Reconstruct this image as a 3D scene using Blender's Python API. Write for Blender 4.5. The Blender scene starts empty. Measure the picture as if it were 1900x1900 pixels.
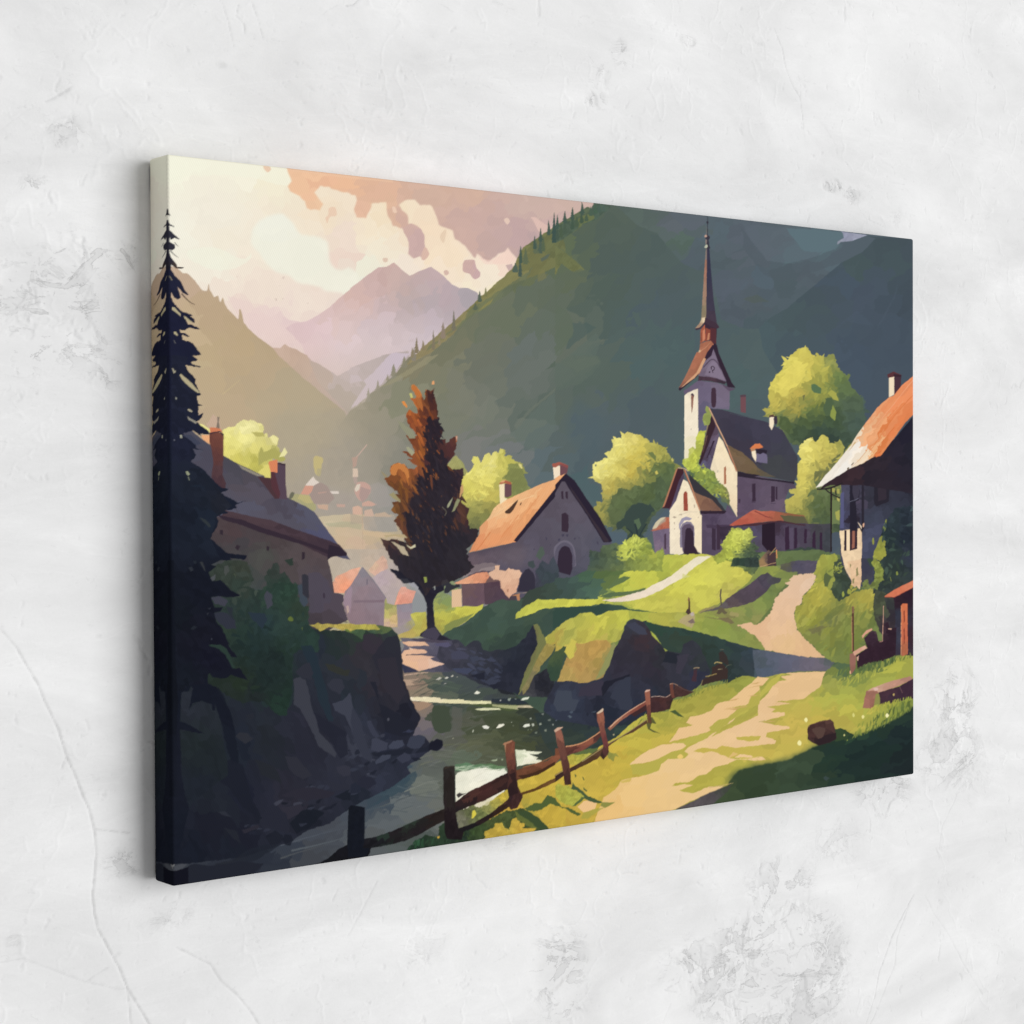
# Canvas print on a plaster wall. The printed picture is drawn procedurally (polygons -> mesh colour attribute).
import numpy as np, math
# ---------- small painting engine: the printed picture is drawn from polygons, no image files ----------
RX, RY, RW, RH, SS = 300, 280, 1405, 1375, 2          # drawing area, drawing units; SS = supersampling
F32 = np.float32
TILES = {'A':(270,280),'B':(650,280),'C':(1030,280),'D':(1320,380),'E':(270,660),'F':(650,660),'G':(1030,660),
         'H':(1320,660),'I':(270,1040),'J':(650,1040),'K':(1030,1040),'M':(1320,1040),'N':(270,1280),'O':(650,1280),
         'Q':(1030,1280),'R':(1320,1280)}
LAY = []
def pts(s):
    if not isinstance(s, str): return np.array(s, float)
    ox, oy, k = 0., 0., 1.; out = []; cur = []
    for t in s.split():
        if t in TILES: ox, oy = TILES[t]; k = 5.
        elif t == 'X': ox, oy, k = 0., 0., 1.
        else:
            cur.append(float(t))
            if len(cur) == 2: out.append((ox+cur[0]/k, oy+cur[1]/k)); cur = []
    return np.array(out)
def lin(h):
    c = np.array([int(h[i:i+2], 16) for i in (0, 2, 4)])/255.
    return c                                          # kept display-referred while painting
_tab = np.random.RandomState(7).rand(256, 256).astype(F32)
def vnoise(x, y, f, seed=0):
    x = x*f+seed*17.3; y = y*f+seed*9.7
    xi = np.floor(x).astype(int); yi = np.floor(y).astype(int); fx = (x-xi).astype(F32); fy = (y-yi).astype(F32)
    fx = fx*fx*(3-2*fx); fy = fy*fy*(3-2*fy)
    a = _tab[xi & 255, yi & 255]; b = _tab[(xi+1) & 255, yi & 255]; c = _tab[xi & 255, (yi+1) & 255]; d = _tab[(xi+1) & 255, (yi+1) & 255]
    return (a*(1-fx)+b*fx)*(1-fy)+(c*(1-fx)+d*fx)*fy*1.0
def smooth(p, n=6, closed=True):
    out = []; m = len(p)
    for i in range(m if closed else m-1):
        if closed: a, b, c, d = p[i-1], p[i], p[(i+1) % m], p[(i+2) % m]
        else: a, b, c, d = p[max(i-1, 0)], p[i], p[i+1], p[min(i+2, m-1)]
        for j in range(n):
            t = j/n
            out.append(.5*((2*b)+(c-a)*t+(2*a-5*b+4*c-d)*t*t+(3*b-a-3*c+d)*t**3))
    if not closed: out.append(p[-1])
    return np.array(out)
def rough(p, r, f=.16):
    if r <= 0: return p
    out = []
    for i in range(len(p)):
        a, b = p[i-1], p[i]; n = max(1, int(np.hypot(*(b-a))/1.6))
        for j in range(n): out.append(a+(b-a)*j/n)
    q = np.array(out); x, y = q[:, 0], q[:, 1]
    dx = (vnoise(x, y, f, 1)-.5)*2+(vnoise(x, y, f*2.7, 2)-.5)
    dy = (vnoise(x, y, f, 3)-.5)*2+(vnoise(x, y, f*2.7, 4)-.5)
    return q+np.stack([dx, dy], 1)*r
class Gf:
    """colour field: control points -> flat brush patches (jittered cells) with a little tone jitter"""
    def __init__(s, cp, q=14, j=.02, ax=1., ang=0., w=.8, pw=3.2, blend=1.):
        P = [];Cc = []
        t = cp.split(); ox, oy, k = 0., 0., 1.; i = 0
        while i < len(t):
            if t[i] in TILES: ox, oy = TILES[t[i]]; k = 5.; i += 1; continue
            if t[i] == 'X': ox, oy, k = 0., 0., 1.; i += 1; continue
            P.append((ox+float(t[i])/k, oy+float(t[i+1])/k)); Cc.append(lin(t[i+2])); i += 3
        s.P = np.array(P, F32); s.C = np.array(Cc, F32); s.q, s.j, s.ax, s.ang, s.w, s.pw, s.bl = q, j, ax, math.radians(ang), w, pw, blend
    def field(s, x, y):
        W = 0; acc = 0
        for p, c in zip(s.P, s.C):
            w = 1/((x-p[0])**2+(y-p[1])**2+9.)**(s.pw/2); W = W+w; acc = acc+w[..., None]*c
        return acc/W[..., None]
    def __call__(s, x, y):
        if s.q <= 0: return s.field(x, y)
        wx = x+(vnoise(x, y, .9/s.q, 5)-.5)*s.q*s.w*1.6+(vnoise(x, y, 3./s.q, 15)-.5)*s.q*s.w*.5
        wy = y+(vnoise(x, y, .9/s.q, 6)-.5)*s.q*s.w*1.6+(vnoise(x, y, 3./s.q, 16)-.5)*s.q*s.w*.5
        ca, sa = math.cos(s.ang), math.sin(s.ang)
        u = (wx*ca+wy*sa)/(s.q*s.ax); v = (-wx*sa+wy*ca)/s.q
        ui = np.floor(u).astype(int); vi = np.floor(v).astype(int)
        best = np.full(u.shape, 1e9, F32); bu = u.copy(); bv = v.copy(); bj = np.zeros(u.shape, F32)
        for a in (-1, 0, 1):
            for b in (-1, 0, 1):
                i, k = (ui+a) & 255, (vi+b) & 255
                su = ui+a+_tab[i, k]; sv = vi+b+_tab[(i+91) & 255, (k+37) & 255]
                d = (su-u)**2+(sv-v)**2; m = d < best
                best = np.where(m, d, best); bu = np.where(m, su, bu); bv = np.where(m, sv, bv)
                bj = np.where(m, _tab[(i+11) & 255, (k+53) & 255], bj)
        U = bu*s.q*s.ax; V = bv*s.q
        cx = U*ca-V*sa; cy = U*sa+V*ca
        if s.bl < 1: cx = x+(cx-x)*s.bl; cy = y+(cy-y)*s.bl
        c = s.field(cx.astype(F32), cy.astype(F32))
        return c*(1+(bj[..., None]-.5)*2*s.j)
def P(z, col, s, r=.5, a=1., clip=None, f=.16, sm=False, soft=0):
    p = pts(s)
    if sm: p = smooth(p)
    LAY.append((z, len(LAY), rough(p, r, f), col, a, clip, soft))
def B(z, col, s, r=.4, a=1., clip=None, **k): P(z, col, s, r, a, clip, sm=True, **k)
def L(z, col, w, s, w2=None, r=.2, sm=True, a=1., clip=None):
    p = pts(s)
    if sm and len(p) > 2: p = smooth(p, 5, False)
    w2 = w if w2 is None else w2; n = len(p)
    d = np.gradient(p, axis=0); d /= np.maximum(np.hypot(d[:, 0], d[:, 1])[:, None], 1e-6); nn = np.stack([-d[:, 1], d[:, 0]], 1)
    ww = (w+(w2-w)*np.linspace(0, 1, n))[:, None]/2
    LAY.append((z, len(LAY), rough(np.concatenate([p+nn*ww, (p-nn*ww)[::-1]]), r), col, a, clip, 0))
def dabs(z, cp, poly, n, size, seed=1, ax=1.6, ang=None, j=.05, clip=True, a=1., jit=0, pal=None):
    """leaf-like brush dabs scattered over a region, coloured by a colour field"""
    R = np.random.RandomState(seed); pp = pts(poly); g = Gf(cp, q=0) if pal is None else None
    x0, y0 = pp.min(0); x1, y1 = pp.max(0); k = 0; t = 0
    c2 = [lin(c) for c in pal.split()] if pal else None
    while k < n and t < n*30:
        t += 1; x, y = x0+(x1-x0)*R.rand(), y0+(y1-y0)*R.rand()
        if not inside(pp, x, y): continue
        k += 1; sz = size*(.5+R.rand()); th = (math.radians(ang)+(R.rand()-.5)*.9) if ang is not None else R.rand()*6.3
        m = 8; aa = np.arange(m)/m*2*math.pi; rr = sz*(.5+.55*R.rand(m)); rr[0] = rr[0]*.5+sz*.9
        X = np.cos(aa)*rr*ax; Y = np.sin(aa)*rr/ax**.5
        q = np.stack([x+X*math.cos(th)-Y*math.sin(th), y+X*math.sin(th)+Y*math.cos(th)], 1)
        xj, yj = x+(R.rand()-.5)*jit*2, y+(R.rand()-.5)*jit*2
        c = g.field(np.array([xj], F32), np.array([yj], F32))[0] if g else c2[R.randint(len(c2))]
        LAY.append((z, len(LAY), q, np.clip(c*(1+(R.rand()-.5)*2*j), 0, 1), a, pp if clip else None, 0))
def inside(p, x, y):
    X, Y = p[:, 0], p[:, 1]; X2, Y2 = np.roll(X, 1), np.roll(Y, 1)
    m = (Y > y) != (Y2 > y)
    return (np.sum(x < (X2[m]-X[m])*(y-Y[m])/(Y2[m]-Y[m])+X[m]) % 2) == 1
def fill_mask(p, H, W, sc):
    q = (p-np.array([RX, RY]))*sc
    y0 = max(0, int(np.floor(q[:, 1].min()))); y1 = min(H, int(np.ceil(q[:, 1].max()))+1)
    x0 = max(0, int(np.floor(q[:, 0].min()))); x1 = min(W, int(np.ceil(q[:, 0].max()))+1)
    if y1 <= y0 or x1 <= x0: return None
    M = np.zeros((y1-y0, x1-x0), bool)
    X, Y = q[:, 0], q[:, 1]; X2, Y2 = np.roll(X, -1), np.roll(Y, -1)
    ev = {}
    ok = Y != Y2
    for xa, ya, xb, yb in zip(X[ok], Y[ok], X2[ok], Y2[ok]):
        if ya > yb: xa, ya, xb, yb = xb, yb, xa, ya
        r0 = max(y0, int(math.ceil(ya-.5))); r1 = min(y1-1, int(math.ceil(yb-.5))-1)
        for r in range(r0, r1+1): ev.setdefault(r, []).append(xa+(xb-xa)*(r+.5-ya)/(yb-ya))
    for r, xs in ev.items():
        xs.sort()
        for i in range(0, len(xs)-1, 2):
            a = int(math.ceil(xs[i]-.5))-x0; b = int(math.ceil(xs[i+1]-.5))-x0
            a = max(a, 0)
            if b > a: M[r-y0, a:b] = True
    return y0, x0, M
def blur(m, k):
    k = int(k)
    for ax in (0, 1):
        for _ in range(2):
            pad = [(0, 0), (0, 0)]; pad[ax] = (k+1, k); c = np.cumsum(np.pad(m, pad, mode='edge'), axis=ax)
            m = (np.take(c, range(2*k+1, c.shape[ax]), ax)-np.take(c, range(0, c.shape[ax]-2*k-1), ax))/(2*k+1)
    return m
def paint(sc=SS):
    H, W = RH*sc, RW*sc; img = np.full((H, W, 3), .5, F32)
    for z, _, p, col, a, clip, soft in sorted(LAY, key=lambda l: (l[0], l[1])):
        r = fill_mask(p, H, W, sc)
        if r is None: continue
        y0, x0, M = r; h, w = M.shape
        if clip is not None:
            rc = fill_mask(pts(clip), H, W, sc)
            if rc is None: continue
            full = np.zeros((h, w), bool); cy, cx, CM = rc
            ya, yb = max(y0, cy), min(y0+h, cy+CM.shape[0]); xa, xb = max(x0, cx), min(x0+w, cx+CM.shape[1])
            if yb <= ya or xb <= xa: continue
            full[ya-y0:yb-y0, xa-x0:xb-x0] = CM[ya-cy:yb-cy, xa-cx:xb-cx]; M = M & full
        if soft:
            k = int(soft*sc); k2 = k*2+2
            A = np.pad(M.astype(F32), k2); A = blur(A, k)
            Y0, X0 = y0-k2, x0-k2; ya, xa = max(0, -Y0), max(0, -X0)
            A = A[ya:, xa:]; Y0 += ya; X0 += xa; A = A[:H-Y0, :W-X0]
            yy, xx = np.nonzero(A > .004); al = A[yy, xx][:, None]*a; yy = yy+Y0; xx = xx+X0
        else:
            yy, xx = np.nonzero(M)
            if len(yy) == 0: continue
            yy = yy+y0; xx = xx+x0; al = a
        if isinstance(col, Gf): c = col((xx/sc+RX).astype(F32), (yy/sc+RY).astype(F32))
        elif isinstance(col, str): c = lin(col).astype(F32)[None]
        else: c = np.asarray(col, F32)[None]
        img[yy, xx] = img[yy, xx]*(1-al)+c*al
    return np.clip(img, 0, 1).reshape(RH, sc, RW, sc, 3).mean((1, 3))
# ---- sky
P(0, Gf('X 320 300 f3f2dd 450 320 f1ecd8 400 400 eee7d6 520 340 f0e8cf 420 450 efe6d2 330 430 f0ecdb 480 480 efe4d1 560 430 efe1cb 600 400 eedcc2 640 450 ebd8c8 620 500 ead3c4 640 480 e9d2c3 400 490 efe9d8 430 530 eedfcf 500 530 ecdccc 560 560 ecdccd 450 565 ead6c9 480 600 e5cdc8 540 610 e2c9c6 600 590 e6d0c6 700 460 efe4cd 690 420 f0e0c6 720 400 efdcbe 800 430 f0d9bd 830 480 f1dcc0 800 540 f0dfcc 900 520 efe1cc 940 490 f0d8c5 900 560 f0e4c4 680 500 e9e6d2 660 530 e8e9da 1000 470 d4b2aa 760 500 efe0cf', q=22, j=.006), 'X 290 270 1200 270 1200 760 290 760', 0)
B(1, soft=2.5, col=Gf('A 1200 700 ecebdc 1500 950 ebe9d8 1700 1200 ece9d8 1100 850 ecead9', q=30, j=.006), s='A 1080 640 1200 600 1290 600 1380 690 1440 780 1600 800 1690 860 1700 950 1720 1050 1800 1110 1900 1090 1960 1150 1960 1300 1700 1310 1600 1260 1420 1230 1340 1170 1200 1120 1100 1020 1030 930 980 860 1000 730', r=1.2)
B(1, 'edeeda', 'A 400 930 560 900 700 920 900 1010 980 960 960 1020 820 1100 640 1110 480 1050 400 1000', 1, a=.6)
B(1, 'f0efda', 'A 160 30 900 100 1100 140 1290 150 1330 230 1340 300 1290 330 1160 300 1000 260 830 240 600 230 400 240 190 300', 1.5, a=.6)
P(1, 'e5ccc6', 'A 750 1350 950 1400 1150 1550 1300 1620 1500 1590 1700 1500 1900 1400 1900 1700 1300 1800 900 1600', 2, a=.5)
P(2, soft=1, col=Gf('X 570 335 edc09b 640 340 e8b894 610 350 eab795 700 360 deb398 800 370 cfae9c 870 400 c9a9a0 950 440 bfa2a0 1000 480 b9a0a0 1050 390 ccb0a4 1040 420 c7a9a4 770 440 cbaba1 790 470 ccaba4 700 400 e0b899 740 410 d6b09a 760 420 d0ac9d 850 470 cbaa9e 920 460 c3a69f 610 390 ecc4a0 650 390 e3b79d 860 350 d2af9b 980 370 cbb0a5', q=18, j=.012, ax=1.5, ang=10),
  s='A 1300 90 1335 230 1355 290 1322 340 1340 380 1430 430 1480 480 1500 540 1620 560 1645 500 1600 440 1570 390 1620 330 1700 345 1800 380 1900 400 B 0 410 50 425 60 470 30 540 60 620 150 630 180 560 200 490 330 480 350 620 400 700 480 720 530 800 540 870 535 960 590 1000 640 980 690 1010 730 960 690 900 685 780 620 700 540 675 540 620 490 560 450 510 510 460 600 460 650 510 740 510 790 580 820 690 870 715 950 740 970 820 1060 880 1130 980 1165 1000 1175 960 1230 1000 1280 1035 1380 955 1430 940 1460 900 1500 950 1545 1010 1700 900 1900 800 C 0 800 400 480 400 300', r=1.2, f=.12)
P(3, 'ecc3a2', 'A 1320 160 1900 220 B 400 270 400 300 0 260 A 1340 190', .3, a=.5)
B(3, 'e9c9ae', 'A 1095 150 1150 150 1165 180 1130 205', .5); B(3, 'e6c2a8', 'A 1700 540 1760 530 1770 600 1710 620 1690 680 1670 630 1700 590', .8, a=.7)
B(3, 'cfae98', 'B 380 530 410 520 440 580 430 600 390 570', .5, a=.3)
B(3, 'e9c8b0', 'B 390 530 415 525 435 575 400 580', .5)
P(3, Gf('B 520 700 cfada2 620 850 c9a9a4 640 960 c9aaa4', q=16, j=.01), 'B 480 720 560 680 650 720 685 790 690 900 640 980 590 1000 540 960 540 850', .8)
B(3, 'd8b5a5', 'B 690 900 730 960 690 1015 660 1000', .5)
B(3, Gf('B 1100 1070 cbaaa2 1180 1130 c9a8a6', q=10, j=.01), 'B 1060 1020 1150 1015 1165 1080 1205 1130 1195 1175 1150 1195 1110 1150 1050 1125 1040 1085', .8)
B(3, 'd3b4a6', 'B 865 1120 900 1110 915 1140 880 1160', .4); B(3, 'dcc2ae', 'B 300 1000 345 1000 345 1030 310 1035', .4)
B(3, 'dcc1a6', 'B 830 800 870 740 890 745 865 860', .6, a=.6); B(3, 'e1c4b3', 'B 1425 640 1460 625 1480 660 1450 685', .3)
P(3, Gf('B 1750 700 dab9ae 1850 760 d9b8ac', q=10, j=.01), 'B 1670 620 1720 620 1800 680 1900 720 1900 760 1790 790 1740 740 1700 660', .7)
P(3, 'c6aba6', 'B 1440 1060 1500 1050 1510 1090 1470 1120', .4); P(3, 'f1cdbf', 'B 1160 960 1240 1010 1330 1020 1390 960 1440 940 1460 905 1530 1010 1480 1050 1250 1060', .8, a=.5)
for s in ('A 1270 1175 1290 1170 1285 1195 1272 1192', 'A 1200 1375 1220 1375 1218 1398 1205 1395', 'A 1265 1375 1280 1370 1275 1390', 'A 1500 1415 1512 1412 1510 1432', 'A 1238 1255 1248 1252 1245 1270', 'A 845 1170 855 1172 850 1185'): P(4, 'd9c7ba', s, .2)
# ---- far mountains
MT = 'A 1300 1650 1370 1605 1500 1585 1600 1530 1700 1460 1800 1370 1900 1290 B 0 1280 130 1180 260 1085 340 1080 405 1040 470 1100 550 1165 640 1120 750 1078 850 1150 940 1240 1010 1275 1090 1275 1180 1320 1250 1500 1000 1900 X 800 780 600 780 560 640'
P(6, Gf('X 660 550 d3b3aa 725 492 caa9a2 650 600 d4b9b5 700 540 cbaea9 740 520 c3aaa4 760 560 baa8a6 800 505 c1a9a9 830 540 b7a4a8 870 555 aba1a6 850 590 b5a6ab 800 570 b6a7aa 770 600 bfadb1 700 610 ccb7bb 700 640 d1bcc0 790 640 c8b7bf 800 610 c0b0b9 640 640 d8c0c4 600 620 dcc0c2 580 640 dfc4c4 620 600 dabdb8', q=16, j=.012, ax=1.6, ang=-40), MT, .4)
P(7, 'b9a5a0', 'B 560 1180 620 1300 700 1440 660 1500 600 1400 540 1320', 2, a=.35); P(7, 'cdb1a8', 'B 405 1045 460 1110 450 1300 400 1400 330 1350 350 1200 300 1100', 2, a=.3)
P(6.5, 'd9bdbe', 'A 1370 1605 1500 1590 1620 1540 1560 1700 1480 1800 1380 1760 1360 1680', 1.5, a=.5)
# ---- tan hill on the left
TH = 'A 0 1180 90 1130 150 1110 210 1075 290 1090 345 1140 380 1140 420 1170 460 1210 510 1280 530 1300 572 1308 585 1240 600 1300 615 1330 640 1365 672 1350 690 1400 700 1412 718 1362 735 1420 760 1470 800 1510 862 1570 872 1475 885 1475 905 1560 915 1600 960 1660 1050 1740 1180 1830 1230 1900 X 560 700 640 765 700 1000 290 1000'
P(15, Gf('X 300 505 c3aa92 330 515 c0a68d 360 540 bda489 400 580 baa283 450 640 b8a17f 480 640 b6a07e 340 600 c4ad8b 320 680 beac88 380 660 baa481 500 670 b49f82 550 700 ac9d83 560 780 ab9e85 600 820 a79c88 620 860 a49b8b 420 780 b8a284 500 760 b2a083 560 900 a1978a', q=26, j=.006, ax=1.5, ang=40), TH, .5)
P(14, Gf('X 520 645 c8ac9b 560 660 c2a694 600 700 b9a094 640 730 b5a19a', q=16, j=.01), 'A 1180 1830 1250 1835 1290 1798 1345 1830 1400 1850 1500 1905 E 1600 250 1900 560 1500 700 1100 200', .6)
# ---- big slope on the right
SL = 'X 560 1000 560 860 630 790 F 0 515 140 430 190 355 290 290 430 160 540 20 B 610 1890 700 1810 800 1720 900 1640 1000 1560 1100 1465 1150 1430 1240 1340 1330 1280 1400 1190 1500 1110 1560 1040 1620 940 1650 880 1760 820 1850 750 1900 740 C 0 740 60 700 150 655 250 600 320 570 360 485 400 440 X 1200 380 1700 430 1700 1100 560 1100'
P(20, Gf('X 760 680 8a8267 800 650 7f7b63 840 640 767861 880 620 71755f 950 580 6a725d 900 660 6f7366 980 640 666f6b 1000 560 616c5d 1030 600 5f6b5f 1020 500 6a7047 1060 460 5c6a50 1060 500 5c6954 1100 450 4d5c55 1130 500 4c5b57 1120 560 4c5c55 1080 570 53625a 1200 500 4b5b5a 1150 600 4d5e5c 1200 580 4b5b62 1250 560 4b5a5f 1060 640 626b60 1040 590 636c5f 1120 640 56645e 1160 640 4f6160 1300 620 495b62 1250 640 4a5e61 1200 660 4b6062 700 800 9a9380 680 760 9a9280 650 790 a39a86 720 850 908c80 750 740 8a8972 800 720 7e7e68 830 760 7b7d6c 900 760 74796d 950 800 6a7268 980 690 68706a 1000 760 5a665f 1020 850 5b6a70 880 840 7d7d7a 930 860 737778 1000 880 5b6b71 1050 760 58655e 1100 800 4f5d66 1200 750 4b5a61 1120 700 53625b 1050 820 566363 1080 850 4c5c64 1060 900 4a6066 1350 740 4a5f62 1400 790 4a5a61 1180 830 4c5a63 1250 900 4c5c62 1040 960 4a6066 780 900 77776e 700 900 8f8b80 1600 900 455060', q=22, j=.012, ax=2.6, ang=-42), SL, .4)
P(21, Gf('X 770 690 9a8b63 840 620 8f835a 900 570 85804f 950 520 837f50 1000 480 76764a 1030 460 6b7048 1060 420 5f6b4d 1090 405 596650', q=9, j=.05, ax=3, ang=-38), 'B 500 2000 640 1930 760 1870 850 1790 960 1700 1050 1580 1150 1500 1260 1450 1330 1370 1450 1270 1600 1200 1720 1160 1900 1080 C 0 1090 0 880 100 940 80 800 200 740 260 690 360 650 360 560 300 520 0 700 B 1600 900 1500 1100 1240 1330 1000 1550 700 1800', 1.)
P(22, Gf('X 800 660 767a5c 900 570 6d7556 960 520 646e54', q=8, j=.04, ax=3, ang=-35), 'B 1100 1480 1260 1380 1450 1260 1600 1160 1700 1080 1600 1240 1420 1360 1250 1470 1120 1540 1000 1650 900 1710 800 1790 700 1860 740 1800 850 1740 960 1650 1060 1560', 1.2, a=.7)
P(22, Gf('X 1010 500 7d7c48 1040 480 6b7148', q=8, j=.05), 'C 0 880 100 950 200 1030 280 1110 170 1130 60 1050 30 1100 0 1160', 1)
P(22, '5c6856', 'C 0 1150 250 1100 360 1140 250 1170 100 1220 0 1400', 2, a=.6)
P(22, '8b8650', 'B 1330 1370 1300 1420 1180 1500 1230 1440', .4); P(22, '7f7b4d', 'B 1740 1140 1800 1100 1820 1180 1740 1220', 1, a=.6)
P(22, '5b6657', 'B 1760 1000 1860 950 1830 1000 1770 1030', .8)
def fir(z, col, x, y, h, w, seed=0):
    rs = np.random.RandomState(seed+int(x*7)); n = 5; w *= 1.25; h = min(h, 60 if x > 1000 else 38)*.95; l = [(x, y-h)]
    for i in range(1, n+1):
        t = i/n; l += [(x+w*.5*t*(.7+.5*rs.rand()), y-h+h*t*.93), (x+w*.28*t, y-h+h*t*.93-h*.02)]
    l += [(x+w*.3, y+1), (x-w*.3, y+1)]
    for i in range(n, 0, -1):
        t = i/n; l += [(x-w*.28*t, y-h+h*t*.93-h*.02), (x-w*.5*t*(.7+.5*rs.rand()), y-h+h*t*.93)]
    P(z, col, l, .3)
for x, y, h, w, c in ((773,655,30,8,'84775f'),(785,650,19,8,'8a7c60'),(765,664,20,8,'8b7f66'),(804,649,43,7,'7e7560'),(822,628,32,11,'8d7e6e'),(842,613,39,8,'75705f'),(815,640,16,6,'90836a'),(890,560,21,9,'566252'),(882,575,14,10,'5c6553'),(901,550,18,6,'77774f'),(965,513,48,9,'4a5a52'),(956,505,18,14,'526155'),(975,490,32,12,'5f6950'),(995,470,28,12,'606a52'),(1003,470,46,9,'505f52'),(1008,466,28,8,'56644d'),(1028,450,62,10,'3f534d'),(1034,445,34,8,'48594c'),(1041,440,30,9,'4c5c49'),(1048,435,32,8,'4b5b4c'),(1062,425,24,8,'455849'),(1070,420,20,10,'4c5d4a'),(1079,414,22,8,'465848'),(1088,410,14,9,'4c5d4c'),(1096,400,18,9,'4b5f50'),(1105,396,22,9,'49604f'),(1112,394,18,8,'4b5f54'),(1120,392,14,8,'4f6258')): fir(23, c, x, y, h, w)
P(22.5, Gf('X 1060 430 4d5f4f 1090 410 4a5e51 1040 450 4f604e', q=6, j=.08), 'C 0 720 100 660 200 640 330 570 360 500 440 490 520 520 380 640 230 700 160 760 80 820 0 860', 1)
B(22.6, '697349', 'C 210 640 300 590 355 600 350 640 260 680 220 710', .8); B(22.6, '5f6e4d', 'C 165 800 195 800 180 825', .3)
# far ridge behind church & upper right
P(24, Gf('C 700 620 57655f 900 660 56635f 1100 700 5b6369 1250 640 5a626b 1200 780 566760 1150 860 54655d 1300 900 525e64 1250 1000 525d65 C 1330 1080 4f5c62 X 1330 430 55636b 1380 440 57606a 1360 480 515d63 1400 470 59616a 1450 440 576269 1470 470 566a70 1520 460 5a6f76 1420 520 52606a 1350 540 545d68 1400 560 515b62 1450 520 4e5b61 1500 500 515b63 1350 580 505a63 1400 600 4c5a60 1560 460 53606a', q=16, j=.02, ax=2.2, ang=-18), 'C 600 540 560 500 X 1150 380 1720 440 D 1420 440 1200 540 1000 710 830 850 700 960 500 1080 440 1150 300 1150 C 1540 1560 1440 1100 1340 1110 1200 1060 1100 960 1020 860 940 760 860 735 760 690', .8)
P(25, '5b6670', 'D 290 180 680 210 750 300 850 430 1080 410 900 520 650 540 520 525 400 400', 1, a=.5); P(25, '5b6f77', 'D 690 215 1220 250 1235 300 1190 320 1160 370 1120 410 1000 440 860 430 760 310', .8)
P(25, '4f5a62', 'D 270 200 520 520 700 545 900 500 1150 410 1200 345 1300 335 1440 285 1520 310 1400 440 1200 540 950 620 640 720 480 640 300 420 130 480 290 400 300 300', 1, a=.55)
P(25, '56606b', 'D 0 700 200 680 400 700 330 780 120 840 0 860', 1.5, a=.5); P(25, '525c56', 'D 280 880 420 830 540 900 400 910', 1, a=.6)
P(26, Gf('D 1250 290 8d90a4 1340 290 9a9db0 1200 340 8f93a2', q=6, j=.05), 'D 1200 240 1450 280 1300 335 1200 345 1165 370 1170 340 1230 305 1215 260', .3)
P(27, Gf('D 1500 350 465359 1600 500 465659 1350 550 475659 1250 700 475461 1600 750 47535f 1700 400 455158 1850 500 434e57 1400 900 47525f 1100 900 47535c 900 1000 48565b 700 1100 49585c 500 1250 4b5c61 1500 1200 46525e 1700 1300 45515e 800 1300 48565e 1300 1400 465362 1850 900 424d57 1700 1000 434f5b', q=26, j=.015, ax=1.5, ang=-40), 'D 1440 285 1980 320 1980 2200 1000 2200 700 1700 480 1350 440 1150 500 1080 700 960 830 850 1000 710 1200 540 1330 470 1400 440 1520 310', .6)
P(28, '4b5867', 'D 1100 1180 1350 980 1400 1020 1500 1120 1420 1110 1250 1080', 1, a=.35)
P(28, '4a5663', 'D 1740 700 1700 860 1600 1060 1520 1170 1560 1090 1680 880', 1, a=.6)
# subtle slope facets left of the spire
P(24.2, '5f6b5c', 'C 0 1650 170 1620 160 1700 60 1900 0 1900', 2, a=.6); P(24.2, '4b5d5a', 'C 100 1850 380 1640 300 1600 160 1600 170 1680 120 1760', 1.5, a=.6)
P(24.2, '5c6a62', 'C 130 1900 380 1690 420 1760 380 1900', 1, a=.6); P(24.2, '5d6959', 'C 0 1400 100 1480 170 1580 160 1700 100 1800 0 1900', 2.5, a=.6)

P(6.8, 'ddd0cb', 'X 600 600 700 590 860 600 900 700 600 760', 10, a=.3, soft=22)
P(14.5, 'cdbdb0', 'X 560 660 700 640 720 760 640 780 560 740', 6, a=.22, soft=16)

P(22.9, '66695f', SL, .4, a=.13)
P(34.9, 'cdb793', 'X 300 620 560 640 700 720 720 900 640 1060 480 1000 300 900', 10, a=.12, soft=24)

P(22.95, Gf('X 560 800 a89d86 620 900 a1988a 680 880 979186 600 980 a49a8b', q=14, j=.01), 'X 500 770 590 765 650 785 690 880 690 1010 500 1010', 3, a=.9, soft=15)
fir(23.2, '46594f', 1003, 448, 26, 8)
fir(23.2, '46594f', 1018, 436, 30, 8)
fir(23.2, '46594f', 1034, 424, 28, 8)
fir(23.2, '46594f', 1048, 414, 24, 8)
fir(23.2, '46594f', 1062, 408, 26, 8)
fir(23.2, '46594f', 1080, 398, 26, 8)
fir(23.2, '46594f', 992, 462, 26, 8)
fir(23.2, '46594f', 966, 488, 34, 8)
# ---- hazy valley between the hills
P(13, Gf('E 1400 60 bfa69c 1600 200 b6a297 1800 400 ab9e94 F 50 300 b3a6a4 100 400 a79d92 0 180 c0b0b2', q=16, j=.01, ax=1.5, ang=40), 'E 1180 -40 1460 -10 1560 60 1640 100 1780 195 1900 130 F 0 120 150 60 330 -10 540 -40 560 100 300 350 100 520 E 1900 700 1500 600', .8)
P(13.2, 'c6b7c0', 'F 120 235 200 175 330 30 380 -20 560 -20 480 60 420 150 340 200 290 270 190 350 140 400 60 460 0 500 40 430 110 330 150 270', 1)
P(13.1, 'c3b4ba', 'F 0 180 80 190 110 240 0 260', .8)
for x, y, h, w, c in ((650+255/5,660+330/5,22,9,'98907e'),(650+168/5,660+430/5,28,9,'9c9585'),(650+400/5,660+190/5,24,12,'8e8875'),(650+345/5,660+230/5,12,6,'958d78'),(650+20,660+500/5,14,20,'a39a88'),(650+100,660+22,22,12,'8b8570'),(650+118,660+10,26,10,'8d8374')): fir(21.5, c, x, y, h, w)
P(21.6, 'a09877', 'F 270 300 430 200 560 120 700 20 820 -10 740 60 560 170 420 250', 1, a=.6)
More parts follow.
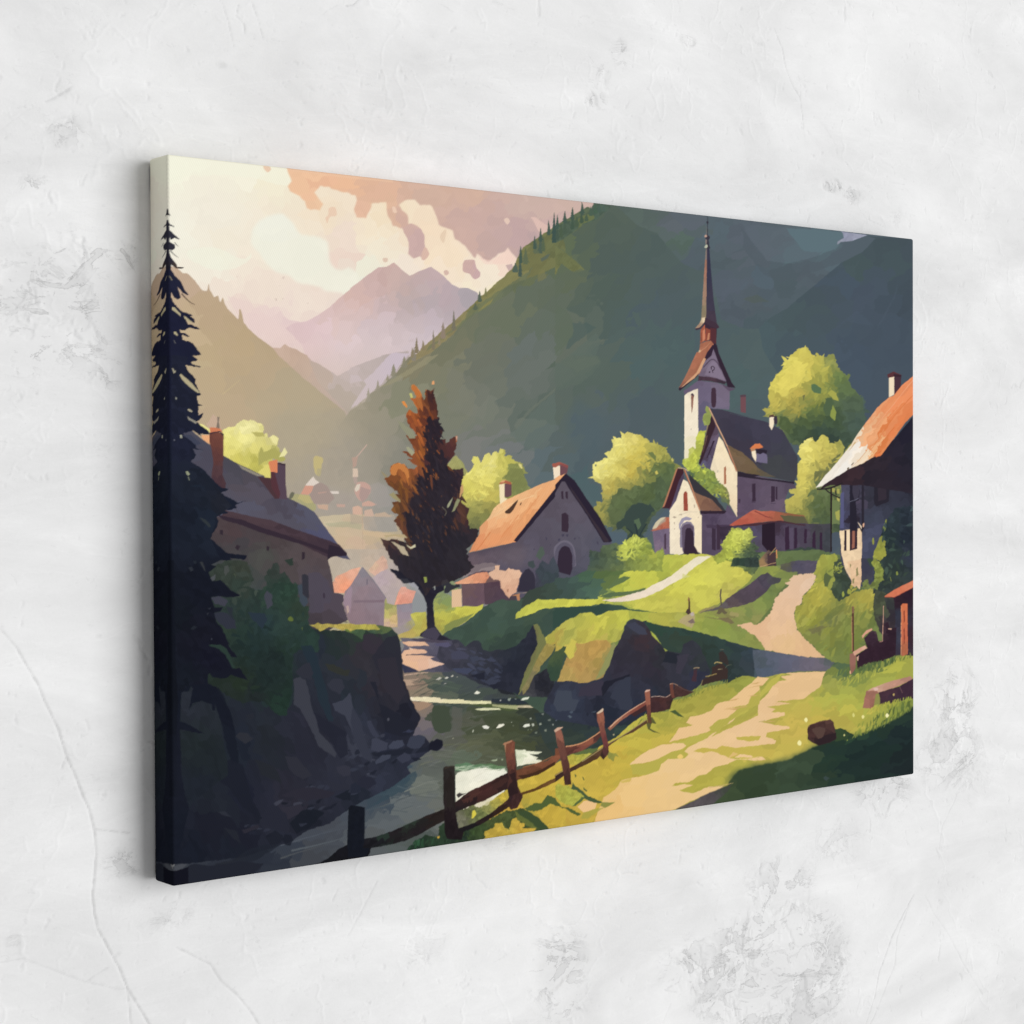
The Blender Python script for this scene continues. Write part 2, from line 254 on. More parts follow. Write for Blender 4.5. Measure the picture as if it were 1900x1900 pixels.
P(20.5, Gf('X 600 800 a89e89 640 800 a29985 700 800 989181 620 870 a29a8c 680 870 999286 740 880 87857a 570 860 a59b8a 700 940 968f86 600 930 a39a8c', q=14, j=.01), 'X 560 800 640 775 720 790 780 900 780 1000 560 1000', 1, soft=14)
L(16, 'c4b085', 1.8, 'E 715 365 880 228', .8, a=.8)
P(16, 'b5a78a', 'E 900 560 1100 300 1250 100 1400 150 1700 420 1500 900 1100 700', 4, a=.25, soft=10)
P(22, '61706a', 'F 1480 740 1700 520 1900 330 1900 700 1700 900 1560 800', 2, a=.5); P(22, '6d7569', 'F 1500 700 1700 500 1900 330 1900 300 1640 520', 1, a=.6)
P(22, '808075', 'F 900 100 1300 300 1250 600 900 500', 3, a=.3); P(22, '566459', 'F 1800 140 1900 50 1900 100', 1)
P(22, '5a695f', 'G 0 80 200 -20 400 0 430 80 250 250 0 330', 2, a=.6); P(22, '606d60', 'G 100 60 380 0 420 60 200 160', 1.5, a=.5)
P(22, '4e6068', 'G 200 400 500 600 450 800 350 1000 200 900 100 700', 4, a=.5, soft=6)
# ---- distant village in the haze
P(30, Gf('E 1600 1300 a0988f 1850 1300 9f968f 1850 1150 a09a8e F 50 1300 a09890 300 1300 92908a', q=10, j=.01), 'E 1380 1340 1500 1290 1600 1180 1700 1220 1900 1280 F 150 1200 350 1180 500 1400 500 1500 0 1500 E 1700 1500', 1, soft=6)
P(31, Gf('E 1750 1550 c5b79a 1800 1700 c8b092 F 50 1600 c6b195 200 1700 c5ae90 300 1650 bdab88 60 1750 ccb096 300 1560 a89f90 250 1850 aa9b90', q=9, j=.02, ax=3), 'E 1600 1500 1900 1470 F 0 1480 400 1480 500 1700 500 1900 E 1900 2300 1600 2300', 1)
P(31.2, 'a5a487', 'E 1660 1560 1900 1540 F 110 1570 100 1620 E 1900 1600 1700 1590', .8, a=.6)
P(32, Gf('F 100 1540 ada092 300 1580 9f9990', q=8), 'F 110 1500 400 1490 440 1640 300 1640 130 1620', .8)
P(32, 'c9b08f', 'F 110 1630 300 1650 480 1670 480 1690 250 1690 110 1660', .6)
B(33, 'a29f72', 'E 1330 1330 1420 1290 1560 1370 1580 1420 1540 1440 1430 1370', 1); P(33, 'b5ab74', 'E 1430 1290 1520 1300 1550 1370 1500 1380 1410 1330', .8)
P(34, 'cf9480', 'E 1480 1210 1560 1210 1540 1270 1510 1295 1440 1290', .3); P(34, '9b8984', 'E 1560 1210 1620 1180 1680 1210 1720 1260 1750 1330 1700 1380 1560 1380 1520 1300 1540 1270', .5)
P(34.5, 'ddd0c6', 'E 1555 1125 1575 1155 1612 1182 1560 1212 1480 1208', .3); P(34.5, 'd8cdc5', 'E 1710 1262 1790 1262 1795 1285 1730 1285', .2)
P(34.5, 'b59389', 'E 1600 1275 1680 1265 1670 1278 1600 1285', .2); P(34.5, 'c3a28d', 'E 1590 1385 1695 1385 1690 1440 1600 1420', .4); P(34.5, 'bd9c90', 'E 1770 1380 1850 1385 1850 1410 1780 1410', .3)
B(34, 'bfb077', 'E 1565 945 1600 935 1645 960 1635 1040 1615 1110 1590 1120 1560 1040', 1); P(34.2, 'a9a07d', 'E 1590 1050 1640 1050 1620 1130 1590 1120', .5, a=.7)
L(34, 'c7a69a', 1.6, 'F 22 968 70 930 155 828'); P(34, 'b09386', 'F 15 950 70 940 55 1030 25 1050', .3); P(34.1, 'd3bca9', 'F 22 1050 68 1050 72 1130 20 1130', .2); P(34, 'ab9890', 'F 25 1130 60 1130 70 1200 35 1190', .2)
B(34, 'c09a90', 'F 60 1190 120 1175 180 1210 190 1260 150 1320 90 1350 40 1270', .4); P(34.2, 'd6c9ba', 'F 40 1240 60 1200 95 1195 80 1250 50 1270', .2); P(34.2, 'a88e8a', 'F 95 1220 190 1250 160 1320 110 1370 80 1310', .3)
P(34, 'c79f90', 'F 110 1370 170 1350 250 1385 200 1400 110 1400', .3); P(34, 'd0a995', 'F 20 1410 70 1395 110 1420 105 1480 20 1480', .4); P(34, 'c8a997', 'F 130 1440 200 1425 220 1495 130 1495', .4); P(34, 'bca58f', 'F 230 1470 320 1455 390 1500 230 1500', .4)
P(34, '9d9692', 'F 180 1210 260 1180 340 1220 380 1400 250 1420 190 1330', 1, a=.6)
L(34, 'b79e88', .8, 'F 112 1400 112 1790', sm=False); P(34, 'a39788', 'F 0 1460 110 1500 110 1560 0 1570', .5, a=.5)
P(34, 'd3a492', 'F 230 1830 270 1820 310 1900 300 1960 220 1900', .5)
# ---- yellow tree behind the left house
YT = 'E 700 720 760 670 830 665 850 630 900 600 945 610 1000 600 1040 630 1085 640 1100 690 1090 740 1120 720 1140 770 1190 740 1235 775 1220 840 1250 870 1240 920 1180 960 1200 1000 1160 1160 1000 1110 860 1050 720 980 680 900'
P(38, Gf('E 900 700 ebe3a0 1000 650 ece49f 1080 700 e2d98c 800 800 e4db7f 860 750 ece38c 750 900 e3d876 950 800 e6de8c 1000 880 d8ce74 950 950 cdc565 1100 850 d3ca74 1150 800 d8cf86 1200 900 b0ab63 1050 1050 bdb658 850 980 d5ca63 1100 1100 dfd173 1180 950 b9b464 1000 1000 bcb556', q=9, j=.04), YT, 1.6, f=.25)
P(38.5, 'b8b065', 'E 980 710 1090 720 1110 760 1020 750', 1); P(38.5, 'aca75c', 'E 1050 900 1080 850 1100 900 1200 860 1250 900 1300 960 1270 990 1170 960 1090 1000 1050 1030', 1.2); P(38.6, 'e6dea0', 'E 1240 945 1290 855 1318 905 1290 940', .4); P(38.6,'e9e09b','E 1150 760 1185 740 1235 775 1215 835 1180 810',.5)
P(38.6, 'dcd070', 'E 1040 1090 1130 1010 1170 1050 1160 1160', .5)
B(38.7, 'ebe38f', 'E 480 650 520 640 600 690 620 720 540 700', .6); P(38.7, 'e8a977', 'E 515 745 600 745 600 830 540 790', .4)
P(37, 'c4a891', 'E 570 640 630 550 690 600 700 700 600 700', 1); P(37.5, '7d7063', 'E 665 575 685 575 680 620 690 680 655 680 668 620', .2)
# ---- left house
P(40, Gf('E 500 850 4a4a58 700 900 4a4754 600 1000 4d4a58 900 1200 524c55 800 1050 4a4852 1200 1300 4a4450 1000 1350 56505b 900 1450 57586a 1300 1550 55525f 1500 1500 525263 1650 1700 50506a 1400 1600 4e4856', q=14, j=.03, ax=3, ang=32), 'E 330 700 420 690 500 760 620 850 720 930 840 1000 1100 1120 1160 1240 1330 1330 1480 1400 1560 1450 1700 1640 1790 1760 1900 1900 1700 1850 1500 1760 1000 1600 600 1480 300 1300 280 800', .5)
P(41, Gf('E 900 1550 4a3a40 1400 1700 45363e 1700 1800 42343e', q=10, j=.05, ax=3, ang=20), 'E 740 1440 1040 1510 1160 1530 1400 1620 1700 1720 1800 1760 1870 1840 1865 1862 1740 1870 1700 1880 1450 1760 1300 1700 1050 1620 860 1560 700 1500', .4)
P(41.2, '352a35', 'E 660 1480 900 1530 1080 1600 1300 1670 1560 1760 1700 1810 1700 1850 1500 1770 1250 1700 1050 1640 900 1580 720 1530', .4); P(41.3, '302733', 'E 1700 1760 1800 1780 1870 1845 1865 1862 1730 1868 1690 1900 1690 1850', .3)
P(41.5, Gf('E 660 800 6a4038 650 950 5d3a38 680 1080 523a3e 660 1200 47333a 700 740 75463b', q=8, j=.03), 'E 595 720 660 700 725 738 722 930 715 1110 745 1190 740 1260 680 1230 610 1130 630 1000 610 860 597 830', .3)
P(41.6, 'cf7a55', 'E 597 670 690 680 722 725 690 705 650 710 600 720', .2); P(41.6, '3f3038', 'E 600 722 690 703 730 738 715 750 690 712 640 722 600 735', .2)
P(41.5, '4b3439', 'E 1040 1130 1160 1140 1240 1330 1200 1335 1120 1230', .4); P(41.6, '554451', 'E 1180 1080 1225 1000 1300 1010 1300 1180 1315 1340 1240 1330 1190 1220', .4)
P(41.7, 'd98259', 'E 1140 1000 1150 985 1225 970 1225 1090 1160 1085', .3); P(41.8, '43343d', 'E 1225 1000 1240 995 1300 1015 1298 1030 1225 1010', .2); P(41.75, '54333a', 'E 1160 1085 1200 1090 1250 1290 1235 1335 1170 1230', .3)
P(41.9, '8d8577', 'E 850 1010 1000 1080 1090 1120 1040 1125 900 1060', .3)
B(41.9, '6b6a5a', 'E 1330 1320 1350 1275 1380 1280 1365 1320 1335 1340', .4)
# wall of the left house
P(39.5, Gf('E 800 1650 4d3f42 1000 1700 4a4144 1200 1720 4a4042 1600 1800 54474a 1400 1850 544a4c 1100 1850 4a4a47 900 1750 454145 I 600 50 3f4346 900 100 414744 1300 100 4c4445 1500 200 52494f 1600 400 4b424a 1450 400 464043 1550 550 433c44 1000 350 3e4646', q=12, j=.03), 'E 640 1480 800 1500 1700 1860 1690 1900 I 1690 0 1720 100 1750 300 1780 430 1870 560 1700 650 600 650 400 100', .5)
for s in ('E 690 1620 720 1625 720 1675 690 1660', 'E 1125 1770 1150 1780 1140 1820 1122 1810', 'E 830 1790 850 1760 880 1775 855 1815', 'E 1450 1825 1480 1830 1475 1890 1450 1900'): P(42, '332a33', s, .3)
# ---- tree behind the middle house
P(43, Gf('F 1150 1050 dcd36d 1300 950 e2d87a 1250 1150 dfd46c 1100 1250 d6cc62 1200 1300 cdbf5d 1350 1050 d5cb64 1450 1000 b9b356 1400 1200 b5ae58 1550 1100 8f9150 1600 1200 7f8451 1500 1250 848a50 1100 1450 8d8c4e 1200 1400 a29d55 1250 1500 7d7d48 1150 1600 6f7248 1300 1400 9a934f 1050 1350 b9b25c 1300 1300 cabb5a', q=9, j=.05),
  'F 1050 1080 1100 1090 1155 1010 1125 980 1130 950 1180 930 1215 1000 1240 930 1280 900 1310 930 1340 890 1380 900 1390 868 1440 880 1420 930 1500 930 1500 970 1560 990 1600 1000 1615 1060 1650 1090 1600 1110 1650 1200 1670 1240 1600 1280 1400 1400 1200 1600 1100 1680 1000 1600 950 1300 900 1100 1000 1050', 1.8, f=.25)
P(43.2, Gf('F 980 1000 a3a064 1040 1050 9a9a60 950 1100 a09c62', q=7, j=.04), 'F 890 1030 940 960 980 930 1050 1000 1060 1050 1090 1080 1060 1120 900 1140', 1)
P(43.3, 'd9cf80', 'F 1555 1000 1590 1010 1600 1060 1575 1040', .4); P(43.3, '777c4a', 'F 1480 1050 1600 1050 1640 1200 1500 1280 1500 1180 1400 1140 1460 1110', 1, a=.6)
dabs(43.4, 'F 1150 1050 e4db78 1300 980 e7de86 1250 1200 dfd36a 1100 1250 dbd166 1400 1000 c5bd5c 1600 1100 8f9150 1200 1450 8d8c4e', 'F 1080 1110 1200 1000 1400 950 1500 1000 1350 1100 1300 1280 1200 1420 1060 1380', 90, 3.4, 3, clip=False, ax=1.9, jit=3)
# ---- middle house
P(50, Gf('F 1400 1400 efbb83 1700 1300 f0b97f 1850 1220 eba56c 1500 1500 eba76f 1300 1600 e69c66 1600 1550 e39257 1350 1700 dd8651 1700 1500 de8d54 1200 1750 d67c4c 1500 1650 dc834c 1850 1280 df8b50 1300 1480 efc18c', q=7, j=.035, ax=4, ang=-48), 'F 1600 1270 1780 1190 1900 1150 G 0 1140 60 1100 100 1095 F 1950 1230 1540 1730 1100 1830 1140 1750 1200 1650 1200 1590 1290 1500 1330 1420 1400 1360', .4)
P(50.2, 'ecc096', 'F 1600 1270 1780 1190 1900 1150 G 0 1140 60 1100 100 1095 F 1950 1230 1540 1730 1100 1830 1140 1750 1200 1650 1200 1590 1290 1500 1330 1420 1400 1360', .4, a=.28)
P(51.2, Gf('J 1150 60 75646a F 1500 1850 6b6068 1300 1880 6f6068 1700 1850 625c6a', q=9, j=.04), 'F 1250 1820 1560 1760 1700 1800 1720 1900 J 1600 60 1300 40 1080 60 F 1100 1860', 4, a=.5, soft=5)
L(50.3, 'c9703f', 1.2, 'F 1300 1640 1180 1800 1140 1830', .3); L(50.3, 'cf7846', 1, 'F 1560 1480 1400 1690', .3); L(50.3,'d27f4a',.8,'F 1750 1300 1560 1560',.3); L(50.3,'f5cf9c',1,'F 1700 1300 1450 1400 1330 1500',.4)
B(50.5, '4f3a2f', 'F 1435 1450 1470 1420 1555 1340 1530 1400 1490 1460 1450 1470', .2); P(50.5, '5b4233', 'F 1575 1375 1588 1360 1585 1390 1572 1392', .1)
P(51, Gf('F 1880 1450 58505c 1850 1700 554f5c 1700 1750 585260 1500 1800 584f5a 1300 1850 4f4653 G 60 1250 5a525e 200 1500 5b5461 60 1600 5a5562 250 1700 585562 400 1800 545361 J 1150 100 5b4c55 1400 100 575160 1700 200 555060 1850 300 4e4d5b K 200 200 4d4e5b', q=13, j=.025), 'F 1540 1730 1900 1290 G 0 1260 90 1100 150 1200 340 1440 520 1720 600 1900 K 600 0 500 250 200 350 J 1900 500 1100 300 1080 0 F 1090 1840 1100 1835 1300 1790', .3)
P(52, '2b2433', 'F 1515 1720 1900 1235 G 0 1200 100 1095 180 1160 300 1340 420 1510 530 1720 515 1730 450 1735 300 1490 150 1270 90 1170 60 1170 0 1280 F 1900 1310 1545 1730', .3)
P(52.5, '3a3039', 'G 130 1200 200 1300 350 1520 500 1720 460 1735 320 1500 160 1270', .2)
for s in ('G 55 1262 75 1258 78 1335 60 1330', 'G 95 1265 118 1262 120 1340 100 1320', 'G 60 1470 95 1458 122 1480 125 1590 118 1640 60 1630'): P(53, '3a2d3a', s, .2)
B(53, '6b6574', 'G -10 1800 30 1740 90 1715 150 1740 185 1810 190 1900 180 1960 20 1960', .3); B(53.1, '5a5565', 'G 5 1810 40 1755 90 1735 145 1760 170 1820 175 1960 0 1960', .3)
P(53.5, '342a38', 'G 25 1900 35 1820 60 1780 95 1765 135 1785 158 1850 160 1960 K 160 80 140 140 K 30 110 22 40', .3)
for s in ('G 60 1660 85 1655 85 1680 62 1682', 'G 100 1660 122 1658 120 1685 102 1680', 'G 30 1700 50 1698 40 1725 25 1720', 'G 175 1695 190 1690 188 1708 176 1710', 'G 215 1690 228 1688 222 1702', 'G 385 1720 400 1730 405 1760 388 1745', 'F 1810 1680 1830 1700 1815 1720', 'F 1700 1790 1715 1800 1702 1810', 'F 1850 1755 1862 1750 1858 1770'): P(53, '464253', s, .2)
P(53, '4f5b52', 'F 1750 1780 1790 1770 1800 1850 1760 1900 1720 1860', 1.5)
P(54, 'efdcb4', 'F 1380 1200 1430 1190 1430 1320 1460 1330 1390 1380', .2); P(54, '6a4a50', 'F 1430 1190 1495 1190 1495 1300 1455 1320 1430 1310', .2); P(54.1, 'ad5f45', 'F 1380 1190 1400 1165 1435 1158 1490 1175 1495 1200 1430 1185 1400 1195', .2); P(54.2, 'dba26f', 'F 1385 1180 1410 1158 1440 1160 1420 1180', .1)
P(54, 'efdcc0', 'F 1880 1040 G 0 1020 45 1025 45 1110 0 1140 F 1890 1150', .2); P(54, '6e4a50', 'G 45 1020 120 1040 110 1095 95 1095 60 1115 45 1110', .2); P(54.1, 'a35a4b', 'F 1870 1010 1880 1000 G 0 1000 40 988 122 1020 118 1045 45 1015 0 1040 F 1875 1030', .2); P(54.2,'8b4c49','G 45 1000 122 1022 118 1046 45 1016',.1)
# ---- autumn tree trunk crown
AT = 'F 560 280 590 265 640 330 690 430 700 310 740 330 780 305 775 350 800 430 805 500 820 530 805 570 830 590 820 630 850 635 830 680 860 690 850 720 830 780 885 770 880 830 960 750 985 760 980 830 960 930 900 1000 890 1060 990 1060 1050 1045 1050 1100 1030 1200 1040 1280 1030 1370 1100 1420 1080 1500 1110 1600 1200 1620 1160 1720 1080 1800 1100 1900 J 1100 0 1150 60 1090 130 990 180 870 220 760 260 700 330 640 220 500 150 430 60 380 0 F 340 1820 275 1700 350 1720 400 1700 520 1740 480 1640 400 1530 450 1480 375 1440 400 1400 380 1360 450 1350 380 1290 460 1290 380 1220 310 1150 380 1110 370 1060 390 1020 430 1000 500 1020 540 1060 600 1060 620 1030 530 970 570 960 490 890 560 900 600 890 530 760 520 730 600 760 620 740 530 620 510 560 540 510 620 545 625 500 560 400 600 400 620 380 560 310'
P(70, Gf('F 580 300 e59248 640 350 dd7f3b 600 430 c96b31 700 350 6a3a28 760 380 3b2326 740 480 4b2825 680 560 7b3d26 560 560 c96a2d 650 620 b65a2b 560 620 8c4328 720 620 5a2d26 620 820 8b4728 560 780 7a3d25 680 780 804126 780 700 281f2b 820 620 22232f 760 850 2a1e2a 650 900 884a2c 620 1030 ba6231 720 1000 47282b 900 900 4a2a2d 930 830 5a332f 850 1000 25202d 430 1040 b9682f 500 1060 9c5530 400 1130 8e5029 430 1200 704225 550 1180 7a4529 600 1250 6b3e2a 700 1200 2c2129 450 1300 6b4025 650 1350 30222a 800 1300 22202d 950 1150 231f2c 1020 1070 3b2c33 980 1250 252230 500 1400 59372a 430 1420 80522c 560 1500 23202c 700 1500 20202c 900 1500 21212d 1020 1450 4a302f 1060 1550 3f2b30 450 1560 6b3f2d 550 1600 523029 620 1640 7b4f30 650 1680 6b432d 500 1720 5f3c30 800 1700 20212d 1000 1700 21232f 340 1760 392a31 420 1830 2b2530 700 1850 20212d 1150 1680 282631 J 500 50 262530 900 50 23242f F 950 1700 21222d 850 1880 20212c 600 1880 22232e 500 1850 25252f 400 1880 2d2a32 1050 1800 24252f', q=8, j=.07, ax=1.8, ang=60), AT, 1.8, f=.22)
dabs(70.5, 'F 580 300 ee9c4e 640 350 e08640 600 430 d0722f 700 350 7a4228 760 380 3b2326 740 480 4b2825 680 560 9b4d26 560 560 d9752d 650 620 c6622b 560 620 9c4b28 720 620 5a2d26 620 820 a35528 560 780 8a4525 680 780 904a26 780 700 281f2b 760 850 2a1e2a 650 900 9c552c 620 1030 cc6d31 720 1000 47282b 900 900 4a2a2d 930 830 6a3b2f 850 1000 25202d 430 1040 c5702f 500 1060 a65c30 400 1130 96582b 430 1200 805025 550 1180 8a5029 600 1250 7b482a 700 1200 2c2129 450 1300 7b4c25 650 1350 30222a 800 1300 22202d 950 1150 231f2c 500 1400 69402a 430 1420 905f2c 560 1500 23202c 700 1500 20202c 900 1500 21212d 1020 1450 5a3a2f 450 1560 7b4a2d 550 1600 623929 620 1640 8b5a30 800 1700 20212d 1000 1700 21232f 340 1760 493534 420 1830 2b2530 700 1850 20212d J 700 100 1f202b F 950 1700 22232e 850 1880 20212c 600 1880 22232e 500 1850 25252f 400 1880 2d2a32 1050 1800 24252f J 500 50 24242f 950 60 22232d', AT, 260, 6.2, 5, ax=2., ang=60, jit=5, j=.1)
P(71, 'e58c43', 'F 372 1100 372 1050 395 1015 440 1000 500 1012 535 1060 548 1130 530 1148 505 1095 470 1062 440 1055 425 1110 408 1122', .9, f=.3)
P(71, 'dd7f3a', 'F 560 310 590 270 620 300 655 350 650 390 620 395 600 350', .6); P(71, 'e08c44', 'F 475 430 500 425 530 470 525 490 490 460', .3); P(71, 'c3bf70', 'F 545 355 570 350 580 390 560 400', .3); P(71, 'e2a06a', 'F 760 240 778 235 780 270 755 270', .2)
dabs(71, 'F 750 700 231f2b 800 900 201e2a 760 1200 1f1d29 700 1500 1e1f2b 820 1700 1f202c 600 1650 21212d 850 1300 25232f 900 1150 23212d 650 1350 25222d', 'F 700 620 770 560 800 580 830 780 850 860 870 1000 920 1100 960 1400 940 1700 860 1880 600 1800 540 1700 520 1480 540 1400 620 1280 620 1150 700 1050 720 900 700 760 660 690', 420, 4.6, 61, ax=2.2, ang=60, clip=False, j=.09, a=.9)
dabs(71.1, 'F 750 700 2d2731 800 1200 2a2834 700 1600 2a2a36 900 1500 2b2833', 'F 700 700 800 620 830 900 880 1100 940 1500 800 1850 600 1700 560 1450 640 1200 720 950', 70, 3.4, 62, ax=2.4, ang=60, j=.08, a=.7)
dabs(70.6, 'F 600 700 b8602b 640 1000 b06029 450 1250 8b5528 480 1550 70442a 1020 1450 5a3a2f 1060 1200 3b2f30 500 1100 c06f30', 'F 540 560 640 560 640 760 560 820 620 900 560 960 600 1100 400 1150 420 1300 480 1500 420 1560 620 1700 700 1800 J 560 60 F 1060 1500 1030 1250 1000 1100 660 600', 90, 4, 63, ax=2.4, ang=60, clip=False, j=.12)
for i, s in enumerate(('F 430 600 500 640 580 700 605 770 550 770 500 710', 'F 520 850 545 850 600 905 570 935 530 890')): P(71.5, ('8e8d74', 'a09e80')[i], s, .7)
P(71.2, '4d3a35', AT, 1.8, a=.22, f=.22)
B(71.5, '9a9c7d', 'F 900 1390 950 1320 930 1380 905 1415', .3); P(71.5, '8b8c68', 'F 990 1330 1020 1340 970 1440 940 1455', .8); L(71.5, '77715c', .9, 'F 850 1405 890 1450 875 1490'); P(71.5, 'c49867', 'F 1020 1230 1045 1190 1050 1260 1010 1330', .6)
P(71.5, '6a402f', 'F 735 1110 755 1110 765 1200 760 1260 745 1200', .3); P(71.5, 'b5a27c', 'F 310 1665 500 1660 530 1700 420 1680 330 1690', .8); P(71.5, 'b5a68b', 'F 370 1720 500 1780 545 1860 490 1850 430 1780', .8); P(71.5, 'c9c2a0', 'F 510 1750 560 1780 600 1750 605 1780 560 1800', .5)
P(71.5, '9b9068', 'F 360 1290 400 1270 460 1340 470 1370 400 1330', .6); P(71.5, 'a38850', 'F 280 1070 340 1120 330 1140 300 1110', .5, a=.4); P(71.5, '8e4f30', 'F 975 750 990 745 990 800 978 810', .2); P(71.6, 'cf9c83', 'F 978 750 995 752 985 800', .1)
# ---- church tree (left)
CT = 'G 340 1080 400 990 470 950 500 960 460 910 540 860 530 770 620 760 625 730 670 700 740 730 800 730 820 760 850 770 880 820 950 820 1030 860 1070 950 1100 960 1100 1000 1180 1040 1100 1200 1000 1400 900 1500 800 1700 700 1700 620 1600 560 1600 400 1560 330 1420 380 1400 390 1350 440 1370 430 1200 370 1160 350 1120'
P(45, Gf('G 420 1050 e6dc7c 500 1000 e8dd7b 580 800 e3da7e 650 850 e0d36a 700 780 dfd072 800 850 cdbd58 850 780 bcb25a 950 900 a9a350 1000 950 9a984d 1080 980 7f8648 750 1000 c9b64f 850 950 cbbb55 700 1100 bfab4c 600 1100 d3c562 500 1100 dacd68 550 1200 b8a850 480 1250 b0a150 650 1200 9b954d 750 1200 84864a 900 1100 7c8347 950 1050 667345 1050 1100 5c6c47 1000 1200 566547 850 1300 5a6746 650 1350 5d6a45 500 1450 767a48 400 1450 a19a50 750 1450 4a5947 850 1450 465346 600 1500 566345 700 1600 3c4a42', q=10, j=.05, w=1), CT, 2., f=.22)
dabs(45.2, 'G 420 1050 eae084 500 1000 ebe180 600 850 e6db7a 700 800 e2d472 800 850 cfc05c 950 900 a9a350 1050 980 8a8a48 750 1000 ccb952 700 1100 bfab4c 600 1100 d3c562 550 1200 b8a850 650 1200 9b954d 900 1100 6c7345 950 1050 5c6b44 1000 1200 526147 850 1300 55633f 650 1350 5d6a45 500 1450 767a48 750 1450 435245 700 1600 3c4a42', CT, 240, 3.6, 8, clip=False, ax=1.9, jit=4, j=.06)
P(45.6, '3a4843', 'G 680 1420 760 1370 880 1380 930 1440 860 1500 840 1580 800 1640 830 1700 740 1720 640 1740 700 1640 640 1580 570 1620 570 1560 640 1500', 2)
P(45.7, '55684f', 'G 730 1530 780 1510 800 1580 760 1620', .8); L(45.8, '2e3a3c', 3, 'G 740 1560 760 1640 750 1740', 4); L(45.8, '2e3a3c', 2, 'G 660 1600 720 1650 760 1720', 3); L(45.8, '2e3a3c', 2, 'G 850 1560 800 1640 770 1720', 3)
P(45.5, '4f5d6b', 'G 800 1720 900 1560 1000 1450 1060 1400 1060 1560 900 1640 850 1700', 1, a=.7); P(44.9, '50606c', 'G 480 1640 700 1640 660 1900 500 1800', 1.5, a=.8)
P(45.9, '8e8b4c', 'G 760 1040 800 1020 810 1090 790 1120 760 1080', 1); P(45.9, '6f7a48', 'G 860 900 900 890 940 940 935 980 900 950', 1)
P(45.9,'c9bb5c','G 925 1080 945 1065 958 1095 935 1105',.3); P(45.9,'c3bb66','G 1075 965 1085 945 1100 975 1085 985',.3)
# ---- big tree (right of church)
BT = 'H 540 240 580 230 590 190 660 130 670 60 700 50 740 -10 800 -60 880 -90 920 -30 950 0 1000 -10 1060 10 1100 -20 1140 0 1180 110 1250 180 1275 220 1300 300 1380 380 1430 420 1420 520 1430 700 1300 900 1000 900 700 800 600 600 500 560 490 480 540 480 530 380'
P(44, Gf('H 600 280 d2c55a 700 250 dccd5d 800 100 dccf60 850 150 d6c659 900 50 c8ba55 850 0 cdc058 1000 100 b5ae50 1050 180 a6a34c 1120 50 8d9150 1200 200 6c7c48 1250 250 64754a 600 450 bcae50 700 420 b9aa4f 800 350 b5a44c 780 500 9f9648 880 450 8a8a47 1000 350 989748 1050 260 949547 900 550 6d7a44 950 450 77803f 700 550 8a8a48 650 600 67754a 750 700 4a5b44 850 650 4e5f42 1000 550 56663f 1100 500 55653f 1100 350 7f8846 1200 350 5a6d48 1300 350 54644e 1250 500 4b5c48 1350 450 4c5d52 1400 520 495a56 1050 700 3c4d40 1200 700 3f5044 900 750 3b4b42 1000 850 3a4841 1300 700 43544c', q=11, j=.05, w=1), BT, 2.2, f=.2)
dabs(44.2, 'H 600 280 d6c95e 700 250 e2d362 800 100 e0d364 900 50 ccbe58 1000 100 b5ae50 1120 50 8d9150 1200 200 6c7c48 600 450 c0b253 800 350 b9a84e 780 500 9f9648 1000 350 9c9b48 900 550 6d7a44 700 550 8a8a48 650 600 67754a 750 700 4a5b44 1000 550 50603f 1100 350 7f8846 1200 350 566948 1250 500 4b5c48 1400 520 4a5b55 1050 700 394a3e 1200 700 3f5044 1000 850 364540', BT, 260, 4.4, 9, clip=False, ax=1.9, jit=5, j=.05)
P(44.5, 'dfd062', 'H 620 260 700 120 780 60 860 80 880 180 820 260 740 300 690 380 640 360', 2, a=.7); P(44.6, '56704f', 'H 930 270 960 262 1020 300 1015 350 960 340 930 320', .8); P(44.6, '4f6145', 'H 1060 400 1110 390 1140 440 1110 560 1060 560 1040 500', 1.5); P(44.7, '8a9648', 'H 1100 560 1130 460 1160 520 1150 600', 1); P(44.6,'a5a44c','H 1080 350 1110 310 1160 350 1180 420 1130 400',1.); P(44.6,'6f6f46','H 845 370 870 360 850 430',.4)
# ---- second tree (between church and right house)
ST = 'H 680 1350 720 1320 770 1290 710 1260 720 1240 780 1240 800 1130 760 1020 840 970 800 900 820 840 870 790 930 755 970 800 1030 735 1060 740 1100 820 1150 820 1185 770 1240 860 1230 920 1300 800 1300 1200 1250 1600 1100 1650 900 1550 690 1450'
P(46, Gf('H 900 800 e3d97a 900 900 e2d670 950 950 d8ca62 860 1000 dccf66 1000 850 cabd5c 1080 780 c6bb59 1100 900 c2b558 1050 1000 b5a954 1150 950 a19a50 1180 830 9c994e 850 1100 d0c25d 870 1200 cdc05c 800 1300 bdb258 750 1380 b5aa53 950 1150 a39a50 900 1300 aaa452 1000 1100 878548 1050 1250 69754a 1000 1400 5b6948 950 1350 767c48 850 1450 8c8c4a 1050 1500 53613f 1000 1530 4c5a44 1150 1400 56643f 1180 1550 4a5744', q=10, j=.05, w=1), ST, 2, f=.22)
dabs(46.2, 'H 900 800 e7dd80 900 900 e6da72 1000 850 cec15e 1100 900 c2b558 1050 1000 b5a954 1180 830 9c994e 850 1100 d4c65f 870 1200 d1c45e 750 1380 b5aa53 950 1150 a39a50 1000 1100 878548 1050 1250 66724a 1000 1400 5b6948 850 1450 8c8c4a 1050 1500 505e3f 1180 1550 4a5744', ST, 130, 3.6, 10, clip=False, ax=1.9, jit=4, j=.05)
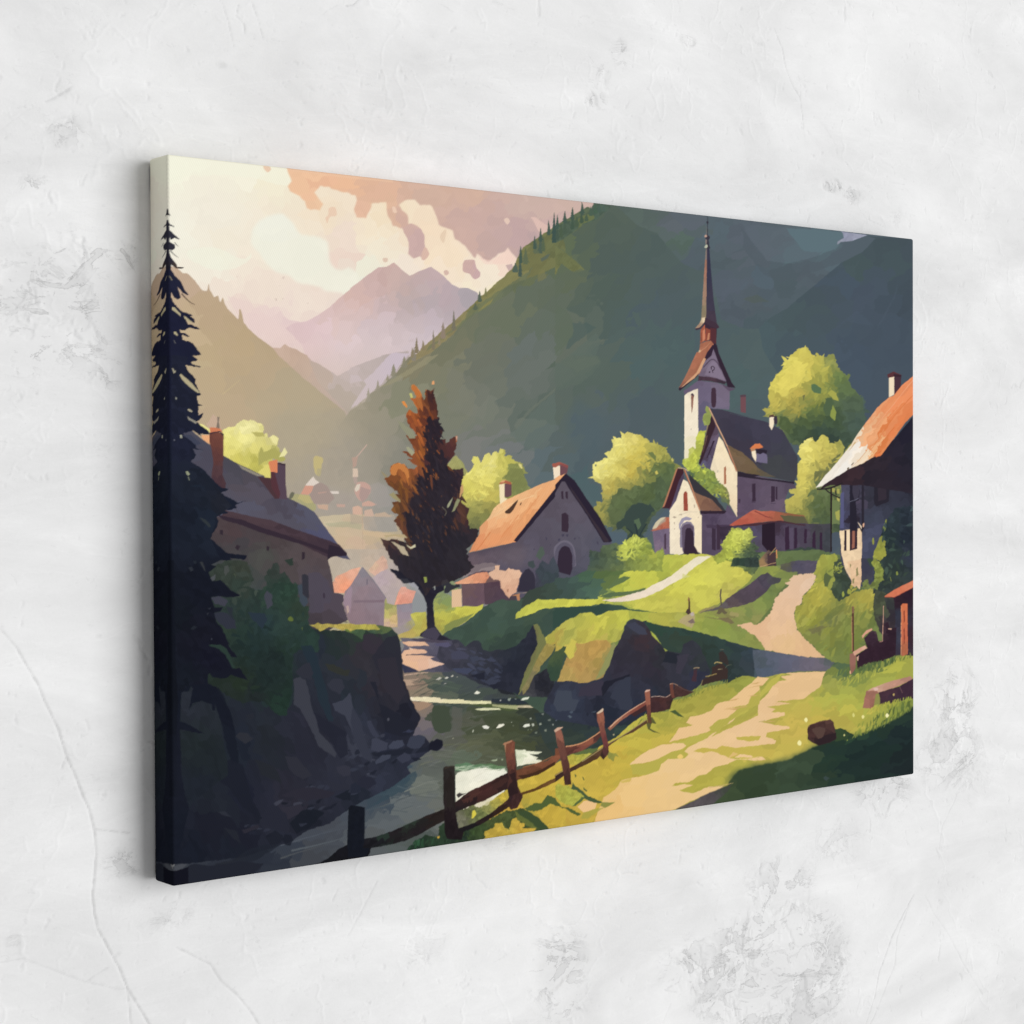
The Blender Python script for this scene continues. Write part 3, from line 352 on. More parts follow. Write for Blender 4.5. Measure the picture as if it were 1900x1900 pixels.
# ---- church: tower, spire
P(55, Gf('C 1390 1300 9b7a66 1400 1100 a3725e 1380 1480 8b7d63 1400 950 8a7a70', q=5, j=.08, ax=3, ang=90), 'C 1398 905 1412 905 1410 1560 1355 1560 1372 1300 1385 1100', .15)
P(55, Gf('C 1425 1100 37364a 1450 1400 3f3b4c 1440 1550 453a47', q=8, j=.03), 'C 1408 905 1430 905 1445 1100 1470 1380 1500 1600 1400 1600 1405 1300', .15)
L(55.5, '39363f', .9, 'C 1414 610 1414 700 1412 905', 1.6, sm=False); L(55.5, '77706c', .8, 'C 1404 700 1404 780', 1, sm=False)
B(55.6, '37343f', 'C 1402 665 1412 650 1424 664 1414 678', .1); B(55.6, '3a3743', 'C 1390 800 1410 778 1435 800 1425 825 1405 830', .2); B(55.7, 'c49f8c', 'C 1385 790 1398 778 1410 790 1400 802 1388 800', .1)
P(55.6, '3a3743', 'C 1395 830 1425 830 1430 880 1440 905 1412 912 1395 905', .2); B(55.7, 'b9bba4', 'C 1386 890 1402 868 1415 880 1408 900 1390 900', .1); P(55.7, '8d7d76', 'C 1396 820 1408 825 1405 862 1396 866', .1)
P(56, Gf('C 1380 1570 d8c29f 1340 1620 a2836c', q=4, j=.05), 'C 1362 1548 1392 1545 1390 1590 1340 1640 1298 1648 1340 1600', .15)
P(56, '43323f', 'C 1392 1548 1420 1560 1500 1600 1525 1635 1510 1650 1440 1630 1390 1590 1350 1650 1310 1665 1298 1650 1340 1640 1388 1585', .2); P(55.9, '3b2b39', 'C 1390 1590 1500 1640 1498 1680 1495 1800 1440 1790 1390 1650 1350 1660', .2)
P(56.2, Gf('C 1360 1720 93503d 1380 1700 a85d47', q=4, j=.06), 'C 1350 1660 1390 1610 1392 1760 1345 1790', .2); P(56.3, 'c97f60', 'C 1370 1670 1390 1650 1392 1745 1368 1770', .15); P(56.2, '8b4639', 'C 1392 1640 1440 1660 1440 1750 1392 1770', .2); P(56.4, 'bf8060', 'C 1420 1690 1436 1690 1428 1755 1408 1755', .15); P(56.2, '553036', 'C 1440 1640 1495 1650 1495 1790 1440 1780', .2)
P(57, Gf('C 1400 1800 a5664d 1380 1860 b57258 G 1330 100 a6684f 1250 220 a56d55 1200 290 8f5c4a', q=6, j=.06, ax=3, ang=-60), 'C 1345 1790 1400 1770 1440 1760 1480 1800 1440 1880 G 1400 20 1340 170 1150 320 1148 300 1210 190 1270 60 1310 -30 1340 -40', .3)
P(57.2, 'cf9c76', 'G 1400 30 1345 150 1290 210 1180 290 1160 300 1310 160 1380 20', .2); L(57.2, 'c98f6b', 1.2, 'C 1340 1865 1400 1820 1440 1775', .6); P(57.2,'d6b58e','C 1335 1850 1350 1845 1345 1870 1330 1870',.1)
P(57.1, '342636', 'C 1480 1800 1450 1900 G 1380 60 1320 190 1160 325 1148 318 1150 300 1300 180 1350 100 1410 -30 1460 -100', .2)
P(57, Gf('G 1450 100 7a6c7f 1400 200 6f6173 1550 200 75677a', q=9, j=.02), 'G 1460 -100 1600 250 1590 240 1330 190', .2)
P(57.1, '8a7c90', 'G 1385 180 1420 100 1460 50 1500 70 1580 230 1480 200', .3, a=.55); L(57.2, '4f4052', 2, 'G 1375 110 1430 50 1465 35 1500 60 1540 130', 1.5); P(57.3, '332634', 'C 1470 1790 1500 1800 G 1520 -20 1580 120 1640 250 1675 300 1600 290 1585 230 1520 80 1470 -60', .2)
L(57.3, '3a2d3b', 1.6, 'G 1450 130 1448 108 1462 98 1478 115 1470 135 1458 138 1465 160', 1.2); P(57.3, '3a2d3b', 'G 1428 145 1440 145 1438 162 1427 160', .1)
P(57.4, Gf('G 1450 210 4a3742 1550 250 3d2f3b', q=5, j=.06), 'G 1330 190 1400 195 1500 210 1590 245 1575 265 1480 245 1390 230 1325 235', .3)
P(54.5, Gf('G 1270 400 f0e3c8 1260 600 efe2c9 1250 800 ece0c8 1290 350 e6d9c0', q=9, j=.02), 'G 1200 370 1240 340 1325 305 1327 640 1330 720 1300 900 1240 1000 1198 1000', .3)
P(54.4, Gf('G 1300 280 665a70 1400 350 6b6178 1550 400 776b80 1350 550 5f5970 1400 600 5f6078 1580 330 6f6376', q=12, j=.02), 'G 1190 330 1330 230 1500 250 1620 300 1618 500 1450 490 1400 700 1330 760 1325 305 1240 340 1205 365', .3)
P(54.8, '5b4d60', 'G 1540 260 1640 300 1670 310 1620 330 1600 320', .2); B(55, '43303e', 'G 1452 465 1450 320 1465 298 1482 300 1492 330 1490 465', .2); B(55, '8b5f52', 'G 1262 375 1275 352 1290 370 1285 400 1272 520 1266 515', .3); P(55.1, 'b88e78', 'G 1278 400 1285 400 1280 480 1274 500', .1); B(55,'51404a','G 1258 365 1272 350 1288 362 1285 375 1270 370',.1)
P(55, '6a5560', 'G 1258 680 1266 676 1266 692', .1)
P(54, Gf('G 1740 450 714b51', q=0), 'G 1720 370 1770 370 1770 530 1722 525', .2); P(54.1, '56424b', 'G 1717 365 1770 362 1770 382 1718 385', .1)
# nave roof and walls
P(58, Gf('G 1500 550 413d4b 1700 650 3e3a49 1850 650 413e4e 1700 800 3e3845 H 300 700 3c3a49 500 700 403e4e 650 850 40404c 600 1050 424448 400 900 3d3a49', q=13, j=.025, ax=1.5, ang=30), 'G 1435 490 1550 500 1900 600 H 150 530 300 560 500 610 600 660 660 690 800 940 H 800 1100 770 1170 500 1120 G 1840 1110 1690 1070 1560 800', .3)
P(58.2, Gf('G 1650 870 6c5a44 1700 950 715e4a 1800 1000 705d46 1880 1050 6b5c47 1640 920 7b6047 H 300 1000 6e5a45 400 1080 67583f 500 1110 5b5346', q=8, j=.04, ax=2, ang=30), 'G 1590 820 1680 870 1740 900 1810 960 H 380 980 430 1040 520 1090 600 1130 G 1840 1110 1690 1070 1620 900', .6)
P(58.4, '2f2733', 'G 1685 1070 1760 1090 1900 1110 H 400 1125 600 1150 770 1170 770 1190 600 1165 380 1140 240 1120 G 1690 1100', .3)
P(58, Gf('G 1800 1250 5d4f60 H 300 1200 5b4d60 400 1300 5d5063 650 1250 5b5060 600 1400 665669 650 1430 665866 300 1400 5b4c60 750 1200 54495a', q=12, j=.03), 'G 1690 1100 1900 1120 H 760 1170 790 1230 720 1240 680 1350 690 1450 400 1430 210 1530 G 1690 1500', .3)
for s in ('G 1828 1190 1860 1185 1860 1355 1828 1355', 'H 555 1210 590 1212 590 1350 555 1360', 'H 597 1215 612 1215 612 1340 597 1330'): P(59, '3b2d3d', s, .3)
L(59,'4a3d50',1.2,'H 372 1360 410 1362',sm=False); L(59,'4a3d50',1.2,'H 550 1372 600 1372',sm=False); P(59,'47384a','G 1700 1330 1720 1330 1718 1370 1700 1365',.4)
P(59, Gf('G 1600 900 f0ddb8 1550 1000 eedcb9 1650 1200 eedbb8 1500 1000 e9d8b8 1650 1400 e6d0ad', q=8, j=.02), 'G 1520 750 1560 800 1640 990 1690 1080 1690 1500 1620 1380 1560 1250 1480 1120 1440 1050', .3)
P(58.8, Gf('G 1480 700 5a4a5a 1500 800 6a5d72 1420 900 4f4355 1400 1050 5d5872', q=6, j=.07, ax=2, ang=-70), 'G 1450 540 1500 640 1525 750 1440 1050 1380 1100 1335 1000', .4)
P(59.2, '3a2830', 'G 1450 560 1480 620 1490 650 1350 1010 1335 1000 1400 720', .3); L(59.2,'8a6a58',1,'G 1410 740 1400 790 1370 900',.6); L(59.2,'352634',3,'G 1475 790 1445 860 1410 950',1.5)
L(59.4, 'b5826a', 2.2, 'G 1425 480 1500 640 1600 850 1685 1075', 2.6, sm=False); L(59.5, 'dcb78c', 1, 'G 1430 490 1550 740 1600 840', 1, sm=False); L(59.5,'a8643f',1.4,'G 1610 900 1680 1060',sm=False)
P(60, 'a8694c', 'G 1567 1040 1585 1025 1588 1190 1568 1195', .2); P(60, 'cfc2a9', 'G 1500 1065 1515 1060 1515 1085 1502 1085', .3)
P(59.3, '8c7d5e', 'G 1330 1000 1400 720 1410 640 1450 540 1415 680 1370 860', .3); 
# ivy on the church
IV = 'G 1400 470 1425 480 1450 550 1430 640 1390 650 1365 590 1380 540 1410 530 1390 500'
P(60, Gf('G 1420 550 8f9a52', q=6, j=.08), IV, .8)
P(60, Gf('G 1370 750 bfc44f 1300 850 a9b04b 1270 980 bcc24c 1230 1000 b5bf52 1290 1070 b0ba4a 1350 1000 8a9a4b 1300 920 bcc350', q=6, j=.08), 'G 1340 700 1400 695 1390 750 1360 880 1330 1000 1360 1050 1320 1090 1230 1070 1180 1000 1190 960 1240 950 1240 870 1280 840 1300 870 1310 760', 1.2, f=.3)
P(60.5, Gf('G 1350 1100 8f9d48 1420 1100 84934a 1450 1200 7f8f46 1540 1250 8c9449 1280 1140 465a48 1360 1200 8d9b47 1600 1300 7d7c4f 1400 1260 90a048 1560 1350 5c6a4c', q=6, j=.1, w=1.1), 'G 1250 1060 1330 1090 1350 1040 1400 1040 1480 1080 1520 1180 1590 1220 1620 1310 1620 1390 1550 1350 1520 1280 1440 1280 1380 1260 1300 1200 1250 1140', 1.6, f=.3)
dabs(60.6, 'G 1350 1100 9bab4a 1600 1300 97974f 1300 1050 c3cb50 1540 1250 a0a84a 1450 1200 5c6f47 1370 800 c9cf55 1270 980 c0c850', 'G 1240 1000 1340 900 1400 1040 1480 1080 1600 1230 1610 1350 1400 1280 1250 1120', 70, 2.4, 11, jit=12, j=.15)
P(60.7, 'dfd6a0', 'G 1200 760 1310 740 1300 860 1240 950 1200 980', 1, a=.25)
# porch / chapel
P(61, Gf('G 1400 1350 7f5b4b 1500 1420 76564a 1350 1330 8b6650', q=8, j=.05, ax=2, ang=30), 'G 1270 1250 1400 1300 1500 1370 1560 1440 1360 1440 1290 1330', .3)
P(61.1, '38363c', 'G 1240 1100 1400 1240 1500 1330 1590 1450 1550 1440 1450 1330 1320 1280 1270 1250', .5); P(61.2, '332633', 'G 1345 1440 1560 1440 1590 1445 1570 1465 1400 1470 1345 1465', .3)
P(61, Gf('G 1400 1600 5a4c60 1500 1600 55495c 1400 1750 564a5e 1600 1500 5d5066 1480 1550 4d4055', q=10, j=.04), 'G 1340 1460 1570 1465 1600 1380 1690 1500 1700 1560 1600 1900 1340 1850', .3)
P(61.3, '3f3040', 'G 1500 1560 1540 1590 1530 1800 1500 1800', .3); P(61.3, '3d2f3f', 'G 1455 1600 1490 1610 1490 1810 1455 1800', .4); P(61.2,'483a4e','G 1400 1570 1640 1570 1620 1610 1410 1600',.4)
P(61.5, Gf('G 1200 1300 efdfc0 1150 1500 efe0c2 1100 1600 f0e1c6 1300 1500 eedcbb 1320 1700 eedcbc 1080 1800 ebdcc2 1250 1400 eddaba', q=7, j=.02), 'G 1190 1150 1230 1170 1340 1430 1345 1470 1360 1480 1360 1840 1290 1800 1150 1850 1065 1840 1060 1440 1120 1350', .3)
P(61.4, Gf('G 1150 1250 4f4256 1100 1350 5b5068', q=6, j=.06), 'G 1190 1070 1200 1160 1130 1340 1060 1440 1040 1400 1080 1300', .3)
P(61.8, '43262e', 'G 1140 1045 1190 1050 1190 1090 1150 1160 1075 1400 1060 1420 995 1418 1010 1380 1060 1250 1120 1080', .3); P(61.9, 'b27759', 'G 995 1410 1120 1060 1138 1040 1130 1070 1015 1400', .1)
L(61.9, 'a65f44', 3, 'G 1200 1060 1240 1160 1290 1290 1345 1440', 2.4, sm=False); L(62, 'd8a27a', 1, 'G 1205 1060 1260 1200 1345 1440', 1, sm=False); L(61.95, 'c0a78c', 2, 'G 1140 1040 1200 1050 1235 1075', 1.4)
P(62, Gf('G 1210 1350 9b4b3c', q=4, j=.05), 'G 1190 1290 1200 1265 1215 1258 1228 1275 1232 1440 1192 1440', .2); L(62, 'cfc2aa', 1.2, 'G 1150 1470 1190 1470 1230 1450 1320 1450', sm=False)
P(62, '9a93a8', 'G 1150 1600 1150 1560 1175 1510 1215 1495 1270 1510 1250 1530 1200 1530 1170 1570 1160 1620', .4)
P(62.1, '83798d', 'G 1158 1700 1160 1610 1180 1560 1220 1540 1260 1545 1290 1580 1295 1650 1290 1800 1160 1780', .3); P(62.2, '372937', 'G 1195 1830 1210 1620 1225 1600 1255 1600 1285 1640 1290 1760 1340 1850 1280 1870 1210 1850', .4); P(62.15, '5d4f62', 'G 1175 1600 1200 1570 1250 1560 1288 1590 1285 1640 1250 1600 1215 1605 1205 1700 1200 1850 1180 1800', .3)
for s in ('G 1085 1500 1105 1490 1130 1500 1110 1512', 'G 1100 1605 1112 1602 1110 1618', 'G 1285 1385 1295 1380 1298 1410 1290 1415', 'G 1320 1500 1335 1498 1330 1510', 'G 1100 1550 1112 1545 1108 1570', 'G 1140 1478 1180 1470 1175 1482'): P(62.3, 'b3a38f', s, .2)
P(61.3, Gf('G 980 1530 a8a18f 1000 1600 b25f49 1050 1540 b3644b', q=4, j=.05), 'G 900 1620 950 1540 1000 1500 1060 1500 1062 1600 900 1630', .3); P(61.35, 'cdbfa0', 'G 900 1610 930 1550 980 1505 1030 1500 980 1540 940 1600', .3)
P(61.2, Gf('G 980 1700 6e6076 940 1750 7d6b7d', q=7, j=.04), 'G 905 1630 1062 1600 1062 1840 930 1840 915 1750', .3); P(61.3, '4a3949', 'G 1012 1660 1030 1650 1032 1800 1012 1790', .3); L(61.4,'a55a4a',1,'G 885 1625 1060 1600',sm=False)
# dormer & small chimneys
P(63, 'd97b4a', 'H 355 862 405 818 450 815 482 850 440 862 400 862', .2); P(63, 'b5835f', 'H 362 862 410 864 400 885 370 890', .3); P(63, 'f0dfc0', 'H 372 890 410 880 418 930 412 990 380 930', .4); P(63, '6e6680', 'H 418 900 500 900 520 930 520 1000 415 985', .4); P(63.1, '2d2633', 'H 415 870 440 862 520 880 510 915 480 900 450 915 415 905', .4)
P(63, 'efdec2', 'H 540 560 580 560 580 650 560 690 538 650', .3); P(63, '3b3342', 'H 580 560 612 560 612 625 595 640 580 620', .5); P(63.1, '5b3f3c', 'H 535 555 580 545 580 570 540 572', .2)
# annex with red roof
P(63, Gf('H 300 1500 b45e4b 400 1450 b9654f 500 1500 b05e4a 600 1480 a35c46 750 1470 8b5c42 300 1550 b95947', q=6, j=.04, ax=3, ang=10), 'H 165 1575 230 1530 380 1435 400 1428 470 1445 560 1440 700 1460 860 1480 900 1560 640 1530 500 1540 200 1580', .3)
P(63.1, '5c5a42', 'H 640 1480 860 1490 900 1560 760 1550 680 1540', .8); L(63.2, '803c3a', 2, 'H 400 1440 500 1490 570 1510', 1, sm=False); P(63.2, '4a3038', 'H 200 1580 480 1545 640 1530 880 1570 860 1580 640 1545 560 1550 400 1580', .3)
P(62.5, Gf('H 100 1620 3c3040 400 1640 504960 350 1700 504b5c 550 1600 3b2e3b 650 1700 524659 850 1650 4d4454 1000 1650 444248 1050 1700 40434a 450 1700 544b5c', q=9, j=.05), 'H 80 1590 200 1575 480 1545 640 1530 900 1560 1110 1560 1110 1900 300 1900 80 1700', .5)
P(63, '2b202c', 'H 470 1560 590 1550 595 1900 470 1750', .3)
for s in ('H 685 1600 720 1580 725 1810 685 1800', 'H 770 1600 795 1600 795 1790 765 1790', 'H 862 1600 885 1610 885 1740 862 1740', 'H 940 1650 965 1620 970 1810 935 1820', 'H 1008 1640 1030 1640 1030 1800 1005 1800'): P(63.2, '38273a', s, .5)
P(63.3, '5a4e63', 'H 725 1600 762 1600 760 1790 728 1790', .5, a=.7); P(63.3, '3b4541', 'H 600 1850 700 1800 900 1780 1100 1830 1100 1920 600 1920', 2.5)
# right house
P(75, Gf('H 1820 250 e58a5c 1750 350 e88f60 1600 450 ea9a68 1500 550 e9a273 1700 500 e6844f 1600 700 df7c44 1550 850 dd7c44 1750 650 e07d4a 1500 700 eba978 1400 750 ecc9a0 1350 850 efe3ce 1300 900 eee6da 1200 1000 ece4d8 1100 1100 ebe3d6 1400 900 efd9b5 1450 850 ecc48f 1250 1050 ece6dc 1850 450 e27f4c 1650 560 e89260', q=7, j=.03, ax=6, ang=-53), 'H 1900 165 1760 280 1690 370 1640 390 1540 480 1360 720 1300 820 1150 1010 1050 1120 968 1225 1030 1210 1100 1160 1280 1050 1400 1000 1520 930 1580 920 1700 760 1800 620 1900 520 1990 400 1990 100', .4)
for a_, c_, w_ in (('H 1900 190 1600 560 1480 720', 'f0a980', 1), ('H 1900 330 1700 560 1560 760 1460 900', 'd67440', 1.4), ('H 1860 220 1640 420 1500 600', 'dd8254', 1), ('H 1440 880 1360 980 1300 1030', 'cf9468', 1), ('H 1340 800 1270 890', 'c8a872', 2), ('H 1540 860 1450 960', 'e29a5c', 1.5), ('H 1580 880 1500 940', 'c9683c', 1.5), ('H 1500 900 1400 990','f0d9b0',1.2),('H 1780 420 1600 640','ec9c6c',1.3),('H 1700 660 1560 830','d5703a',1.3)): L(75.5, c_, w_, a_, .4, r=.5)
P(75.6, '6a5a45', 'H 1260 1040 1280 1035 1275 1050 1262 1058', .2); P(75.6, '4d4038', 'H 1298 1010 1325 988 1320 1000 1300 1020', .2); P(75.6,'e77e48','H 1518 920 1560 900 1575 925 1525 940',.3)
P(74, Gf('H 1800 700 242230 1700 900 2a2632 1500 1000 302830 1300 1100 3a2a30 1100 1180 35272e 1850 900 25242f 1450 1100 2b2630', q=9, j=.05, ax=2, ang=-40), 'H 1000 1250 1080 1160 1300 1040 1520 930 1700 770 1900 530 2000 400 2000 1300 1400 1200 1100 1200', .4)
P(73, Gf('H 1250 1300 4a495c 1230 1500 505474 1300 1500 2e2833 1380 1350 4c4456 1450 1300 33333e 1500 1500 3e4252 1600 1300 2f303b 1700 1500 383b49 1700 1100 2b2936 1800 1500 2b303b 1550 1600 474a60 1600 1750 41455a 1800 1800 3a4052 1450 1700 4a4d63 1700 1300 363846 1850 1200 2a2b36', q=10, j=.05), 'H 1200 1180 1300 1100 1500 1000 1900 900 2000 900 2000 1900 M 2000 420 1640 320 1500 260 1390 240 1300 200 1200 0 H 1190 1600 1210 1300', .6)
P(73.5, Gf('H 1230 1700 ecd2aa 1380 1700 e6c7a2 1300 1850 e8cba4 M 1250 50 e9cba4 1300 100 e0c09a', q=6, j=.04), 'H 1190 1625 1230 1620 1380 1600 1400 1660 1395 1900 M 1395 0 1390 200 1380 270 1300 180 1240 80 H 1210 1850', .5)
P(73.6, '332733', 'H 1235 1620 1255 1620 1255 1810 1232 1810', .3); P(73.6, '3a2a33', 'H 1280 1640 1355 1610 1355 1790 1285 1810', .3); P(73.7, '9a6351', 'H 1308 1625 1332 1625 1330 1780 1305 1790', .2); P(73.7,'f0d6b2','H 1258 1625 1285 1625 1285 1800 1258 1800',.2)
P(73.6, '282531', 'H 1285 1160 1330 1140 1380 1250 1370 1340 1340 1350 1355 1620 1285 1640', .5); B(73.7, '3f3b49', 'H 1320 1180 1350 1180 1375 1250 1360 1320 1330 1340 1310 1260', .5); P(73.7, '55567a', 'H 1200 1280 1230 1260 1228 1600 1195 1600', .4); L(73.8, '67687a', 1, 'H 1285 1355 1330 1340 1370 1320')
P(73.8, '2c2833', 'H 1395 1080 1415 1080 1420 1600 1395 1640', .3); P(73.8, '27222e', 'H 1290 1130 1400 1100 1410 1160 1300 1160', .4)
P(73.8, '2a2731', 'H 1510 1090 1650 1050 1650 1350 1530 1400 1510 1370', .6); P(73.9, '352e38', 'H 1540 1110 1620 1090 1625 1330 1550 1350', .5); L(73.9, '20202b', 4, 'H 1500 1000 1700 960 1790 1000 1860 1100', 3); L(73.9,'20202a',3,'H 1780 1000 1775 1190',3,sm=False)
L(74.5, '2b2326', 3.4, 'H 1112 1230 1112 1820', 2.6, sm=False); L(74.5, '2a2229', 2.4, 'H 1060 1240 1110 1280 1195 1320', 2); L(74.4,'2a2229',2,'H 1150 1250 1160 1290',2); L(74.5,'2c242a',2.6,'H 980 1240 1060 1235 1110 1225 1220 1180',3)
for s in ('H 1118 1228 1148 1228 1148 1268 1120 1262', 'H 1165 1232 1190 1232 1190 1280 1168 1280'): P(74.2, 'a5a055', s, .2)
P(74.2, 'b8b060', 'H 1165 1315 1195 1330 1188 1358 1170 1340', .2); P(46.5, '6c7a4e', 'H 1115 1330 1190 1350 1190 1560 1115 1560', 1); P(46.6,'a3a352','H 1150 1450 1190 1430 1190 1530 1160 1520',.6)
L(74.6, '2b232b', 2, 'H 1360 1560 1400 1640', 1.5); P(74.6, 'e6d0b2', 'H 1355 1540 1395 1580 1395 1610', .2); P(74.6,'d9a98c','H 1405 1560 1420 1550 1418 1590 1405 1590',.2)
P(76, 'ecd9ba', 'H 1648 200 1697 190 1697 360 1648 385', .2); P(76, '47313c', 'H 1697 185 1762 190 1758 285 1697 362', .2); P(76.1, '5a3338', 'H 1632 175 1690 145 1765 178 1762 195 1697 192 1640 205', .2); P(76.2,'3a2731','H 1690 165 1765 180 1762 196 1697 192',.1)
# ivy at the right house
IR = 'H 1560 1700 1600 1560 1700 1420 1900 1380 2000 1400 2000 1900 M 2000 100 1700 400 1500 300 1520 0 H 1600 1880 1560 1800'
P(77, Gf('H 1700 1500 2f3a40 1800 1500 2a323c 1650 1700 2b373a 1800 1700 252c36 1700 1850 2c3736 1850 1850 323745 M 1650 100 323d3a 1700 250 333c3b', q=8, j=.1), IR, 2, f=.25)
P(77.5, Gf('H 1560 1750 8f9240 1580 1850 9c9c42 1560 1700 83863e', q=6, j=.1), 'H 1540 1740 1560 1690 1580 1665 1600 1700 1620 1720 1610 1780 1630 1850 1570 1900 1500 1870 1520 1790', 1.2, f=.3)
B(77.6, '8d9141', 'H 1498 1690 1512 1700 1510 1750 1495 1740', .4); B(77.6, '6f7c45', 'H 1600 1570 1625 1530 1620 1600 1600 1640 1590 1610', .5); B(77.6,'8d9141','H 1605 1560 1622 1518 1628 1530 1615 1570',.3); dabs(77.7, 'H 1700 1500 37454a 1700 1850 3a4a42 M 1650 200 3d4a3f', IR, 60, 3.5, 21, jit=5, j=.15)
# bushes by the church door (row 2 part)
BU = 'G 1450 1870 1560 1800 1540 1760 1600 1660 1640 1600 1700 1595 1740 1620 1800 1600 1840 1640 1820 1720 1870 1760 1900 1780 H 400 1800 440 1900 M 440 60 380 150 300 80 H 150 1900 0 1940 G 1500 1930'
P(66, Gf('G 1700 1700 bfc456 1650 1750 b3ba4e 1600 1850 a3ab47 1780 1650 b8bd58 1850 1750 4d5a46 1900 1850 3d4a42 1800 1850 4f5f45 1700 1870 66754a 1530 1850 9aa244', q=7, j=.09, w=1.1), BU, 2, f=.3)
dabs(66.2, 'G 1700 1700 cbd05a 1650 1750 bdc452 1780 1650 c3c85c 1850 1780 46543f 1900 1850 394640 1800 1850 4a5a45 1600 1850 b1b94a 1530 1850 a4ac48', 'G 1560 1800 1640 1620 1800 1620 1860 1760 1900 1880 1560 1900', 120, 2.8, 13, clip=False, ax=2., jit=5, j=.12)
P(66, Gf('G 330 1880 42514a G 1000 1830 8f9c48 G 700 1850 6b7846 G 580 1880 4d5d49 G 880 1760 76844a G 830 1880 8a9648 G 650 1750 b9c052 750 1700 b5bb55 620 1820 b7be52 850 1800 84903f 800 1750 8a9644 900 1850 a5ab48 500 1830 57664b 400 1850 465348 560 1780 4e5d4b 700 1850 7f8c45 430 1880 4b5946', q=7, j=.08), 'G 310 1830 330 1800 400 1830 450 1760 560 1740 620 1760 700 1690 750 1670 780 1700 850 1690 900 1760 920 1840 1000 1780 1010 1830 1000 1900 K 1000 100 300 100 G 320 1900', 2, f=.3)
dabs(66.1, 'G 650 1750 c5cc56 750 1700 bfc55a 620 1820 c0c756 850 1800 8e9a43 500 1830 52614b 430 1880 47554a', 'G 600 1760 740 1670 870 1720 900 1880 600 1900', 90, 2.9, 14, clip=False, ax=2., jit=4, j=.12)

# deeper shade sides of the round trees
P(45.3, Gf('G 950 1050 667345 1050 1100 5a6a46 1000 1200 526146 850 1300 55633f 650 1350 5a6843 550 1480 5d6946 620 1260 5f6b48 700 1220 62704a 750 1450 425146 950 1350 4f5f46', q=8, j=.07), 'G 1110 1010 1000 985 960 1020 910 1000 895 1060 930 1100 940 1170 880 1190 850 1180 800 1225 740 1200 700 1250 640 1230 590 1235 570 1280 530 1300 510 1380 480 1440 520 1560 640 1620 700 1700 860 1500 1010 1390 1100 1180', 1.6, f=.25)
P(44.3, Gf('H 1180 150 6d7e48 1250 300 5f714a 1300 450 50604c 1350 600 495a50 1100 600 44553f 1000 700 3c4c40 800 700 45553f 700 650 53623f 900 620 50603f 1000 500 616f40 1100 800 394840 950 800 38453e', q=9, j=.06), 'H 1140 130 1170 180 1130 260 1180 300 1190 420 1110 400 1130 480 1060 480 1040 420 1000 460 1010 540 950 480 880 540 890 590 820 560 800 640 740 620 700 570 640 560 620 640 760 780 1000 880 1300 800 1430 600 1400 400 1300 290 1240 180', 1.6, f=.25)
P(46.1, Gf('H 1050 1100 737448 1050 1250 62704a 1000 1400 57653f 1150 1400 54623e 900 1520 7a8048 1000 1530 4d5b42 1180 1550 46543f', q=8, j=.06), 'H 960 1070 1060 1060 1100 980 1200 900 1200 1640 900 1560 860 1500 920 1480 880 1400 950 1340 960 1300 890 1310 930 1240 980 1240 950 1160', 1.4, f=.25)
P(43.1, Gf('F 1550 1100 878c50 1600 1200 7d8450 1150 1550 757848 1250 1450 7f7f48', q=7, j=.06), 'F 1440 1010 1560 1000 1650 1200 1600 1290 1500 1290 1500 1180 1420 1130 1470 1080', 1.4, f=.25)
# ---- valley houses by the river
P(36, Gf('J 50 50 b8ab9a 150 50 c0ac98 300 200 b5a5a6 400 250 b3a5a5 600 350 8c918c 850 350 7c8a68 900 400 8b9a5c 330 400 a5a060 400 500 b5a968 650 300 98979a', q=9, j=.02), 'I 1650 -100 J 700 -100 1000 250 1000 500 900 700 400 760 I 1600 760', .5)
P(36.1, Gf('J 350 420 9a9a60 330 500 b9b066 400 560 c7aa76 350 600 c9a791', q=5, j=.06, ax=2.5), 'J 310 380 380 370 430 420 440 620 300 640', .6)
P(36.2, Gf('J 250 100 d8ad97 300 60 cda48f 230 60 cfae92 330 120 c29f9b', q=6, j=.04), 'J 170 100 230 20 300 -40 340 0 350 80 300 110 260 160 200 130', .8)
P(36.3, Gf('J 300 200 b5a2a6 400 300 b3a3a0 450 200 b7a6a0', q=8, j=.02), 'J 210 160 280 110 340 90 420 130 470 200 500 250 430 300 410 420 340 400 330 350', .5)
P(36.5, Gf('I 1800 200 e79f7d 1850 250 ee9c78 J 30 120 e5aa8f I 1750 150 cfa08b', q=6, j=.03), 'I 1730 300 1735 210 1770 150 1830 125 J 0 90 95 65 60 150 0 250 I 1850 310', .4)
P(37, Gf('J 100 300 8e7a81 50 200 8c7e85 150 500 86737b 100 130 867f87 50 500 8b757c 250 400 8a7a83', q=9, j=.02), 'I 1850 290 J 0 240 110 65 210 180 330 350 318 380 310 620 230 620 0 600 I 1880 560 1830 400', .3)
L(37.1, '74707c', 1.2, 'J 112 66 215 190 330 352', sm=False); P(37.1, '7e6b75', 'J 30 375 310 370 310 395 30 395', .3); P(37.1,'6f6672','J 150 180 160 175 158 235 150 230',.2); P(37.1,'c9ae92','I 1860 430 1880 420 1890 470 1875 500',.3); P(37.1,'a58b9c','I 1840 340 1900 240 J 20 260 0 500 I 1880 480 1835 400',.4,a=.5)
P(37, Gf('J 430 350 e79b84 550 320 dd9a86 500 400 d9917b 480 290 dfa490', q=5, j=.04), 'J 410 420 440 310 470 250 510 250 530 270 608 290 570 400 430 415', .3)
P(37, Gf('J 480 500 96868f 520 600 9d8e90 500 430 8e8690', q=7, j=.02), 'J 430 415 575 402 560 600 440 640', .3); P(36.9, '8d9092', 'J 608 290 700 370 720 500 560 520 575 400', .5)
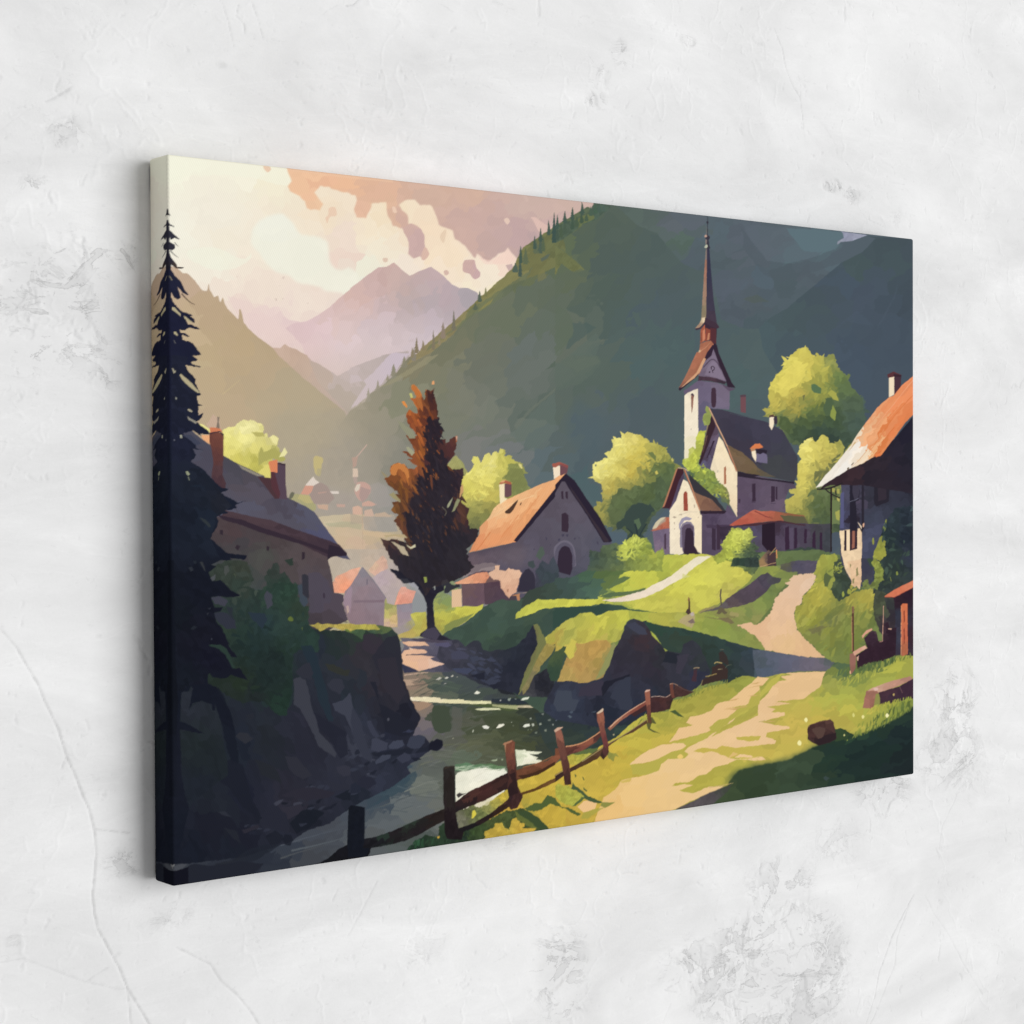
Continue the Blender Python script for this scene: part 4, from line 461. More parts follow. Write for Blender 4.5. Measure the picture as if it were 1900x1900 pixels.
L(37.2,'75707c',.8,'J 430 420 560 405',sm=False)
P(37.5, Gf('J 480 640 9a8f8c 600 580 a0996a 400 650 a0958a', q=6, j=.03), 'J 380 630 450 620 560 560 600 640 560 700 420 690', .6)
P(38, Gf('J 600 520 c0b955 650 500 b9b452 620 600 b5ad56 700 600 b3a54e 550 680 b7a257 500 700 b3a05e', q=6, j=.05, ax=2), 'J 555 500 600 485 700 480 710 570 720 640 660 700 560 725 450 720 450 690 560 650 600 600', .8)
P(38, Gf('J 850 500 c5c050 1000 480 c9c450 1100 470 c2bd4c 1200 430 c7c34f 900 580 bab64c 850 450 9ca054 1000 560 a8a448 820 600 a8a04a 900 660 8b8d4a 860 350 7f8d62 900 400 86975a', q=6, j=.05, ax=2.5, ang=-20), 'J 770 330 860 300 940 340 940 430 1100 430 1190 420 1230 400 1235 450 1150 520 1040 590 950 640 920 690 860 700 820 650 780 600', .8)
P(37.9, '828a80', 'J 790 330 860 300 945 290 945 440 800 490 780 420', .5)
P(38.5, '81894c', 'J 870 610 960 560 1050 530 1150 490 1080 560 950 640 880 670', .8)
# shed beside the middle house
P(55, Gf('J 1000 350 ddb892', q=0), 'J 940 280 1030 265 1035 430 940 440', .3); P(55.2, Gf('J 1100 300 6d5558 1200 330 67505a 1150 380 65505a', q=7, j=.03), 'J 1030 222 1240 212 1250 400 1180 430 1040 425', .3); P(55.2, Gf('J 1300 300 55434c 1380 350 4f3f4b 1350 200 523d48', q=7, j=.03), 'J 1240 212 1390 190 1395 250 1470 355 1440 420 1245 410', .3); P(55.1, '4b4049', 'J 1390 330 1480 340 1540 310 1540 370 1400 430 1390 400', .8)
P(55.4, Gf('J 1150 180 dd9672 1250 130 d68f6d 1100 210 dfa07b 1300 160 c07a5c', q=5, j=.05, ax=2), 'J 960 215 1060 170 1170 120 1270 110 1290 150 1250 212 1000 222', .3); P(55.3, '6f5553', 'J 1290 150 1400 180 1390 195 1250 212 1240 200', .3)
P(55.6, Gf('J 1450 150 deb192 1500 250 d9a789 1550 100 e0b596 1350 70 d8ae91 1420 300 cfa083', q=8, j=.03), 'J 1280 120 1340 90 1345 50 1390 45 1385 90 1440 100 1470 70 1520 90 1570 90 1588 120 1570 180 1550 260 1530 310 1475 335 1470 358 1440 320 1395 250 1390 190 1330 180 1290 140', 1.2, f=.25)
P(55.7, 'b07f66', 'J 1450 270 1468 265 1465 300 1450 290', .4); P(54, '8e7f80', 'J 1050 150 1150 80 1260 50 1340 60 1340 95 1250 100 1150 110 1060 160 1000 200', 1.5); P(54,'7a6c70','J 1080 50 1300 20 1380 50 1250 70 1120 120',1.5)
P(55.7, 'b87f58', 'J 1480 330 1570 310 1572 375 1550 375 1540 330', .4); L(55.8, '8a7d72', 1.6, 'J 1530 302 1600 305 1655 295', 1.2)
P(54.5, Gf('J 1640 150 35323f 1600 230 34303e', q=0), 'J 1550 290 1580 150 1620 90 1655 78 1700 120 1715 180 1710 300', .4); P(54.4, '414a4c', 'J 1650 20 1700 0 1720 60 1690 80 1650 50', .8)
P(53.8, Gf('J 1760 100 3c444b 1850 150 3b454a 1850 50 454b55 1700 200 3f3f4c', q=10, j=.04), 'J 1720 100 1780 0 1840 40 1880 -40 K 30 60 30 250 J 1700 330', 1.5)
# ---- right bank, hill below the church
HL = 'J 1240 430 1400 360 1560 380 1660 280 1900 190 K 0 170 150 160 300 90 500 20 700 -20 900 -60 1200 -40 1500 -40 1800 -60 1900 -80 M 1000 -100 1350 0 1900 200 1990 800 1990 2600 X 1100 1560 K 600 2600 0 2600 0 1500 J 1300 1100 1000 800 850 700 900 660 1050 590'
P(64, Gf('J 1100 650 3f5147 1300 600 3f5249 1500 550 405248 1350 780 37453f 1450 450 44564a 1700 350 3c463f 1600 650 3b4c42 1850 550 3f5148 K 100 480 36483f 100 600 3d4f46 200 250 435750 300 150 47604c 500 100 55683f 100 220 40504c 350 280 4a6355 600 350 a9b04b 900 600 aab24a J 1300 680 405443 1500 780 36463e 1700 500 435446', q=11, j=.05, ax=2.5, ang=-25), HL, 1.2)
P(64.2, Gf('J 1350 760 31363a 1500 850 2b2f3a 1300 850 33353f 1650 700 2b2d39 1700 900 282b36 1500 1000 272a36 1400 1100 2a2c38 1250 1000 33353f 1100 900 3a3b46 950 850 3e3d4a', q=10, j=.06), 'J 850 690 930 740 1000 740 1060 800 1150 740 1200 760 1230 830 1290 850 1370 830 1440 830 1540 790 1620 720 1700 600 1745 650 1740 800 1700 950 1600 1100 1560 1250 1200 1150 900 1000 800 900', 1.2)
# path to the church & meadow
P(64.5, Gf('K 700 100 c9c94f 900 50 c2c44c 800 200 c8c84f 600 250 b5bb4a 1000 100 a9b048 500 300 7f9050 1100 300 ccc752 1300 200 d0cd55 1500 100 cfcc58 1700 150 cac455 1400 350 c4c052 1000 400 c3be52 200 380 cdcb50 400 400 c5c44e 1200 450 bcb651 800 430 c4bf52 1750 200 b3b04e M 200 300 b5ad55', q=8, j=.05, ax=2.2, ang=-25), 'J 1530 550 1540 490 1680 390 1730 365 1900 365 K 0 360 200 360 400 365 400 340 500 290 470 270 570 200 600 140 700 80 760 30 850 0 900 -50 1400 -60 1640 0 1650 60 1820 70 1860 100 1810 190 1730 290 1620 340 1560 385 1450 430 1330 470 1310 500 1200 480 980 490 700 440 640 410 480 405 430 400 350 420 200 430 0 440 J 1880 445 1780 450 1700 490 1600 520', 1.2, f=.2)
P(64.6, '52664a', 'K 400 340 520 300 720 285 840 255 830 280 700 320 500 345', .6, a=.9); P(64.6, '5f7249', 'K 570 170 640 150 700 160 660 190 580 230 500 265 480 260', .6)
P(64.6, '83914b', 'K 720 50 830 10 800 40 720 90', .8, a=.8); P(64.6,'93994c','K 950 210 1040 150 1060 160 980 215',.6)
P(64.7, Gf('K 500 370 e4d0bd 800 320 e9d8c2 1000 220 eadcc4 1200 80 e9dcbe 1350 20 e6dcc0', q=6, j=.015, ax=2), 'K 430 370 600 345 720 310 830 280 900 230 980 200 1080 140 1200 50 1280 -10 1330 -40 1450 -40 1360 20 1260 90 1200 150 1080 220 960 290 840 340 700 380 560 388', .8)
P(64.75, 'cfcc84', 'K 1180 120 1260 150 1180 170', .6, a=.7)
L(65.5, '4a3330', 2.6, 'K 1240 350 1246 400 1242 470', 3.6, sm=False); P(65.5, '4a3a35', 'K 1210 480 1225 450 1255 450 1262 490 1235 505', .5); P(65.6,'8a5a45','K 1235 340 1245 345 1242 380 1232 375',.2)
P(65.4, 'b49d80', 'K 1140 570 1190 520 1230 500 1290 480 1300 540 1290 590 1270 630 1200 600', 1, a=.7); P(65.45,'7c6a62','K 1230 570 1280 540 1300 580 1260 590',.5); P(65.46,'b9a9a0','K 1250 490 1280 480 1290 510 1265 520',.4)
L(65.5, '5b5047', 2.4, 'M 90 265 84 330 92 420', 2.6, sm=False); P(65.5, '655c46', 'M 50 490 80 440 100 440 150 490 120 500 100 480 70 500', 1)
P(64.8, Gf('K 400 450 324740 600 440 3b5146', q=0), 'J 1900 460 K 0 440 200 430 380 425 430 400 620 420 680 450 900 480 980 488 900 492 700 465 640 460 560 465 480 480 400 510 340 490 250 480 200 510 100 560 0 640 J 1880 640 1880 480', .6)
P(65, Gf('K 600 550 bfbe4c 400 600 c2bc4c 200 550 b0ae4d 100 700 a5a54e 300 700 b9b04d 500 700 a9a84a 600 700 a8a64c 100 850 c9b854 450 800 b3a04f J 1850 720 b3ae4b 1880 800 b09a48 K 30 700 b3a24d 400 520 c3bf4e', q=8, j=.06, ax=2.5, ang=-55), 'J 1800 720 1900 650 K 0 640 100 560 200 520 230 490 330 485 380 515 440 500 500 470 680 465 690 540 640 600 630 660 610 720 560 760 500 780 400 1000 200 900 140 920 90 850 100 800 0 860 J 1900 780 1830 800', 1)
P(65.1, Gf('K 300 900 b08d4d 200 1000 b48e51 400 950 a98f4c 450 1050 98834d 500 950 83834e 400 780 ba944f 150 1080 b39855 300 1080 a98a50 350 850 b8934f', q=8, j=.05, ax=1.5, ang=-60), 'K 20 1130 60 1020 110 900 140 920 200 830 190 770 250 780 340 750 400 740 480 740 520 790 570 790 540 880 510 960 460 1050 440 1090 300 1135 220 1140 150 1120', .8)
P(65.15, '8c8e57', 'K 570 790 520 960 450 1060 370 1110 440 980 500 850 540 760', .8); P(65.16, 'c9bb52', 'K 85 850 120 800 150 730 200 760 170 850 180 890 135 920', .8)
P(65.05, '807f4a', 'J 1700 600 1740 590 1790 700 1820 780 1760 860 1700 1000 1660 1100 1620 1240 1560 1250 1600 1100 1680 900 1740 780', 1.2, a=.8); P(65.1, Gf('J 1850 850 9b8a4a 1750 950 93834a 1700 1050 7b7453 1740 1020 8b7d4d', q=6, j=.06), 'J 1820 770 1900 790 1880 850 1820 920 1770 980 1755 1030 1700 1080 1650 1200 1600 1250 1590 1200 1660 1080 1700 990 1750 880', .8)
P(65.06, Gf('J 1650 1150 3f3f46 1620 1220 454549 1750 1150 25262e', q=6, j=.08), 'J 1700 1080 1760 1040 1830 1000 1900 1000 1880 1280 1560 1260 1600 1180', 1); P(65.07, Gf('J 1850 1050 35483a 1800 900 4b5a3c', q=6), 'J 1900 850 K 80 800 100 850 60 980 20 1120 J 1860 1120 1820 1000 1850 920', 1.2)
P(65.2, Gf('K 800 800 35313a 700 700 35333c 650 900 32303a 800 750 3f3034 600 1000 33303c 900 1000 332f3a 1100 1000 363641 1000 1150 30303a 800 1200 31323f 600 1200 343745 300 1200 353644 100 1300 3a4050 200 1350 2f3443 400 1300 272935 1000 900 2f3036 1200 900 363741 1300 1100 303243 600 1300 333746 700 1350 2b2f3e 0 1350 343a4a J 1850 1250 30323f K 700 600 383c46 1300 950 33383b 500 1400 262b38 900 1300 272d39', q=12, j=.05), 'J 1880 1180 1900 1120 K 20 1130 150 1120 220 1140 300 1135 440 1090 500 980 550 830 600 740 640 650 640 610 690 550 730 540 810 570 850 560 900 700 1000 800 1020 850 1200 740 1300 740 1400 850 1450 1050 1300 1200 1000 1300 800 1450 480 1560 0 1480 J 1790 1400 1800 1330 1840 1260', .8)
P(65.25, '3f4552', 'K 20 1210 150 1210 160 1290 220 1300 180 1400 20 1400 J 1880 1330', 1); P(65.25, '3a3644', 'K 230 1180 430 1110 470 1150 440 1260 220 1260', 1); P(65.25, '363a48', 'K 550 1180 620 1100 700 1080 700 1260 720 1330 700 1390 600 1390 580 1300 510 1280', 1)
P(65.25, '242530', 'K 450 1130 600 1090 690 1060 690 1080 560 1130 500 1180 440 1270 430 1200', .8); P(65.25, '3f4150', 'K 660 600 740 570 830 630 860 690 780 690 700 640', .8); P(65.25,'3c3138','K 720 710 850 700 870 850 740 830',2,a=.6); P(65.25,'272a33','K 1040 850 1150 870 1120 960 1000 950',1.5); P(65.25,'3e3a47','K 1130 880 1240 870 1220 960 1160 1060 1120 1050',1.5,a=.7)
P(65.3, Gf('K 1100 700 2f423b 1000 750 33423b 1300 680 30423d 900 620 32493e 1500 800 31413d 1700 850 313e40 1600 1000 303b3a 1800 950 363f45 1200 750 37443a 1400 950 2c3935 1350 800 303c36 1850 850 33404a', q=12, j=.06, ax=2, ang=25), 'K 820 562 870 575 1000 610 1150 625 1300 660 1500 710 1640 760 1900 830 1920 1100 1860 1080 1740 1070 1600 1140 1450 1100 1430 1000 1390 900 1340 790 1280 740 1190 780 1170 860 1060 845 1010 820 930 700 870 640', .8)
P(65.31,'4c5a62','K 1860 900 1900 960 1900 1090 1850 1080',2,a=.8)
# olive grass between ponds & track
P(64.9, Gf('K 800 520 a9ac48 1000 560 b0ac4a 1200 500 a8a750 1500 600 8e9a48 1300 600 949d48 1700 700 84914a 1800 750 8c924b 1600 500 7f7b4c 1750 480 8f9350 1900 400 85924d M 300 600 7f8c4a 100 620 8a9a48 400 700 7f8847 200 520 a59a63 350 480 748149 500 350 6e7f46 550 250 6c7b48 200 450 8b9a4a 600 100 8b9448 700 50 7b8450 450 550 8a8a50', q=9, j=.04, ax=2, ang=20), 'K 690 470 980 488 1200 480 1310 500 1330 470 1560 390 1800 200 1860 100 M 400 60 600 50 1000 30 1000 130 760 180 700 220 620 300 560 420 450 560 400 620 500 830 300 800 0 700 K 1300 655 1150 625 1000 610 820 565 730 540 690 540', .8)
P(65.35, Gf('M 100 420 60595a 400 250 524652 500 200 4c4552 300 350 514650 600 170 4b4a4e 200 400 5b4e50', q=8, j=.05), 'K 1330 490 M 0 450 60 430 130 370 200 320 290 260 360 220 440 150 520 110 560 140 600 160 650 160 640 200 560 230 500 300 440 350 380 390 250 430 130 450 50 460', 1)
P(65.4, '705f4b', 'K 1380 520 1500 540 1620 530 M 150 530 200 560 215 580 180 590 80 550 0 540', .6, a=.7); P(65.34,'94805f','K 1320 490 1400 440 1460 430 1500 420 1440 460',.8,a=.7)
P(65.36, Gf('M 800 50 4f4b5c 900 30 565060 700 30 5b5a4b', q=6, j=.04), 'M 640 40 800 0 1000 0 960 115 800 130 720 110 640 80', 1)
P(65.37, '788449', 'M 560 150 640 100 800 110 790 130 740 180 620 160', 1, a=.8)
# sandy track
P(65.5, Gf('M 900 200 e1c0a2 700 300 e0bb9a 650 450 e1ba96 600 600 e2ba92 450 620 deb28a 700 750 dfb887 900 850 dcb286 850 150 dcb897', q=13, j=.015), 'M 960 115 970 180 930 240 850 330 840 400 790 430 770 480 780 560 800 640 850 710 930 780 980 830 1060 905 900 900 700 870 500 832 460 770 400 700 310 640 240 600 360 580 420 600 500 540 560 460 590 360 650 290 720 230 680 210 740 190 720 180 760 140', 1.4, f=.3)
P(65.6, Gf('M 550 900 5a6070 700 950 5f6072 900 970 696371 1000 980 6b6470 500 1050 525c6c 600 850 565c6b 1100 950 555b5c 480 950 4b545c', q=8, j=.03), 'M 380 830 500 835 700 870 900 900 1060 905 1150 940 1100 1000 1060 1025 800 1030 640 1050 500 1085 430 1080 400 1000', .6)
# lower grass
P(65.2, Gf('K 1200 1300 a09a42 1500 1250 a5a045 1700 1150 949743 1400 1400 aaa146 1000 1450 a39f44 900 1550 b5ad47 800 1650 bfae45 500 1800 c3a942 1300 1500 b3a64a 1000 1700 c0ab47 M 1000 1300 b3b04b 1100 1150 97994a 1200 1250 a9ac4a 900 1400 bfae50 800 1550 c4ad50 700 1750 bfad4e 1000 1450 bfab4b 1300 1400 b8b04b 1500 1100 a5a94a 1700 1000 b0b04a 1850 950 9fa148 1100 1050 7a8544 1300 1020 6f7f42 1500 950 56663f 1200 1000 51664a 1150 930 4a5c46 1400 1350 aeae4a 1700 1400 8a9440 1850 1300 7b8740 1200 1550 b3a54a 600 1850 bfad4e 300 1750 c0ae4e 1050 1680 a39d46 Q 300 900 c5aa45 100 1000 c3a63e 200 1150 c2a441 O 1700 900 c3a23c 1800 1200 c4a040 1300 1300 c09a3e Q 500 300 b3b348 1300 850 b3a946 1700 750 ada546', q=10, j=.045, ax=3, ang=-12), 'K 600 1610 700 1520 800 1450 880 1420 1050 1400 1090 1300 1240 1270 1380 1180 1600 1140 1740 1070 1860 1080 M 430 1080 640 1050 1060 1025 1140 940 1100 700 2000 600 2000 2000 Q 1900 1400 O 700 2000 700 1400 1300 1200 1540 850 1700 790 1900 690 Q 110 630 250 590 380 550 480 490 560 450', .9)
P(65.7, Gf('M 900 1100 e2bb88 700 1200 e3bb88 500 1350 e4bd8c 300 1500 e6c090 200 1600 e6c08e K 1300 1700 e8c48f 1000 1850 e8c48c Q 900 700 e8c388 700 900 e7c07f 500 1050 e6bb76 1000 950 e8c284 1200 700 e8c38a 1400 600 e6c18b', q=14, j=.012, ax=2.5, ang=-25),
 'M 690 1045 750 1060 640 1080 700 1110 630 1120 560 1170 530 1230 480 1280 400 1350 360 1360 340 1400 180 1490 140 1530 50 1590 0 1620 K 1900 1260 M 0 1640 Q 1880 240 1900 -10 1900 100 1740 200 1640 300 1500 380 1410 450 1350 480 1250 530 1180 590 1240 600 1200 640 1050 640 990 680 960 750 850 795 620 840 560 930 450 1000 420 1080 370 1220 340 1300 700 1300 1120 1110 1250 1040 1450 960 1600 900 1430 900 1280 965 1150 940 1280 890 1200 880 1080 900 1120 870 1250 860 1330 800 1400 790 1480 720 1600 690 1680 650 1900 630 M 200 1830 270 1800 370 1810 390 1830 470 1820 510 1850 400 1860 200 1845 450 1850 M 180 1840 0 1760 60 1750 230 1740 590 1700 600 1670 510 1640 520 1600 730 1560 720 1540 600 1530 460 1500 680 1440 680 1410 560 1410 600 1380 520 1360 740 1330 600 1310 850 1290 930 1230 1010 1180 1050 1050 1060 1028', .8)
for c_, s in (('b9b04e','M 0 1540 60 1480 230 1440 300 1370 350 1350 360 1310 480 1200 540 1120 640 1050 700 1050 640 1075 620 1120 540 1200 440 1290 400 1350 360 1360 340 1400 180 1490 140 1530 0 1590'),
 ('b0a94c','K 1430 1550 1500 1490 1600 1460 1700 1380 1720 1390 1640 1480 1560 1550 1510 1600 1450 1580'), ('bfae4e','M 230 1640 460 1630 440 1670 360 1680 240 1665'), ('c3ae4e','M -170 1770 -90 1740 50 1750 100 1720 230 1740 600 1760 560 1830 480 1820 390 1825 370 1805 270 1800 190 1840 0 1770 -80 1790'),
 ('b5aa4a','Q 700 700 850 690 950 640 1030 600 1050 580 1150 560 1200 570 1240 600 1200 640 1050 645 990 690 960 750 850 795 720 790'), ('b8ae4e','Q 1060 495 1190 480 1280 420 1400 405 1480 395 1440 420 1380 470 1250 510 1180 560 1110 560 1200 530 1210 500 1100 500'), ('cfb35c','Q 605 850 700 830 720 825 690 860 620 870')): P(65.8, c_, s, .8)
P(65.75, 'e6be88', 'M 480 1085 430 1080 380 1130 300 1190 480 1160 540 1090', .8); P(65.85, 'e6be88', 'K 1740 1200 1900 1080 1900 1290 1700 1370 1560 1500 1480 1560 1400 1600 1060 1690 1100 1630 1150 1560 1280 1530 1210 1510 1250 1450 1330 1440 1450 1400 1500 1330 1620 1300', .9)
P(65.86, 'b3a94c', 'K 1430 1550 1500 1490 1600 1460 1700 1380 1640 1360 1790 1340 1820 1260 1900 1200 1900 1330 1720 1420 1640 1480 1560 1550 1510 1600 1450 1580', .8); P(65.86, 'e8c28c', 'Q 690 700 750 640 870 560 1000 510 1190 495 1220 520 1180 550 1050 590 950 650 850 680', .8)
for s in ('M 300 1190 480 1155 470 1165', 'M 330 1255 440 1250 400 1262', 'M 130 1310 260 1280 230 1300', 'M 110 1380 260 1370 230 1390', 'M 560 1330 760 1310 640 1320', 'M 440 1500 600 1490 560 1500', 'M 370 1145 460 1130 420 1150', 'M 560 1170 650 1120 600 1150', 'Q 1590 170 1700 160 1800 150 1750 165'): P(65.9, 'c9a266', s, .4)
L(65.9,'a59a5a',1,'M 440 1500 480 1490 500 1480',.4); P(65.87,'d9b56f','M 200 1780 250 1800 150 1840',.8); B(65.95,'e9c56c','Q 1135 620 1165 600 1190 620 1175 640 1145 640',.3)
# big shadow lower right
P(66.5, Gf('M 1500 1700 20302e 1300 1800 202e2d 1800 1600 1f2b2d 1100 1800 25372e 1850 1850 1f272a 1400 1620 2b4032 900 1850 344333 700 1900 3a4a38 1700 1500 2b3d32 Q 1800 850 33422f 1600 900 3c4a33', q=14, j=.06, ax=2.5, ang=-15), 'Q 1130 1110 1300 1030 1600 890 1660 800 1720 740 1860 710 1950 690 M 700 1860 900 1760 1050 1690 1150 1660 1300 1640 1500 1570 1700 1480 1800 1420 1900 1330 2000 1300 2000 2200 300 2300 Q 1100 1300', 1.2, soft=1)
P(66.4, '4e5c3a', 'Q 1560 870 1660 760 1860 690 M 500 1880 800 1800 980 1710 1160 1640 1400 1600 1400 1650 1000 1750 500 1950', 2, soft=4, a=.7)
P(66.6, Gf('Q 1400 980 4f4a4c 1300 1040 565053 1600 900 42473f', q=6, j=.05), 'Q 1120 1108 1250 1050 1430 960 1600 895 1640 880 1600 950 1450 1080 1300 1100', .5, soft=.8); L(66.8, 'c9ac72', 1.6, 'Q 1430 910 1550 890 1655 868', .6); P(66.7,'45515a','M 1040 2020 1060 2000 1100 2020 1070 2050',.5,a=.5)
dabs(66.3, 'M 1300 1550 8b9440 1600 1500 5c6b3a 1800 1400 5c6c38', 'M 1300 1550 1500 1450 1800 1300 1900 1280 1900 1400 1600 1560 1300 1640', 60, 2.6, 31, ax=3, ang=-80, j=.1)
dabs(66.55, 'M 1300 1600 7f8a3e 1600 1500 5c6b3a 1800 1400 62723a 1100 1690 3f5034', 'M 1200 1640 1500 1530 1800 1390 1880 1330 1880 1380 1600 1550 1250 1680', 55, 2., 32, ax=4, ang=-78, j=.15)
dabs(66, 'M 1100 1050 7f8c46 1300 1020 62743f 1500 960 55673e 1700 900 5a6b40', 'M 1080 1050 1300 980 1500 930 1750 860 1750 920 1600 1000 1400 1060 1200 1100', 60, 2.4, 33, ax=3, ang=-75, j=.1)
dabs(66, 'M 1100 1150 97994a 1300 1100 a5a84a 1600 1020 b3b44c 1000 1250 a8a24c', 'M 950 1260 1050 1150 1300 1060 1700 970 1500 1080 1200 1200', 60, 2.2, 34, ax=3, ang=-70, j=.06)
for s, c_ in (('M 863 1480 880 1458 895 1480 880 1503','efe6a0'),('M 800 1690 818 1668 838 1690 830 1718 808 1712','efe6a0'),('M 1395 1450 1410 1435 1422 1450 1408 1470','e6dc90'),('M 1310 1435 1320 1415 1332 1440 1320 1455','d5cf78'),('M 1618 1440 1632 1418 1650 1440 1630 1460','f0e9b0'),('M 1685 1240 1700 1235 1700 1255 1688 1255','b9a060'),('M 1228 1620 1238 1612 1242 1628 1232 1632','cfc980'),('M 1285 1030 1300 1015 1306 1045 1290 1055','e9b98c')): B(67.5, c_, s, .2)
# rocks
P(67, Gf('M 950 1600 4a3230 1050 1550 47312f 1100 1500 523a35 1000 1680 352628 1130 1650 38282b', q=7, j=.08), 'M 893 1560 920 1525 1000 1495 1110 1475 1135 1500 1165 1650 1100 1690 1000 1720 930 1690 895 1660', .5); P(67.1,'55403a','M 930 1570 1010 1540 1060 1560 1040 1640 990 1660',1); P(67.1,'2f2327','M 960 1690 1060 1620 1160 1600 1160 1660 1000 1720',.8); L(67.2,'6b4a40',1,'M 897 1560 925 1525 1110 1476')
P(66.9, Gf('M 1200 1620 35472f 1300 1620 2e4030', q=6), 'M 1150 1570 1200 1558 1240 1575 1330 1620 1300 1660 1150 1680', 1)
P(67, Gf('M 1700 1150 bd8d78 1550 1190 c59a83 1800 1110 a97b6c', q=6, j=.04, ax=2, ang=-25), 'M 1435 1215 1500 1180 1700 1110 1850 1075 1875 1100 1750 1160 1560 1225', .5); P(67.1, Gf('M 1450 1300 a06c5c 1500 1250 9a6a5a 1520 1330 8d5f50', q=6, j=.05), 'M 1440 1210 1530 1210 1555 1225 1520 1330 1500 1380 1405 1370 1420 1290', .6)
P(67.1, Gf('M 1650 1230 47303b 1800 1180 3d2a38 1700 1280 3b2b38', q=6, j=.05), 'M 1555 1225 1750 1165 1872 1100 1990 1080 1990 1270 1800 1290 1680 1330 1560 1340', .6); B(67.3,'d9b3a5','M 1505 1185 1540 1180 1550 1200 1520 1210',.3); L(67.3,'7a5a58',.8,'M 1750 1170 1775 1230'); P(67.2,'8b8a4a','M 1530 1240 1560 1240 1570 1330 1510 1350',.8)
dabs(67.4, 'M 1450 1380 b5ab4a 1650 1320 a3a444 1800 1300 8f9a42', 'M 1400 1390 1500 1360 1600 1320 1700 1290 1850 1260 1870 1290 1700 1370 1500 1430 1400 1430', 60, 2.3, 35, ax=2.8, ang=-78, j=.08)
# bushes on the right slope
P(66.8, Gf('M 900 450 a39d45 1000 350 aaa043 1100 450 908f43 950 550 93953f 1000 280 b0a94a 850 560 9b9a48 1200 500 87884a 1300 350 9d9646 1450 350 aaa047 1400 500 8f9145 1250 600 7d8745 1100 700 84883f 950 720 858a48 1500 600 6f7c43 1300 750 75803f 1050 800 7f8a46 1200 850 6f7a42 1500 800 5e6e42 1600 500 55603f 1550 700 6b7a48 1100 550 6b7244 1000 630 787a48 1200 400 7f8444 1000 50 a5a54a 1100 30 9ca048 1080 150 8b9447', q=9, j=.07, ax=1.8, ang=-55), 'M 990 0 1040 -60 1150 -60 1250 60 1320 200 1300 300 1500 250 1600 350 1620 420 1580 450 1720 640 1760 880 1450 980 1150 950 1060 905 980 830 930 780 850 710 800 640 780 560 770 480 790 430 840 400 850 330 930 240 970 180 965 110', 1.8, f=.25)
dabs(66.9, 'M 900 450 a8a248 1000 350 b3a946 1100 450 84863f 950 550 8d8f3f 1000 250 b9b04c 1200 500 80824a 1300 350 a39b46 1450 350 b3a949 1250 600 7d8745 1100 700 84883f 1300 750 75803f 1500 600 68763f 1000 50 a5a54a 1100 150 7b8544', 'M 980 50 1100 0 1300 250 1550 260 1520 600 1400 850 1100 900 900 680 790 550 850 350', 110, 3.6, 36, ax=2.2, ang=-55, jit=5, j=.07)
P(67, Gf('M 1200 150 3b473b 1150 300 3f4c3d 1250 250 3a453c 1080 180 5a6644 1300 100 414840', q=7, j=.1), 'M 1130 100 1140 20 1180 -20 1230 0 1290 60 1310 150 1290 250 1310 300 1250 340 1190 380 1150 350 1110 270 1130 200 1150 190', 1.5, f=.3); P(67, '59643f', 'M 1045 140 1070 115 1115 150 1080 245 1050 240', 1); B(67.2, '979a44', 'M 1262 280 1280 262 1305 285 1290 310 1268 305', .5); B(67.2,'97a048','M 1210 310 1225 285 1235 320 1220 340',.4)
dabs(67.2, 'M 1200 80 8b9244 1200 200 4b5740', 'M 1140 50 1220 0 1240 60 1200 120 1140 120', 22, 2.2, 37, j=.12); P(67,'6b7440','M 1050 520 1150 440 1250 380 1230 430 1130 530 1060 580',1.5,a=.6); P(67,'6f6b48','M 900 640 1000 610 1080 610 1000 660 940 680',1,a=.7)
P(76.5, Gf('M 1350 100 e0bc96 1350 200 d9b38c', q=5, j=.04), 'M 1260 20 1395 -20 1392 210 1370 265 1350 235 1330 250 1300 230 1300 130', 1.2); 
for s in ('M 1345 80 1360 60 1365 130 1345 150', 'M 1310 170 1330 160 1325 210 1312 215', 'M 1285 30 1300 40 1290 70'): P(76.6, '8b8358', s, .6)
P(76.5, Gf('M 1420 100 3c3c4c 1450 200 45464f', q=6), 'M 1393 -20 1500 -20 1500 150 1440 220 1393 210', .6)
P(77.8, Gf('M 1550 50 838d42 1570 150 7b8440 1520 20 8b9142 1450 240 6b7542 1540 220 6d7840', q=6, j=.12), 'M 1480 10 1520 -30 1560 10 1600 100 1600 180 1560 200 1550 270 1500 260 1450 270 1400 250 1400 210 1450 170 1470 220 1510 190 1520 120 1510 60', 1.8, f=.3)
P(77.5, '3b4a3c', 'M 1440 -20 1520 0 1540 40 1500 60 1470 40', 1.5); L(77.9,'8b9448',.9,'M 1660 150 1672 195'); B(77.9,'7f8a44','M 1715 110 1728 100 1735 130 1720 135',.4)
